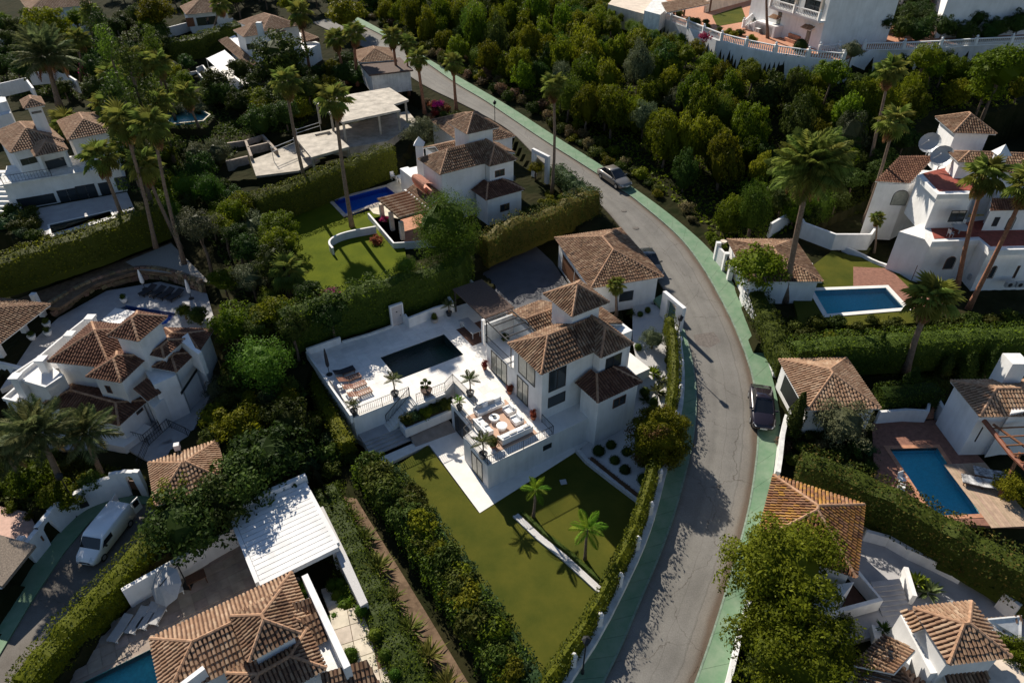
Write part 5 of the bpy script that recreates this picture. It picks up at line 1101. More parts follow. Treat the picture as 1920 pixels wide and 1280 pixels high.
for k in range(7): p = P(297 - k * 4.5, 832 + k * 7, ZC2 - .16 * k); MB().box(p - Vector((.2, .2, .5)), (1.1, .8, 0), (.25, -.34, 0), (0, 0, .52)).build('step', M['greystone'], es)
ground('pool_patio', px([(0, 730), (60, 640), (110, 595), (200, 545), (300, 528), (388, 550), (404, 606), (335, 655), (200, 680), (90, 692), (30, 716)], ZC), ZC, M['greystone'], .5, [px([(180, 605), (235, 572), (331, 587), (312, 606), (240, 625)], ZC)])
pool('deep blue pool half hidden behind the left villa tower', px([(180, 605), (235, 572), (331, 587), (312, 606), (240, 625)], ZC), ZC, 'water', M['pooldeep'], cw=0)
prism_px(None, 'pool_deck', [(190, 600), (216, 577), (300, 592), (262, 600), (240, 615)], ZC + .15, ZC - .5, 'white')['kind'] = 'structure'
V5 = thing('tiled_pavilion', 'open pavilion with brown tile roof and white pillars at the left edge', 'pavilion', P(40, 640, 0)); hip(V5, (0, 644), (95, 571), (40, 520), 2.8, 2.4, pitch=.4, walls=False, tm='tile')
for x, y in ((48, 622), (82, 592), (5, 668)): p = P(x, y, 0); MB().box(p - Vector((.25, .25, 0)), (.5, 0, 0), (0, .5, 0), (0, 0, 2.7)).build('pillar', M['white'], V5)
wallrun([P(x, y, -.5) for x, y in ((0, 690), (52, 702), (60, 712))], .8, .3, label='low white wall below the tiled pavilion at the left edge')
# curved rubble walls of the terraced garden
def rubble(pts, z, h, lb, step=.62):
    line = resample_n(smooth_line([P(x, y, z) for x, y in pts], 2), 60); t = thing('stone_wall', lb, 'wall', line[30]); L_ = sum((b - a).length for a, b in zip(line, line[1:])); me = []
    for k in range(4):
        b = MB(); g = random.Random(k); c = [Vector((sx * .5 * g.uniform(.8, 1), sy * .5 * g.uniform(.85, 1), sz * .5 * g.uniform(.8, 1))) for sx in (-1, 1) for sy in (-1, 1) for sz in (-1, 1)]; b.add(c, [(0, 1, 3, 2), (4, 6, 7, 5), (0, 4, 5, 1), (2, 3, 7, 6), (0, 2, 6, 4), (1, 5, 7, 3)]); me.append(meshdata('stone', b.V, b.F, M['stonewall']))
    core_ = wallrun([p + Vector((0, .12, 0)) for p in line], h * .93, .35, 'stonewall', 'wall_core', parent=t); rows = max(2, int(h / .42)); n = int(min(290 / rows, L_ / step)); line = resample_n(line, n + 1)
    for r in range(rows):
        for i in range(n):
            a, b = line[i], line[i + 1]; q = a.lerp(b, .5 + (.25 if r % 2 else -.1)); l = (b - a).length; d = b - a
            inst('stone', rnd.choice(me), t, q + Vector((0, -.05, (r + .5) * h / rows)) - ORG[t.name], (rnd.uniform(-.1, .1), rnd.uniform(-.1, .1), math.atan2(d.y, d.x)), (l * rnd.uniform(.85, 1.0), .42, h / rows * rnd.uniform(.85, 1.0)))
rubble([(-10, 556), (70, 532), (150, 500), (225, 470), (318, 440)], 1.2, 1.9, 'long rubble stone retaining wall under the dark hedge at the left'); rubble([(100, 592), (150, 560), (200, 538), (262, 520), (320, 524), (384, 548)], 0.0, 1.6, 'curved brown stone wall behind the dark sun loungers')
ground('garden_bed', px([(0, 570), (70, 545), (160, 512), (320, 452), (380, 520), (262, 505), (180, 530), (110, 575)], 1.4), 1.3, M['soil'], .3); ground('gravel_bed', px([(235, 490), (320, 455), (395, 530), (330, 512), (262, 505)], 1.4), 1.34, M['gravelgrey'], .05)
# ---- bottom left: cul-de-sac wall, gate roof, thatch carport
cw_ = [P(x, y, -3.2) for x, y in ((64, 1054), (84, 1030), (109, 997), (154, 954), (206, 934), (247, 924), (281, 927))]; CWL = thing('curved_wall', 'curved white wall with arched openings around the cul-de-sac with the van', 'wall', cw_[3])
def wall_piece(a, b, h0, h1, nm='wall'): wallrun(resample([a, a.lerp(b, .5), b], .8), [h0 + (h1 - h0) * i / (len(resample([a, a.lerp(b, .5), b], .8)) - 1) for i in range(len(resample([a, a.lerp(b, .5), b], .8)))], .35, 'white', nm, parent=CWL, sink=.5)
sm = smooth_line(cw_, 1); sm = resample_n(sm, 22)
for i0, i1, h in ((0, 3, 2.0), (6, 8, 2.3), (8, 12, 2.0), (12, 16, 2.25), (16, 18, 2.6), (20, 21, 2.8)): wallrun(sm[i0:i1 + 1], h, .35, 'white', 'wall', parent=CWL, sink=.5)
for i0, i1, h in ((3, 6, 2.2), (18, 20, 2.7)):
    a, b = sm[i0], sm[i1]; d = b - a; d.z = 0; l = d.length; d.normalize(); s = Vector((-d.y, d.x, 0)) * .35; k = 10; V = []; F = []
    for j in range(k + 1):
        x = l * j / k; t = (x - l / 2) / (l / 2); ah = (h - .75) + .0 if abs(t) > .72 else (h - .95) + .62 * math.sqrt(max(0, 1 - (t / .75) ** 2)) * .9
        if abs(t) > .72: ah = -.4
        for off in (-.5, .5):
            q = a + d * x + s * off; V += [Vector((q.x, q.y, -3.2 + ah)), Vector((q.x, q.y, -3.2 + h))]
    for j in range(k): o = 4 * j; F += [(o, o + 4, o + 5, o + 1), (o + 2, o + 3, o + 7, o + 6), (o + 1, o + 5, o + 7, o + 3), (o, o + 2, o + 6, o + 4)]
    mk('arch', V, F, M['white'], CWL); fl = MB(); q = a + d * l / 2; fl.box(Vector((q.x, q.y, -3.2)) - d * l * .36 - s * .1, d * l * .72, s * .2, (0, 0, h - 1.1)).build('gate_door', M['woodframe'], CWL) if i0 > 10 else None
for x, y, c in ((75, 1008, 'woodframe'), (160, 943, 'iron'), (118, 954, 'iron'), (101, 972, 'iron'), (239, 905, 'metalgrey')): p = P(x, y, -2.1); MB().box(p + Vector((-.25, -.3, -.2)), (.5, .3, 0), (.05, -.08, 0), (0, 0, .5)).build('plaque', M[c], CWL)
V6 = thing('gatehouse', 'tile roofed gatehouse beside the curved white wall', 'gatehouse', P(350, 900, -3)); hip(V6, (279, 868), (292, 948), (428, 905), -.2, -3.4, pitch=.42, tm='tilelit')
V7 = thing('carport', 'thatched carport with white pillar at the bottom left edge', 'carport', P(20, 1060, -3.2)); a, b, c, d = P(-60, 985, -.6), P(0, 1002, -.3), P(66, 1021, -.6), P(4, 1098, -1.0); e_ = P(-70, 1080, -1.0)
t = MB(); V = [a, b, c, d, e_]; t.add(V + [v - Vector((0, 0, .25)) for v in V], [(4, 3, 2, 1, 0), (5, 6, 7, 8, 9)] + [(i, (i + 1) % 5, (i + 1) % 5 + 5, i + 5) for i in range(5)]); t.build('roof', M['thatch'], V7)
for x, y in ((12, 1112), (62, 1045), (-30, 1090)): p = P(x, y, -3.3); MB().box(p - Vector((.25, .25, .2)), (.5, 0, 0), (0, .5, 0), (0, 0, 2.5)).build('pillar', M['white'], V7)
ground('rose_terrace', px([(-20, 945), (55, 960), (68, 990), (60, 1015), (-20, 1010)], -2.9), -2.9, M['sandstone'] if False else mat('rose_paving', (.55, .36, .29), .85, var=.2, scale=2), .4)
culpts = [(-30, 1300), (-20, 1230), (60, 1060), (110, 1000), (156, 957), (207, 937), (250, 928), (300, 935), (300, 1000), (275, 1030), (150, 1180), (60, 1300)]
ground('cul_de_sac', px(culpts, -3.3), -3.3, M['asphalt'], .4); ground('cul_de_sac_pavement', px([(-30, 1210), (60, 1062), (109, 999), (155, 957), (206, 937), (250, 928), (285, 930), (285, 944), (240, 944), (170, 975), (120, 1035), (60, 1125), (-30, 1275)], -3.2), -3.2, M['greenpave'], .2); ground('pavement_corner', px([(268, 980), (300, 975), (300, 1010), (285, 1010)], -3.2), -3.2, M['greenpave'], .2)
plot_ = None
# ---- bottom left villa with slatted pavilion
V8 = thing('villa', 'villa with pale terracotta roofs and small tower at the bottom edge', 'villa', P(450, 1200, ZD))
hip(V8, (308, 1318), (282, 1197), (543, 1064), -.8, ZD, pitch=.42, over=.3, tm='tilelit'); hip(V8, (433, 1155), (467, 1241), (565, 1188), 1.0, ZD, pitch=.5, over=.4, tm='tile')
hip(V8, (455, 1345), (425, 1262), (590, 1206), -.7, ZD, pitch=.42, tm='tile'); shed(V8, [P(560, 1163, -.9), P(600, 1143, -.9), P(590, 1117, -.3), P(548, 1131, -.3)], 'tilelit'); shed(V8, [P(622, 1195, -1.1), P(582, 1215, -1.1), P(563, 1161, -.4), P(601, 1143, -.4)], 'tile'); shed(V8, [P(715, 1287, -1.6), P(620, 1318, -1.6), P(600, 1262, -.9), P(688, 1236, -.9)], 'tile')
prism_px(V8, 'wall', [(560, 1163), (622, 1195), (640, 1250), (590, 1270), (560, 1215)], -1.3, ZD); wallrun([P(x, y, 0.1) - Vector((0, 0, 3.6)) for x, y in ((571, 1077), (600, 1140), (651, 1250))], 3.6, .42, 'white', 'parapet_wall', parent=V8); wallrun([P(x, y, 0) - Vector((0, 0, .5)) for x, y in ((366, 1206), (437, 1172))], .55, .3, 'white', 'ridge_wall', parent=V8); wallrun([P(x, y, .2) - Vector((0, 0, .5)) for x, y in ((382, 1250), (330, 1290))], .5, .3, 'white', 'ridge_wall', parent=V8)
PV = thing('pavilion', 'flat white pavilion with slatted roof beside the terracotta villa', 'pavilion', P(530, 1000, ZD)); A, u, lu, v, lv = rect((436, 964), (488, 1090), (641, 1044), -.8)
q = lambda a, b, z: Vector((A.x, A.y, 0)) + u * a + v * b + Vector((0, 0, z)); ns = 15; sw = lu / ns
sm_ = meshdata('slat', *(lambda m: (m.V, m.F))(MB().box((0, -sw * .44, 0), (lv, 0, 0), (0, sw * .88, 0), (0, 0, .12))), M['white'])
for i in range(ns): inst('slat', sm_, PV, q((i + .5) * sw, 0, -.8 - .0) - ORG[PV.name], (0, 0, math.atan2(v.y, v.x)))
MB().box(q(-.45, -.35, -1.0), u * .42, v * (lv + .8), (0, 0, .75)).build('parapet', M['white'], PV); MB().box(q(lu + .02, -.1, -1.1), u * .35, v * (lv + .2), (0, 0, .42)).build('front_beam', M['white'], PV); MB().box(q(0, lv, -1.1), u * lu, v * .3, (0, 0, .42)).build('side_beam', M['white'], PV); MB().box(q(0, -.32, -1.1), u * lu, v * .3, (0, 0, .4)).build('side_beam', M['white'], PV); MB().box(q(0, 0, -.95), u * lu, v * lv, (0, 0, .05)).build('ceiling', M['white2'], PV)
for a, b in ((.1, .1), (lu - .3, .1), (lu - .3, lv - .3), (.1, lv - .3)): MB().box(q(a, b, ZD), u * .25, v * .25, (0, 0, 2.5)).build('post', M['white'], PV)
wallrun([P(x, y, ZD) for x, y in ((246, 1136), (340, 1082), (449, 1019))], 2.0, .3, label='tall white wall behind the grey sun loungers'); pt = px([(246, 1136), (449, 1019), (500, 1095), (560, 1080), (640, 1240), (560, 1300), (100, 1300), (180, 1205)], ZD); PT = bpy.data.objects.new('patio', None); COL.objects.link(PT); PT.location = (pt[0][0], pt[0][1], ZD); ORG['patio'] = Vector(PT.location); PT.name = 'sun_terrace'; ORG[PT.name] = Vector(PT.location); tag(PT, kind='structure')
PDL = px([(150, 1280), (287, 1213), (330, 1330), (150, 1330)], ZD); mb = MB(); prism(mb, pt, ZD - .5, ZD - .03, [px([(155, 1279), (285, 1215), (312, 1294), (200, 1299)], ZD)]); mb.build('mortar_bed', M['patiostone'], PT); pavers(PT, px([(246, 1136), (449, 1019), (482, 1088), (290, 1190), (150, 1272), (110, 1292), (180, 1205)], ZD), ZD + .02, 'patiostone', 33, .85, .85)
pool('teal pool at the bottom left beside the terracotta roof', px([(155, 1279), (285, 1215), (312, 1294), (200, 1299)], ZD), ZD, 'water', M['poolteal'], cw=0, wz=-.1)
PA = bpy.data.objects.new('stone_path', None); COL.objects.link(PA); c0 = P(640, 1150, ZD); PA.location = c0; ORG[PA.name] = Vector(c0); tag(PA, kind='structure'); pp_ = px([(618, 1152), (672, 1135), (760, 1310), (700, 1330), (646, 1240)], ZD + 1.2); mb = MB(); prism(mb, pp_, ZD - .3, ZD + 1.13); mb.build('mortar_bed', M['soil'], PA); pavers(PA, pp_, ZD + 1.2, 'sandstone', math.degrees(math.atan2(*(lambda d: (d.y, d.x))(P(672, 1135, 0) - P(618, 1152, 0)))), 1.05, 1.3, gap=.04)
ps = thing('path_steps', 'pale stone steps between the white parapet and the clipped balls', 'steps', P(620, 1130, ZD))
for k in range(6): a = P(602 + 3.2 * k, 1104 + 8.2 * k, ZD + .1 + .19 * k); b = P(627 + 3.2 * k, 1096 + 8.2 * k, ZD + .1 + .19 * k); d = b - a; MB().box(a - Vector((0, 0, .4)), d, Vector((d.y, -d.x, 0)).normalized() * .42, (0, 0, .4)).build('step', M['sandstone'], ps)
ground('gravel_border', px([(595, 955), (606, 950), (650, 1040), (690, 1130), (676, 1138), (640, 1062)], -1.6), -1.5, M['gravelwhite'], 2.0)
# ---- right side: garage, gate roof, villas
V9 = thing('garage', 'garage with pale ridged hip roof and white posts opening on the road', 'garage', P(1560, 740, -.6)); g9, _ = hip(V9, (1460, 674), (1513, 769), (1656, 773), 2.2, -.8, pitch=.42, over=.3, tm='tilelit'); opening(V9, g9, 'AB', .8, g9.lu - .9, -.5, 1.8, glass='iron', frame='white', bars=0, name='garage_doorway', fr=.2)  # black pane stands in for the dark inside; this side is open
V10 = thing('gatehouse', 'small tile roofed gatehouse half hidden by the yellow green tree', 'gatehouse', P(1440, 500, ZE)); hip(V10, (1363, 449), (1404, 528), (1522, 497), 3.5, .6, pitch=.3, tm='tile')
eg = thing('entrance_gate', 'white street gate posts with a stone bowl on top', 'gate', G(1345, 490))
for x, y in ((1341, 488), (1356, 508), (1366, 526)): p = G(x, y); MB().box(p - Vector((.25, .25, .2)), (.5, 0, 0), (0, .5, 0), (0, 0, 2.5)).build('post', M['white'], eg)
p1, p2 = G(1356, 508), G(1366, 526); MB().box(p1 + Vector((0, 0, 0)), p2 - p1, (.08, .06, 0), (0, 0, 2.1)).build('gate_leaf', M['frame'], eg); m_ = MB(); m_.lathe(G(1348, 494) + Vector((0, 0, 2.5)), [(.08, 0), (.15, .1), (.35, .3), (.37, .36), (.02, .34)], 10); m_.build('bowl', M['cream'], eg)
wallrun([G(x, y) for x, y in ((1341, 490), (1352, 503))], 2.0, .25, 'white', 'gate_wall', parent=eg)
wallrun(smooth_line([G(x, y, .1) for x, y in ((1388, 560), (1400, 588), (1416, 618), (1434, 656), (1452, 705))], 1), 1.5, .3, label='bright white wall along the right pavement above the tiled garage'); wallrun([G(x, y, .1) for x, y in ((1469, 798), (1461, 835), (1456, 880), (1452, 905))], 1.3, .35, 'white2', label='weathered white wall beside the black parked car'); wallrun([G(x, y, .1) for x, y in ((1398, 1143), (1385, 1190), (1365, 1275), (1345, 1340))], 1.2, .3, label='white wall along the right pavement at the bottom edge')
V11 = thing('villa', 'large white terraced villa with square tower and arched windows at the right edge', 'villa', P(1800, 480, ZE))
fl = [(1686, 434), (1748, 452.5), (1837, 449), (1856, 468), (1985, 465)]; prism_px(V11, 'lower_body', fl + [(1985, 390), (1740, 415)], 5.6, ZE - .5); parapet(V11, [(1730, 425)] + [(1686, 434)][:0] + fl[1:], 5.6, .6); prism_px(V11, 'lower_terrace_floor', [(1752, 447), (1836, 443), (1858, 461), (1985, 458), (1985, 395), (1745, 425)], 5.66, 5.604, 'redfloor')
ub = [(1722, 328), (1759, 364), (1826, 362.5)]; prism_px(V11, 'upper_body', ub + [(1850, 330), (1800, 300)], 9.6, 5.0); parapet(V11, ub, 9.6, .5); prism_px(V11, 'upper_terrace_floor', [(1730, 325), (1761, 358), (1824, 356.5), (1840, 330), (1790, 310)], 9.65, 9.604, 'redfloor')
prism_px(V11, 'left_wing', [(1645, 343), (1706, 346), (1760, 322), (1695, 315)], 8.0, ZE); shed(V11, [P(1641, 340, 8.2), P(1706, 343, 8.2), P(1754, 292, 9.7), P(1688, 292, 9.7)], 'tilered')
hip(V11, (1753.6, 220), (1788, 249), (1864, 248), 13.2, 8, pitch=.6, over=.5, tm='tile'); hip(V11, (1776, 284), (1797, 304), (1985, 300), 11.6, 5.6, pitch=.42, tm='tile'); hip(V11, (1868, 290), (1880, 322), (1985, 318), 11.0, 5.6, pitch=.5, tm='tile')
shed(V11, [P(1856, 395, 8.2), P(1985, 392, 8.2), P(1985, 370, 9.0), P(1860, 372, 9.0)], 'tilered'); prism_px(V11, 'porch', [(1858, 393), (1985, 391), (1985, 370), (1866, 372)], 8.1, 5.6)
def wb(x0, y0, x1, y1, z0, z1): a, b = P(x0, y0, z0), P(x1, y1, z0); d = (b - a); l = d.length; d.normalize(); return Block(a, d, l, Vector((-d.y, d.x, 0)), 2, z0, z1)
k1 = wb(1748, 452.5, 1837, 449, 5.6 + .6, 6); k1.o.z = 0; win(V11, k1, 'AB', (1766, 505), (1796, 480), arch=True, frame='woodframe', bars=0); k2 = wb(1759, 364, 1826, 362.5, 10.1, 10); win(V11, k2, 'AB', (1776, 416), (1814, 394), bars=1); k3 = wb(1645, 343, 1706, 346, 8, 8); win(V11, k3, 'AB', (1668, 384), (1708, 357), arch=True, glass='glasspale', bars=0)
k4 = wb(1856, 468, 1985, 465, 6.2, 6); win(V11, k4, 'AB', (1850, 522), (1872, 498), arch=True, bars=0, frame='woodframe'); win(V11, k4, 'AB', (1897, 521), (1914, 498), bars=0, frame='woodframe'); k5 = wb(1858, 393, 1985, 391, 8.1, 8); win(V11, k5, 'AB', (1858, 424), (1876, 407), bars=0); win(V11, k5, 'AB', (1882, 430), (1908, 405), arch=True, bars=0, glass='glasspale')
k6 = wb(1686, 434, 1748, 452.5, 6.2, 6); win(V11, k6, 'AB', (1709, 525), (1720, 497), bars=0, glass='woodframe', frame='woodframe', name='door', arch=True)
m_ = MB(); MB().box(P(1848, 420, 5.6) - Vector((.2, .2, 0)), (.4, 0, 0), (0, .4, 0), (0, 0, 2.5)).build('porch_column', M['white'], V11); chimney(V11, 1877, 290, 13.0, .9, 2.0)
for x, y, lb in ((1744, 268, 'left satellite dish on the white villa roof by the tower'), (1767, 293, 'right satellite dish standing below the villa tower')):
    c = P(x, y, 11.2); t = thing('satellite_dish', lb, 'satellite dish', c - Vector((0, 0, 2))); n = Vector((-.55, -.5, .45)).normalized(); a = n.orthogonal().normalized(); b = n.cross(a); V = [c - n * .25]; F = []
    for ri in (1, 2, 3):
        for k in range(16): th = 2 * math.pi * k / 16; r = 1.15 * ri / 3; V.append(c + (a * math.cos(th) + b * math.sin(th)) * r + n * (.38 * (ri / 3) ** 2 - .25))
    for k in range(16): F.append((0, 1 + k, 1 + (k + 1) % 16)); F += [(1 + 16 * r + k, 1 + 16 * (r + 1) + k, 1 + 16 * (r + 1) + (k + 1) % 16, 1 + 16 * r + (k + 1) % 16) for r in (0, 1)]
    mk('dish', V, F, M['metalgrey'], t); MB().tube([c - n * .3, c - Vector((0, 0, 2.2))], .07).build('mast', M['metalgrey'], t); MB().tube([c - b * .9, c + n * .9], .03).ball(c + n * .9, .1).build('feed_arm', M['metalgrey'], t)
for x, y, lb in ((1812, 522, 'air conditioner on the white wall between two windows'), (1881, 536, 'air conditioner on the white wall near the right edge'), (1900, 536, 'air conditioner beside the one near the right edge')):
    p = onplane(x, y, k1.o if x < 1840 else k4.o, -(k1.v if x < 1840 else k4.v)); d = k1.u; s_ = -k1.v; t = thing('air_conditioner', lb, 'air conditioner', p); MB().box(p, d * .9, s_ * .35, (0, 0, .6)).build('casing', M['metalgrey'], t); m_ = MB(); m_.tube([p + d * .4 + s_ * .36 + Vector((0, 0, .3)), p + d * .4 + s_ * .38 + Vector((0, 0, .3))], .23, 12); m_.build('fan_grille', M['iron'], t)
ter = [(1640, 408), (1700, 430), (1690, 470), (1580, 470)]; wallrun([P(x, y, ZE + .4) for x, y in ((1440, 442), (1490, 412), (1502, 440), (1560, 462), (1625, 462), (1640, 440), (1700, 432))], 1.6, .3, label='stepped white retaining wall below the arched villa window'); wallrun(smooth_line([P(x, y, ZE) for x, y in ((1580, 466), (1610, 478), (1640, 494), (1668, 503))], 1), .35, .25, label='low winding white border wall by the shaded lawn')
MB().box(P(1480, 525, ZE), P(1518, 516, ZE) - P(1480, 525, ZE), (0, .3, 0), (0, 0, 1.4)).build('garden_wall', M['white']); bpy.data.objects['garden_wall']
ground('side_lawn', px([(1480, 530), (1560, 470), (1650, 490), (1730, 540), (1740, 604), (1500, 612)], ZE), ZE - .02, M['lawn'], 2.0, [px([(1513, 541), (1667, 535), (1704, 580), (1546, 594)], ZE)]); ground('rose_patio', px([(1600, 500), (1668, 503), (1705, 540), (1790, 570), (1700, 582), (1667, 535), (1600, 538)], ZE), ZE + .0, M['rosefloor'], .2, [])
pool('bright blue rectangular pool with pale coping at the right', px([(1525, 545), (1661, 540), (1695, 577), (1551, 589)], ZE), ZE + .02, 'water', M['poolblue'], cw=.5, coping='terrace', wz=-.08)
V12 = thing('pool_house', 'white pool house with tile roof and dark shadowed wall by the deep blue pool', 'house', P(1850, 800, ZF)); h12, _ = hip(V12, (1782, 714), (1837, 781), (1985, 777), 3.9, ZF, pitch=.45, over=.3, tm='tilelit'); win(V12, h12, 'AB', (1829, 828), (1843, 800), bars=0); chimney(V12, 1906, 672, 6.4, 1.4, 3.2, False); prism_px(V12, 'wing', [(1895, 775), (1925, 770), (1985, 770), (1985, 720), (1905, 720)], 4.2, ZF)
wp = thing('wooden_pergola', 'heavy brown timber pergola with slanting posts at the right edge', 'pergola', P(1880, 900, ZF)); MB().tube([P(1845, 788, 3.2), P(1896, 852, 2.9), P(1925, 880, 2.9)], .18, 6).build('beam', M['wood'], wp); MB().tube([P(1873, 930, ZF), P(1913, 848, 2.7)], .14, 6).build('post', M['wood'], wp); MB().tube([P(1862, 795, 3.3), P(1940, 850, 3.1)], .1, 6).build('beam', M['wood'], wp)
for k in range(5): MB().tube([P(1858 + k * 14, 803 + k * 16, 3.2), P(1925 + k * 14, 800 + k * 16, 3.2)], .07, 5).build('rafter', M['wood'], wp)
for pts in ([(1772, 690), (1782, 730)], ): pass
wallrun([P(x, y, ZF) for x, y in ((1640, 792), (1690, 788), (1730, 790), (1735, 760))], 1.3, .25, label='white wall between the clipped hedge and the rose terrace'); wallrun([P(x, y, ZF) for x, y in ((1740, 748), (1762, 788))], 1.2, .3, label='white wall of the red brick stairs beside the pool house')
bs = thing('brick_stairs', 'red brick garden stairs between two white walls', 'stairs', P(1745, 770, ZF))
for k in range(8): a = P(1722 + k * .6, 786 - k * 5, ZF + .15 * k); b = P(1750 + k * .6, 785 - k * 5, ZF + .15 * k); MB().box(a, b - a, (0, .35, 0), (0, 0, .16)).build('step', M['terracotta'], bs)
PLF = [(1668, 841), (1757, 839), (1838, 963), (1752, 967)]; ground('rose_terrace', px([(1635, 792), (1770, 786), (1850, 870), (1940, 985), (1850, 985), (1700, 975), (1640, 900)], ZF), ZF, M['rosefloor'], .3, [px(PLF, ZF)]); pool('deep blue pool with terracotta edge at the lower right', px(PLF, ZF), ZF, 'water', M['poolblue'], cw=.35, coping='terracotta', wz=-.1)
DK = bpy.data.objects.new('timber_deck', None); COL.objects.link(DK); DK.location = P(1860, 930, ZF); ORG[DK.name] = Vector(DK.location); tag(DK, kind='structure'); dp = px([(1770, 872), (1830, 868), (1960, 985), (1850, 978)], ZF); pavers(DK, dp, ZF + .05, 'deckboard', math.degrees(math.atan2(*(lambda d: (d.y, d.x))(P(1850, 978, 0) - P(1770, 872, 0)))), 5.5, .22, gap=.015, limit=120, name='deck_board')
# ---- lower right
V13 = thing('villa', 'white house with lichen spotted pyramid roof beside the large tree at the lower right', 'villa', P(1530, 1020, ZG)); hip(V13, (1605, 1083), (1620, 946), (1447, 905), 1.2, ZG - .8, pitch=.5, over=.35, tm='tileochre'); prism_px(V13, 'lower_wall', [(1505, 1105), (1602, 1090), (1545, 1160), (1535, 1162)], .2, ZG - 1.2)
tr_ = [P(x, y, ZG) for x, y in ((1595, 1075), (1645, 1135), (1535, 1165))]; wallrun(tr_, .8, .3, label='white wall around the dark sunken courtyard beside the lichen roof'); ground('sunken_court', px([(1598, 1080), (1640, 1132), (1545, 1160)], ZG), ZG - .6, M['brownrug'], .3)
ground('shaded_patio', px([(1610, 980), (1680, 1020), (1800, 1085), (1930, 1130), (1960, 1200), (1700, 1180), (1560, 1210), (1540, 1165), (1645, 1135), (1600, 1080)], ZG - .5), ZG - .5, M['greystone'], .4)
wallrun([P(x, y, ZG - .5) for x, y in ((1617, 1010), (1660, 1022), (1700, 1045), (1750, 1068), (1797, 1092))], 1.0, .3, label='stepped white wall below the long dark hedge at the lower right'); wallrun([P(x, y, ZG - .5) for x, y in ((1866, 1135), (1895, 1160))], 1.6, .3, label='short white wall at the right edge behind the last villa')
ss = thing('garden_stairs', 'shaded stairs with bright white side wall in the lower right courtyard', 'stairs', P(1680, 1130, ZG))
for k in range(9): a = P(1632 + k * 3, 1090 + k * 9, ZG - .6 + .14 * (8 - k) * .6); b = P(1686 + k * 3, 1084 + k * 9, ZG - .6 + .14 * (8 - k) * .6); MB().box(a - Vector((0, 0, .3)), b - a, (0, -.42, 0), (0, 0, .3)).build('step', M['greystone'], ss)
wallrun([P(x, y, ZG - .5) for x, y in ((1690, 1078), (1698, 1105), (1706, 1132))], 1.0, .3, 'white', 'side_wall', parent=ss)
V14 = thing('villa', 'villa with ridged hip roof over a bright white wall at the bottom right', 'villa', P(1790, 1200, ZG)); h14, _ = hip(V14, (1779, 1245), (1896, 1231), (1830, 1127), 2.4, ZG - .8, pitch=.5, over=.3, tm='tilelit'); shed(V14, [P(1689, 1144, 1.4), P(1712, 1184, 1.4), P(1742, 1176, 2.0), P(1722, 1141, 2.0)], 'tilelit'); prism_px(V14, 'lit_wall', [(1688, 1152), (1745, 1262), (1800, 1255), (1740, 1150)], .6, ZG - .8)
shed(V14, [P(1600, 1246, .0), P(1660, 1190, .0), P(1716, 1218, .9), P(1676, 1262, .9)], 'tile'); shed(V14, [P(1590, 1330, -.4), P(1604, 1244, -.4), P(1690, 1244, .3), P(1690, 1330, .3)], 'tile'); prism_px(V14, 'west_wall', [(1606, 1246), (1660, 1196), (1712, 1222), (1690, 1300), (1606, 1310)], -.5, ZG - .8); hip(V14, (1640, 1330), (1690, 1250), (1760, 1262), -.4, ZG - .8, pitch=.35, tm='tilelit'); shed(V14, [P(1855, 1300, -.2), P(1790, 1320, -.2), P(1770, 1262, .5), P(1850, 1240, .5)], 'tile'); shed(V14, [P(1915, 1196, .4), P(1880, 1182, .4), P(1852, 1158, 1.0), P(1916, 1152, 1.0)], 'tilelit')
prism_px(V14, 'annex_wall', [(1850, 1225), (1960, 1200), (1960, 1330), (1860, 1330)], 0, ZG - .8, 'cream'); pw = thing('planter_box', 'white hexagonal planter with a dark bush in the lower right courtyard', 'planter', P(1655, 1190, ZG - .5)); mb = MB(); prism(mb, px([(1634, 1170), (1675, 1178), (1680, 1190), (1665, 1196), (1640, 1196)], ZG + .1), ZG - .6, ZG + .1); mb.build('box', M['white2'], pw)
# ---- hilltop villa
ground('hilltop_terrace', PLAT, ZT, M['terracotta'], .5); WR = wallrun([Vector((x, y, ZT - 3.2)) for x, y in PLAT[:9]], 3.2, .4, label='tall white retaining wall under the hilltop balustrade', sink=2)
def balustrade(pts, lb, h=1.15, n=14):
    t = thing('balustrade', lb, 'balustrade', pts[0]); m_ = MB(); m_.lathe((0, 0, 0), [(.06, 0), (.06, .08), (.1, .25), (.06, .55), (.05, .78), (.065, .85)], 6); me = meshdata('baluster', m_.V, m_.F, M['plastic'])
    for a, b in zip(pts, pts[1:]):
        d = b - a; l = d.length; u = d.normalized(); s = Vector((-u.y, u.x, 0)); MB().box(a - s * .15, d, s * .3, (0, 0, .12)).build('bottom_rail', M['plastic'], t); MB().box(a - s * .14 + Vector((0, 0, h - .15)), d, s * .28, (0, 0, .14)).build('top_rail', M['plastic'], t); k = max(2, int(l / .34))
        for i in range(1, k): inst('baluster', me, t, a + d * i / k + Vector((0, 0, .12)) - ORG[t.name], (0, 0, 0), (1.2, 1.2, (h - .27) / .85))
    for p in pts: MB().box(p - Vector((.22, .22, 0)), (.44, 0, 0), (0, .44, 0), (0, 0, h + .1)).ball(p + Vector((0, 0, h + .3)), .2).build('post', M['plastic'], t)
BLp = [Vector((x, y, ZT)) for x, y in PLAT]; balustrade(resample_n([BLp[0], BLp[1], BLp[2], BLp[3], BLp[4], BLp[5]], 9), 'white balustrade around the terracotta terrace on the hilltop'); balustrade([P(x, y, ZT) for x, y in ((1535, 100), (1570, 97), (1580, 112))], 'short white balustrade beside the hilltop house corner'); balustrade(resample_n([P(1618, 95, ZT), P(1720, 93, ZT), P(1830, 86, ZT), P(1960, 80, ZT)], 6), 'long white balustrade on the wall at the top right')
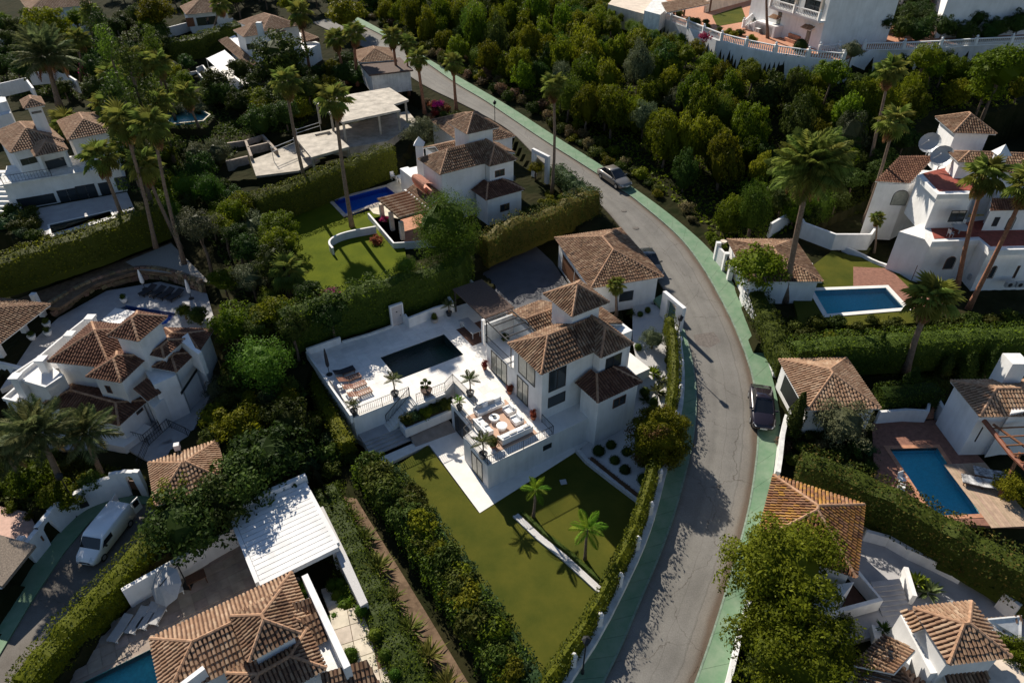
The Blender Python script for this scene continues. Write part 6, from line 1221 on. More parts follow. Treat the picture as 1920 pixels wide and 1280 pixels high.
V15 = thing('villa', 'white hilltop villa with balcony and terracotta terrace at the top right', 'villa', P(1500, 60, ZT)); A, B, C = P(1400, 48, ZT), P(1533, 94, ZT), P(1628, 42, ZT); d = (B - A).normalized(); L_ = (B - A).length; k15 = Block(A, d, L_, Vector((-d.y, d.x, 0)), 14, ZT - .5, ZT + 8); k15.mb().build('wall', M['white'], V15)
win(V15, k15, 'AB', (1451, 66), (1467, 24), bars=2, name='door', glass='glasspale'); win(V15, k15, 'AB', (1507, 86), (1524, 48), bars=2, name='door', glass='glasspale')
for s0 in (.36, .8): shed(V15, [k15.p(L_ * s0 - .3, -.9, ZT + 2.6), k15.p(L_ * s0 + 1.9, -.9, ZT + 2.6), k15.p(L_ * s0 + 1.9, -.02, ZT + 3.0), k15.p(L_ * s0 - .3, -.02, ZT + 3.0)], 'tilelit', name='door_hood')
MB().box(k15.p(L_ * .35, -1.3, ZT + 4.0), d * (L_ * .66), k15.v * 1.3, (0, 0, .3)).build('balcony_floor', M['white'], V15); balustrade([k15.p(L_ * .36, -1.2, ZT + 4.3), k15.p(L_ * .68, -1.2, ZT + 4.3), k15.p(L_ - .1, -1.2, ZT + 4.3)], 'white balustrade on the balcony of the hilltop villa')
for s0 in (.36, .68, .99): MB().box(k15.p(L_ * s0 - .2, -1.35, ZT + 4.3), d * .4, k15.v * .4, (0, 0, 3.4)).build('balcony_pillar', M['cream'], V15)
opening(V15, k15, 'AB', L_ * .4, L_ * .64, ZT + 4.4, ZT + 6.6, bars=1); opening(V15, k15, 'AB', L_ * .72, L_ * .95, ZT + 4.4, ZT + 6.6, bars=1)
st15 = thing('terrace_stairs', 'white stairs with balustrade going up from the hilltop terrace', 'stairs', P(1405, 45, ZT))
for k in range(8): MB().box(P(1393, 52, ZT) + d * (k * .5), d * 5, k15.v * 2.0, (0, 0, .25 * (k + 1))).build('step', M['white'], st15) if k < 7 else None
balustrade([P(1393, 52, ZT + .2), P(1427, 22, ZT + 2.0)], 'sloping white balustrade of the hilltop stairs')
bb = thing('brick_bench', 'terracotta brick bench against the hilltop villa wall', 'bench', P(1480, 70, ZT)); MB().box(k15.p(L_ * .62, -1.0, ZT), d * 2.6, k15.v * .95, (0, 0, .5)).build('seat', M['terracotta'], bb); MB().box(k15.p(L_ * .62, -.35, ZT + .5), d * 2.6, k15.v * .3, (0, 0, .6)).build('backrest', M['terracotta'], bb)
V16 = thing('house', 'pale flat roofed outbuilding at the top edge beside the hilltop terrace', 'house', P(1190, 10, ZT)); prism_px(V16, 'wall', [(1140, 8), (1228, 32), (1240, 5), (1160, -14)], ZT + .6, ZT - 3, 'cream'); prism_px(V16, 'room', [(1208, 20), (1238, 28), (1262, 8), (1230, -8)], ZT + 1.8, ZT - 1, 'white2')
pg2 = thing('garden_pergola', 'rustic brown pergola over a seat at the left end of the hilltop terrace', 'pergola', P(1290, 20, ZT)); shed(pg2, [P(1250, 24, ZT + 3), P(1330, 8, ZT + 3), P(1310, -6, ZT + 3.6), P(1240, 6, ZT + 3.6)], 'tilelit')
for x, y in ((1262, 36), (1282, 30), (1330, 22)): p = P(x, y, ZT); MB().box(p - Vector((.15, .15, 0)), (.3, 0, 0), (0, .3, 0), (0, 0, 3)).build('post', M['woodframe'], pg2)
ground('hill_yard', px([(1335, 30), (1390, 12), (1400, 40), (1345, 50)], ZT), ZT + .03, M['lawn'], .03); wallrun([P(x, y, ZT) for x, y in ((1320, 24), (1400, 2), (1440, -10))], 2.0, .3, 'cream', label='tan patterned wall behind the hilltop terrace')
V17 = thing('house', 'white shaded house at the top right corner behind dark bushes', 'house', P(1850, 30, ZT)); mb = MB(); prism(mb, px([(1752, 72), (1985, 62), (1985, -70), (1745, -50)], ZT), ZT - 1, ZT + 10); mb.build('wall', M['white'], V17); mb = MB(); prism(mb, px([(1640, 30), (1735, 18), (1735, -60), (1630, -60)], ZT), ZT - 1, ZT + 9); mb.build('side_wing', M['white'], V17)
# middle plot: pool, lawn, walls
ground('lawn', px([(536, 425), (556, 385), (616, 366), (646, 409), (690, 396), (748, 392), (770, 540), (700, 562), (600, 592), (575, 545)], ZB - .05), ZB - .05, M['lawn2'], 2.2)
pool('royal blue rectangular pool beside the bright lawn', px([(624, 376), (724, 350), (745, 366), (648, 401)], ZB), ZB, 'water', M['pooldeep'], cw=.5, coping='sandstone'); ground('pool_surround', px([(726, 345), (790, 320), (800, 350), (748, 410), (700, 400), (690, 388), (748, 362)], ZB - .02), ZB - .02, M['sandstone'], .2)
wallrun(smooth_line([P(x, y, ZB - .05) for x, y in ((626, 478), (618, 468), (624, 458), (650, 447), (706, 437))], 2), .9, .22, label='curved white wall on the bright lawn')
# ------------------------------------------------------------------ VEGETATION
def H(pts, z): return [P(x, y, z) for x, y in pts]
hedge([FM.p(a, b, .7) for a, b in ((-14.6, 21.4), (-10, 21.3), (-5, 21.0), (0, 20.7), (3.5, 20.9), (5.5, 22.6))], 2.5, 4.0, 'tall dark hedge along the white wall behind the main pool', m2='ficus', frac2=.2, bumps=.3, leaf=.24, dens=30)
hedge(H([(905, 488), (960, 462), (1040, 430), (1112, 398)], 1.5), 2.4, 3.3, 'loose green hedge above the driveway wall of the central villa', 'tan', m2='hedge', bumps=.4, leaf=.24, dens=30, frac2=.6)
hedge(H([(490, 425), (560, 398), (650, 362), (738, 326)], ZB - .1), 1.8, 4.2, 'tall clipped green hedge behind the blue pool', m2='ficus', frac2=.2, bumps=.14, leaf=.24, dens=30)
hedge(H([(-10, 545), (80, 517), (180, 484), (312, 432)], 2.6), 2.2, 3.5, 'very long tall dark hedge below the upper left villa', m2='ficus', frac2=.2, bumps=.16, leaf=.26, dens=26)
hedge(H([(1478, 690), (1560, 684), (1680, 676), (1800, 668), (1940, 660)], .2), 2.6, 3.0, 'long thick dark hedge in front of the bright blue pool', m2='ficus', frac2=.2, bumps=.2, leaf=.24, dens=30)
hedge(H([(1640, 768), (1690, 765), (1742, 758)], -.4), 2.0, 2.4, 'short clipped hedge right of the ridged garage roof', m2='ficus', frac2=.2, bumps=.15, leaf=.2, dens=34)
hedge(H([(1490, 905), (1560, 925), (1640, 965), (1720, 1010), (1800, 1055), (1950, 1140)], -1.5), 2.6, 3.0, 'long dark hedge below the deep blue pool at the lower right', m2='tan', bumps=.25, leaf=.24, dens=30)
hedge(H([(62, 1305), (140, 1210), (220, 1125), (300, 1035)], -3.3), 2.0, 2.3, 'yellow green hedge curving along the cul-de-sac road', 'yellow', m2='hedge', bumps=.25, leaf=.2, dens=40)
hedge(H([(1412, 572), (1432, 618), (1452, 660), (1474, 700)], .3), 2.2, 2.0, 'dark hedge behind the bright white wall by the right pavement', m2='ficus', frac2=.2, bumps=.3, leaf=.24, dens=30)
hedge(H([(318, 112), (380, 100), (455, 72)], 6.6), 2.2, 3.2, 'dark clipped hedge before the small house at the top edge', m2='ficus', frac2=.2, bumps=.2, leaf=.3, dens=22)
hedge(H([(736, 905), (784, 972), (843, 1058), (912, 1158), (980, 1270), (1025, 1338)], -2.9), 1.8, 1.8, 'blue green hedge along the left edge of the main lawn', 'blue', m2='hedge', bumps=.4, leaf=.22, dens=36, frac2=.3)
hedge(H([(690, 892), (722, 932), (775, 1005), (845, 1110), (905, 1195), (960, 1290)], -3.2), 2.5, 2.3, 'broad green hedge between the spiky plants and the lawn hedge', m2='ficus', bumps=.45, leaf=.24, dens=34, frac2=.4)
hedge(H([(608, 925), (640, 990), (672, 1065), (705, 1140), (745, 1225), (780, 1300)], -3.0), 2.7, .9, 'low green hedge with orange flowers beside the gravel border', m2='ficus', bumps=.5, leaf=.2, dens=46, frac2=.5)
hedge(H([(585, 715), (610, 765), (635, 815), (655, 850)], -2.6), 1.5, 1.5, 'bushy green hedge below the outer terrace wall', 'yellow', m2='hedge', bumps=.45, leaf=.22, dens=36, frac2=.6)
hedge(H([(1043, 330), (1075, 360), (1110, 385)], 2.6), 2.0, 1.8, 'grey green shrub hedge along the left road edge by the thin palm', 'blue', m2='hedge', bumps=.4, leaf=.22, dens=34)
ground('spiky_bed', px([(640, 930), (668, 935), (800, 1150), (890, 1300), (840, 1300), (760, 1180), (690, 1050)], -3.1), -3.05, M['soil'], .4)
YU = ['spiky plant at the head of the planted strip', 'second spiky plant down the planted strip', 'third spiky plant down the planted strip', 'yellowish spiky plant half way down the strip', 'spiky plant beside the stone path', 'large spiky plant near the bottom of the strip', 'spiky plant at the bottom edge of the strip']
for i, (x, y, s) in enumerate(((656, 975, 1.3), (682, 1015, 1.6), (708, 1068, 1.7), (734, 1125, 1.5), (768, 1180, 1.6), (803, 1232, 1.7), (838, 1285, 1.5))):
    p = P(x, y, -2.95); planted(p.x, p.y, p.z, s, 'spiky%d' % (i % 2), YU[i], 'yucca', 'plant')
for i, (x, y, z, r) in enumerate(((567, 1100, ZD + 1.0, .62), (573, 1112, ZD + 1.0, .55), (624, 1096, ZD, .55), (640, 1094, ZD, .55), (651, 1108, ZD, .55), (634, 1117, ZD, .55), (643, 1127, ZD, .55), (654, 1120, ZD, .5), (661, 1128, ZD, .6), (646, 1138, ZD, .65), (627, 1158, ZD + .5, .42), (677, 1144, ZD + 1, .5), (703, 1190, ZD + 1, .5), (656, 1228, ZD + .8, .6), (722, 1228, ZD + 1, .5), (740, 1264, ZD + 1, .45))):
    p = P(x, y, z + r); bush(p.x, p.y, z, r, 'ball1', ['bright clipped ball nearest the slatted pavilion by the parapet', 'bright clipped ball second from the pavilion by the parapet'][i] if i < 2 else ('round clipped ball in the group beside the path steps' if i < 10 else ['small clipped ball at the top of the stone path', 'clipped ball at the upper right edge of the stone path', 'clipped ball half way along the right edge of the path', 'clipped ball left of the stone path by the parapet end', 'clipped ball lower on the right edge of the path', 'lowest clipped ball on the right edge of the path'][i - 10]), 'clipped_ball', group='clipped balls by the path steps' if 2 <= i < 10 else None, lift=.95)
def tree_px(cx, cy, zg, r, h, kind, label, name='tree', zs=1.0, group=None):
    cz = max(r * .6, h - r * .85 * zs); p = P(cx, cy, zg + cz); return tree(name, p.x, p.y, zg, r, h, kind, label, group, zs)
tree_px(835, 425, 2.0, 4.6, 8.6, 'bigwillow', 'large feathery green tree in front of the middle villa', 'pepper_tree')
tree_px(785, 248, 2.8, 3.1, 5.2, 'olive0', 'rounded grey green tree beside the unfinished building')
tree_px(760, 500, 2.0, 1.5, 4.0, 'willow1', 'small light green tree below the pink awning'); tree_px(528, 108, 5.0, 5.0, 9.5, 'dark0', 'broad dark tree in front of the far white villa')
tree_px(1422, 505, .8, 3.3, 5.6, 'yellow0', 'yellow green tree covering the gatehouse roof by the pavement', 'pepper_tree'); tree_px(1470, 1070, -2.4, 4.7, 8.0, 'bigyellow', 'large yellow green tree overhanging the road at the lower right', zs=.85); tree_px(1490, 1220, -2.6, 4.2, 6.8, 'bigficus', 'large darker green tree at the bottom beside the right pavement', zs=.85)
tree_px(1582, 795, -.9, 2.6, 4.6, 'olive1', 'grey green olive tree in front of the ridged garage', 'olive_tree')
def cyp(bx, by, z, h, wd, k, lb):
    p = P(bx, by, z); t = thing('cypress_tree', lb, 'tree', p); inst('trunk', TRUNK, t, (0, 0, 0), (0, 0, 0), (2, 2, h * .5)); inst('crown', CR[k], t, (0, 0, 0), (0, 0, rnd.uniform(0, 6)), (h * wd, h * wd, h))
cyp(1483, 812, -.9, 4.6, 1.1, 'cypress0', 'narrow dark cypress beside the white pavement wall'); cyp(1632, 688, -.3, 4.0, 1.3, 'cypress1', 'bushy green cypress between the garage roof and the long hedge')
cyp(1805, 706, -.3, 3.0, 1.7, 'cypress1', 'left bushy conifer behind the pool house'); cyp(1848, 702, -.3, 3.2, 1.7, 'cypress1', 'right bushy conifer behind the pool house'); cyp(1768, 700, -.3, 2.4, 1.6, 'cypress0', 'smallest bushy conifer behind the pool house'); cyp(1700, 735, -.3, 2.8, 1.8, 'cypress1', 'low conifer right of the leaning palm trunk')
cyp(296, 232, 5.2, 9.0, .9, 'cypress0', 'dark narrow cypress among the palms at the upper left')
for i, (x, y, h) in enumerate(((222, 150, 13), (262, 190, 14), (240, 255, 13), (300, 130, 11), (205, 95, 12), (180, 60, 11))):
    z = 5.5; p = P(x, y, z + h * .55); t = thing('conifer_tree', ['tallest feathery conifer at the left of the palm cluster', 'feathery conifer in the middle of the palm cluster', 'feathery conifer directly behind the upper left villa wing', 'feathery conifer above the dark cypress', 'feathery conifer nearest the house at the top left corner', 'feathery conifer lowest on the slope by the slanting palms'][i], 'tree', (p.x, p.y, z), 'feathery conifers of the upper left'); inst('trunk', TRUNK, t, (0, 0, 0), (0, 0, 0), (4, 4, h * .8)); inst('crown', CR['conifer%d' % (1 if i % 3 else 0)], t, (0, 0, .8), (0, 0, i), (h * .85, h * .85, h))
# singular trees and shrubs with their own place
ONE = [(88, 48, 8, 4.0, 7, 'ficus1', 'bushy green tree hiding the house at the top left corner'), (292, 22, 8, 3.6, 8, 'yellow0', 'yellow green tree at the top edge left of the small house'), (645, 25, 6.5, 4.4, 8, 'yellow1', 'bright green hanging tree at the top end of the road'), (350, 118, 6, 1.6, 2.6, 'dark1', 'small rounded dark tree beside the white awning terrace'),
 (490, 680, -1.2, 3.1, 6.2, 'willow1', 'light green tree with bare slanting trunk left of the main terrace'), (470, 520, .5, 2.2, 4.6, 'olive0', 'grey green bush tree left of the bright lawn'), (520, 590, .3, 2.6, 5.0, 'ficus2', 'broad green tree above the corner of the pool terrace'), (440, 610, -.4, 2.6, 4.6, 'ficus3', 'green tree right of the paved corner by the left villa pool'), (620, 590, .8, 2.2, 4.2, 'dark2', 'dark tree at the left end of the hedge behind the main pool'), (370, 425, 2.5, 2.6, 7, 'conifer0' if False else 'olive1', 'tall slim grey green tree beside the gravel bed'),
 (352, 985, -3.4, 3.3, 6.0, 'dark0', 'large dark tree beside the slatted pavilion'), (408, 950, -3.4, 3.0, 5.5, 'dark1', 'dark tree behind the slatted pavilion parapet'), (330, 925, -3.4, 1.9, 4.2, 'ficus1', 'green tree in front of the gatehouse tiles'), (452, 905, -3.2, 3.2, 6.0, 'dark2', 'dark dense tree above the slatted pavilion'), (505, 860, -3.0, 3.4, 5.6, 'dark0', 'dark tree between the pavilion and the outer terrace wall'), (540, 800, -3.0, 2.7, 5.0, 'dark1', 'dark tree left of the bushy terrace hedge'), (455, 800, -3.0, 2.6, 4.8, 'ficus0', 'green tree right of the left villa entrance'), (408, 730, -2.6, 1.6, 3.0, 'olive0', 'grey green rounded shrub tree beside the left villa path'), (370, 592, 0, 1.3, 2.2, 'dark2', 'small round tree in a pot like bed by the left villa pool'), (345, 582, 0, .9, 1.8, 'yellow0', 'small yellowish shrub tree at the end of the left pool'),
 (1735, 110, 9, 2.6, 6.5, 'ficus1', 'green tree standing before the white wall at the top right'), (1880, 130, 8, 4.2, 9, 'ficus2', 'large bright green tree at the top right edge'), (1850, 165, 7, 3.0, 6, 'ficus3', 'green tree below the large one at the top right edge'), (1560, 140, 9, 2.6, 5.5, 'ficus0', 'bright green tree right under the hilltop balustrade corner'), (1600, 95, 11, 1.9, 4, 'olive0', 'grey green shrub tree beside the short white balustrade'), (1905, 915, -1, 1.6, 2.8, 'yellow0', 'green bush tree at the right edge beside the timber deck'), (1900, 1225, -2, 1.4, 3.0, 'ficus1', 'broad leaved shrub tree at the bottom right edge'), (60, 895, -3.0, 2.2, 3.4, 'yellow1', 'rounded yellow green tree left of the feathery palms'), (112, 935, -3.0, 1.8, 3.2, 'ficus2', 'dense round shrub tree beside the curved white wall'), (1005, 315, 3, 1.1, 2.2, 'yellow0', 'small shrub tree beside the arched garden gate'), (1075, 455 - 90, 2.6, 1.0, 1.7, 'olive1', 'grey green shrub tree near the road below the thin palm')]
for x, y, z, r, h, k, lb in ONE: tree_px(x, y, z, r, h, k, lb)
for x, y, z, r, k, lb in ((622, 556, ZB, 1.25, 'bushm0', 'round magenta bougainvillea at the corner of the bright lawn'), (166, 130, 6, 1.7, 'bushm1', 'magenta bougainvillea beside the feathery palm at the upper left'), (822, 198, 4.2, 1.2, 'bushm0', 'pink bougainvillea beside the road near the reddish palms'), (722, 412, ZB + .2, .7, 'bushm1', 'magenta bougainvillea hanging on the terrace of the middle villa'), (1320, 72, ZT - .3, 1.3, 'bushm0', 'pink flowering bush hanging over the hilltop balustrade'), (847, 250, ZB + 2.6, .6, 'bushm1', 'small pink flowering bush before the satellite dish of the middle villa'), (706, 455, ZB - .6, 1.0, 'bushr0', 'dark red creeper on the terrace wall above the bright lawn')):
    p = P(x, y, z + r * .5); bush(p.x, p.y, z, r, k, lb, 'bougainvillea', 'shrub')
# --- scattered planting
AV = [(P(352, 242, 4.6).x, P(352, 242, 4.6).y, 9.5), (P(620, 265, 4).x, P(620, 265, 4).y, 6), (P(500, 300, 4).x, P(500, 300, 4).y, 4.5)]
def scatter(poly_px, dmin, n, seed, avoid=(), zoff=0.0):
    avoid = list(avoid) + AV
    g = random.Random(seed); W = [T(x, y) for x, y in poly_px]; poly = [(p.x, p.y) for p in W]; xs = [p[0] for p in poly]; ys = [p[1] for p in poly]; out = []
    for _ in range(n * 40):
        if len(out) >= n: break
        x, y = g.uniform(min(xs), max(xs)), g.uniform(min(ys), max(ys))
        if not inpoly(poly, np.array([x]), np.array([y]))[0]: continue
        if any((x - a) ** 2 + (y - b) ** 2 < dmin * dmin for a, b, c in out): continue
        if any((x - a) ** 2 + (y - b) ** 2 < r * r for a, b, r in avoid): continue
        out.append((x, y, tz(x, y)))
    return out
roadpts = [(p.x, p.y, 3.2) for p in resample_n([G(x, y) for x, y in RO], 160)]
lanept = [(p.x, p.y, 4.5) for p in resample_n([G(x, y) for x, y in RR], 160)]
BANK = [(650, 15), (740, 66), (860, 138), (1040, 243), (1190, 340), (1300, 425), (1350, 470), (1470, 440), (1560, 400), (1630, 330), (1660, 300), (1745, 210), (1900, 215), (1915, 130), (1600, 150), (1480, 135), (1400, 118), (1230, 62), (1150, 22), (1100, -20), (700, -30)]
g_ = random.Random(5)
LMK = {'bank': [((1150, 330), 'the silver car'), ((1500, 125), 'the hilltop house corner'), ((1260, 70), 'the left end of the balustrade'), ((1050, 250), 'the thin roadside palm'), ((1340, 450), 'the white gate posts with the bowl'), ((1480, 380), 'the big round palm'), ((1760, 225), 'the square tower'), ((860, 130), 'the red trunked palm by the road'), ((700, 25), 'the top end of the road'), ((1190, 170), 'the middle of the bank'), ((950, 40), 'the top edge right of the road'), ((1400, 130), 'the curved retaining wall'), ((1650, 160), 'the upper leaning palm'), ((1300, 280), 'the slope above the parked car'), ((1100, 60), 'the pale outbuilding'), ((960, 150), 'the straight stretch of the upper road'), ((1860, 170), 'the right edge below the white house'), ((1420, 280), 'the dark hollow left of the big palm')]}
LMK['valley'] = [((350, 180), 'the turquoise pool'), ((440, 300), 'the unfinished walls'), ((550, 460), 'the bright lawn'), ((350, 450), 'the slanting palm trunks'), ((560, 600), 'the corner of the pool terrace'), ((450, 590), 'the left villa pool'), ((410, 380), 'the end of the clipped hedge'), ((590, 690), 'the outer terrace wall'), ((600, 220), 'the concrete slab'), ((530, 180), 'the tall palm before the hedge'), ((640, 150), 'the low brushwood roof'), ((430, 210), 'the far white villa'), ((415, 160), 'the white awning'), ((528, 160), 'the broad dark tree'), ((440, 240), 'the right end of the turquoise pool'), ((590, 250), 'the concrete terrace slab'), ((530, 240), 'the building site guard rails'), ((480, 230), 'the dark gap above the unfinished walls'), ((500, 190), 'the shaded foot of the far villa'), ((570, 150), 'the foot of the palm by the far villa'), ((400, 260), 'the lower edge of the turquoise pool')]
LMK['low'] = [((470, 690), 'the slanting light green tree'), ((620, 780), 'the grey garden steps'), ((420, 720), 'the left villa path'), ((350, 900), 'the gatehouse roof'), ((520, 900), 'the slatted pavilion'), ((640, 870), 'the head of the spiky strip'), ((440, 840), 'the middle of the shady belt')]
LMK['top'] = [((90, 110), 'the feathery date palm'), ((60, 190), 'the small tower roof'), ((165, 120), 'the magenta bougainvillea'), ((300, 60), 'the small white house at the top'), ((230, 180), 'the feathery conifers'), ((130, 60), 'the house at the top left corner'), ((15, 80), 'the grey car'), ((560, 20), 'the top edge palm'), ((450, 20), 'the left end of the far white villa'), ((400, 30), 'the gap right of the small white house'), ((510, 0), 'the top edge above the far white villa'), ((600, 45), 'the right end of the far white villa'), ((545, 45), 'the palm by the far white villa'), ((340, 10), 'the top edge beside the small white house'), ((190, 40), 'the right side of the corner house'), ((640, 30), 'the top end of the road'), ((250, 10), 'the top edge above the conifers')]
LMK['slope'] = [((1500, 300), 'the crown of the big round palm'), ((1640, 280), 'the leaning palm by the tower'), ((1620, 370), 'the left wing of the terraced villa'), ((1500, 420), 'the stepped retaining wall'), ((1560, 350), 'the dark middle of the slope')]
LMK['hill'] = [((1640, 60), 'the hilltop house side'), ((1730, 60), 'the gap between the two top houses'), ((1850, 60), 'the white house at the top right'), ((1910, 60), 'the right frame edge at the top')]
LMW = {k: [(lambda p: (p.x, p.y, t))(T(*c)) for c, t in v] for k, v in LMK.items()}
def near(x, y, key): return min(LMW[key], key=lambda q: (q[0] - x) ** 2 + (q[1] - y) ** 2)[2]
def size_word(r, lo, hi): return 'small' if r < lo else ('large' if r > hi else 'middling')
for i, (x, y, z) in enumerate(scatter(BANK, 2.35, 290, 11, lanept + roadpts)):
    if float(dist_poly(PLAT, np.array([x]), np.array([y]))[0]) < 2.2: continue
    k = g_.random(); kind = 'ficus%d' % g_.randrange(4) if k < .66 else ('dark%d' % g_.randrange(3) if k < .80 else ('willow%d' % g_.randrange(2) if k < .88 else ('olive%d' % g_.randrange(2) if k < .93 else 'yellow%d' % g_.randrange(2))))
    r = g_.uniform(1.6, 2.9); zs = g_.uniform(1.2, 2.4); lab = size_word(r, 2.0, 2.5) + ' ' + {'f': 'leafy green', 'd': 'dark dense', 'w': 'feathery light green', 'o': 'greyish green', 'y': 'yellowish green'}[kind[0]] + (' tall' if zs > 1.75 else ' rounded') + ' tree near ' + near(x, y, 'bank')
    dp_ = float(dist_poly(PLAT, np.array([x]), np.array([y]))[0]); hh_ = r * zs * g_.uniform(1.35, 1.75)
    if dp_ < 14:
        room = ZT + .3 - z + max(0, dp_ - 6) * .25
        if room < 1.6: continue
        if hh_ > room: f_ = room / hh_; r *= max(.6, f_); hh_ = room; zs = min(zs, 1.2)
    tree('bank_tree', x, y, z - .2, r, hh_, kind, lab, 'trees on the wooded bank', zsc=zs, limbs=1)
EDGE = [(660, 20), (777, 92), (865, 145), (957, 198), (1035, 250), (1132, 310), (1235, 383), (1330, 463), (1352, 470), (1300, 400), (1200, 325), (1060, 225), (860, 110), (760, 62), (690, 20)]
for i, (x, y, z) in enumerate(scatter(EDGE, 1.35, 150, 12, [(a, b, .9) for a, b, c in roadpts])):
    k = g_.random(); kind = 'bush%d' % g_.randrange(3) if k < .45 else ('bushd%d' % g_.randrange(2) if k < .75 else 'bushy%d' % g_.randrange(2))
    bush(x, y, z - .1, g_.uniform(.7, 1.3), kind, {'bush': 'green', 'bushd': 'dry brown', 'bushy': 'yellowish'}[kind[:-1]] + ' shrub along the upper pavement near ' + near(x, y, 'bank'), 'roadside_shrub', group='shrubs along the upper pavement', zsc=g_.uniform(.8, 1.5))
VALLEY = [(330, 150), (430, 215), (470, 260), (400, 330), (470, 420), (535, 470), (560, 560), (600, 600), (575, 660), (600, 720), (520, 700), (420, 600), (450, 545), (385, 440), (320, 440), (300, 350), (300, 230)]
for i, (x, y, z) in enumerate(scatter(VALLEY, 2.6, 70, 13)):
    k = g_.random(); kind = 'dark%d' % g_.randrange(3) if k < .5 else ('ficus%d' % g_.randrange(4) if k < .75 else ('olive%d' % g_.randrange(2) if k < .9 else 'willow%d' % g_.randrange(2)))
    r = g_.uniform(1.5, 2.7); tree('valley_tree', x, y, z - .2, r, g_.uniform(3.0, 6.0), kind, size_word(r, 1.9, 2.3) + {'d': ' dark', 'f': ' leafy green', 'o': ' greyish', 'w': ' feathery'}[kind[0]] + ' tree in the dense belt near ' + near(x, y, 'valley'), 'trees in the belt left of the bright lawn', zsc=g_.uniform(.9, 1.3), limbs=1)
LOWB = [(445, 660), (560, 720), (660, 860), (620, 900), (560, 890), (430, 950), (290, 1010), (300, 930), (430, 890), (390, 800), (420, 740)]
for i, (x, y, z) in enumerate(scatter(LOWB, 1.6, 60, 14)):
    k = g_.random(); kind = 'bush%d' % g_.randrange(3) if k < .5 else ('bushy%d' % g_.randrange(2) if k < .7 else 'bushb%d' % g_.randrange(2))
    bush(x, y, z - .1, g_.uniform(.8, 1.5), kind, {'bush': 'dark green', 'bushy': 'yellowish', 'bushb': 'bluish'}[kind[:-1]] + ' shrub in the shady belt near ' + near(x, y, 'low'), 'garden_shrub', group='shrubs left of the main terrace')
def fill(poly, dmin, n, seed, kinds, rr, label, group, name='garden_shrub', z=None, tr=False, hh=(3, 5), key=None):
    for x, y, zz in scatter(poly, dmin, n, seed):
        zz = zz if z is None else z; k_ = g_.choice(kinds); r_ = g_.uniform(*rr); mid = sum(rr) / 2; lb_ = ({'d': 'dark', 'f': 'leafy green', 'b': 'green', 'o': 'greyish', 'w': 'feathery'}[k_[0]] if not k_.startswith(('bushy', 'bushd', 'bushb', 'bushr')) else {'bushy': 'yellowish', 'bushd': 'dry brown', 'bushb': 'bluish', 'bushr': 'reddish'}[k_[:-1]]); lb_ = ('larger ' if r_ > mid else 'smaller ') + lb_ + (' tree ' if tr else ' shrub ') + (('near ' + near(x, y, key)) if key else label)
        if tr: tree(name, x, y, zz - .2, r_, g_.uniform(*hh), k_, lb_, group, zsc=g_.uniform(.9, 1.2), limbs=1)
        else: bush(x, y, zz - .1, r_, k_, lb_, name, group=group)
fill([(400, 170), (470, 170), (640, 150), (660, 120), (680, 180), (600, 190), (540, 250), (450, 270), (380, 240)], 2.8, 46, 21, ['dark0', 'dark1', 'dark2', 'ficus0'], (1.8, 2.8), 'behind the unfinished building', 'trees behind the unfinished building', 'garden_tree', tr=True, hh=(3.5, 6), key='valley')
fill([(0, 60), (60, 50), (140, 90), (210, 70), (300, 50), (330, 140), (200, 200), (90, 190), (0, 150)], 3.2, 50, 22, ['dark0', 'dark1', 'ficus2', 'dark2'], (1.5, 2.6), 'in the upper left gardens', 'trees in the upper left gardens', 'garden_tree', tr=True, hh=(3.6, 7), key='top')
fill([(200, -10), (280, 20), (330, 20), (340, 50), (440, 45), (560, 30), (640, 20), (560, -20)], 3.6, 36, 23, ['dark0', 'ficus1', 'dark2', 'ficus3'], (1.8, 3.0), 'along the top edge', 'trees along the top edge', 'garden_tree', tr=True, hh=(4, 7), key='top')
fill([(1490, 300), (1640, 250), (1690, 290), (1630, 370), (1580, 400), (1500, 420), (1440, 430)], 2.8, 36, 24, ['dark0', 'dark1', 'dark2'], (1.6, 2.6), 'behind the big round palm', 'shaded trees behind the big palm', 'garden_tree', tr=True, hh=(3, 5), key='slope')
fill([(1640, 20), (1720, 20), (1730, 70), (1870, 70), (1870, 50), (1920, 60), (1920, 80), (1640, 90)], 2.2, 30, 25, ['dark0', 'dark1'], (1.5, 2.5), 'in the shade of the top right house', 'trees shaded by the top right house', 'garden_tree', z=ZT, tr=True, hh=(3, 5), key='hill')
fill([(1470, 610), (1920, 600), (1920, 640), (1480, 650)], 1.8, 26, 26, ['bush0', 'bush1', 'bushy0'], (.7, 1.2), 'in the border behind the long dark hedge', 'shrubs behind the long dark hedge')
fill([(1465, 800), (1560, 800), (1640, 840), (1640, 900), (1540, 900), (1465, 870)], 1.3, 40, 27, ['bush0', 'bush2', 'bushd0', 'bushb0'], (.6, 1.1), 'in the wild bed around the olive tree', 'shrubs in the bed around the olive tree')
fill([(1680, 690), (1900, 670), (1900, 700), (1780, 715), (1750, 745), (1680, 740)], 1.5, 26, 28, ['bush0', 'bush1', 'dark0'], (.7, 1.2), 'on the slope behind the pool house', 'shrubs behind the pool house')
fill([(0, 840), (60, 830), (180, 880), (230, 890), (130, 940), (60, 980), (0, 960)], 1.9, 22, 29, ['bush0', 'bush1', 'bushy0'], (.6, 1.1), 'on the shaded ground by the feathery palms', 'shrubs by the feathery palms')
fill([(0, 410), (60, 400), (70, 450), (0, 470)], 1.5, 12, 30, ['bush0', 'bushb1', 'bush2'], (.8, 1.3), 'left of the narrow dark green pool', 'shrubs left of the narrow pool')
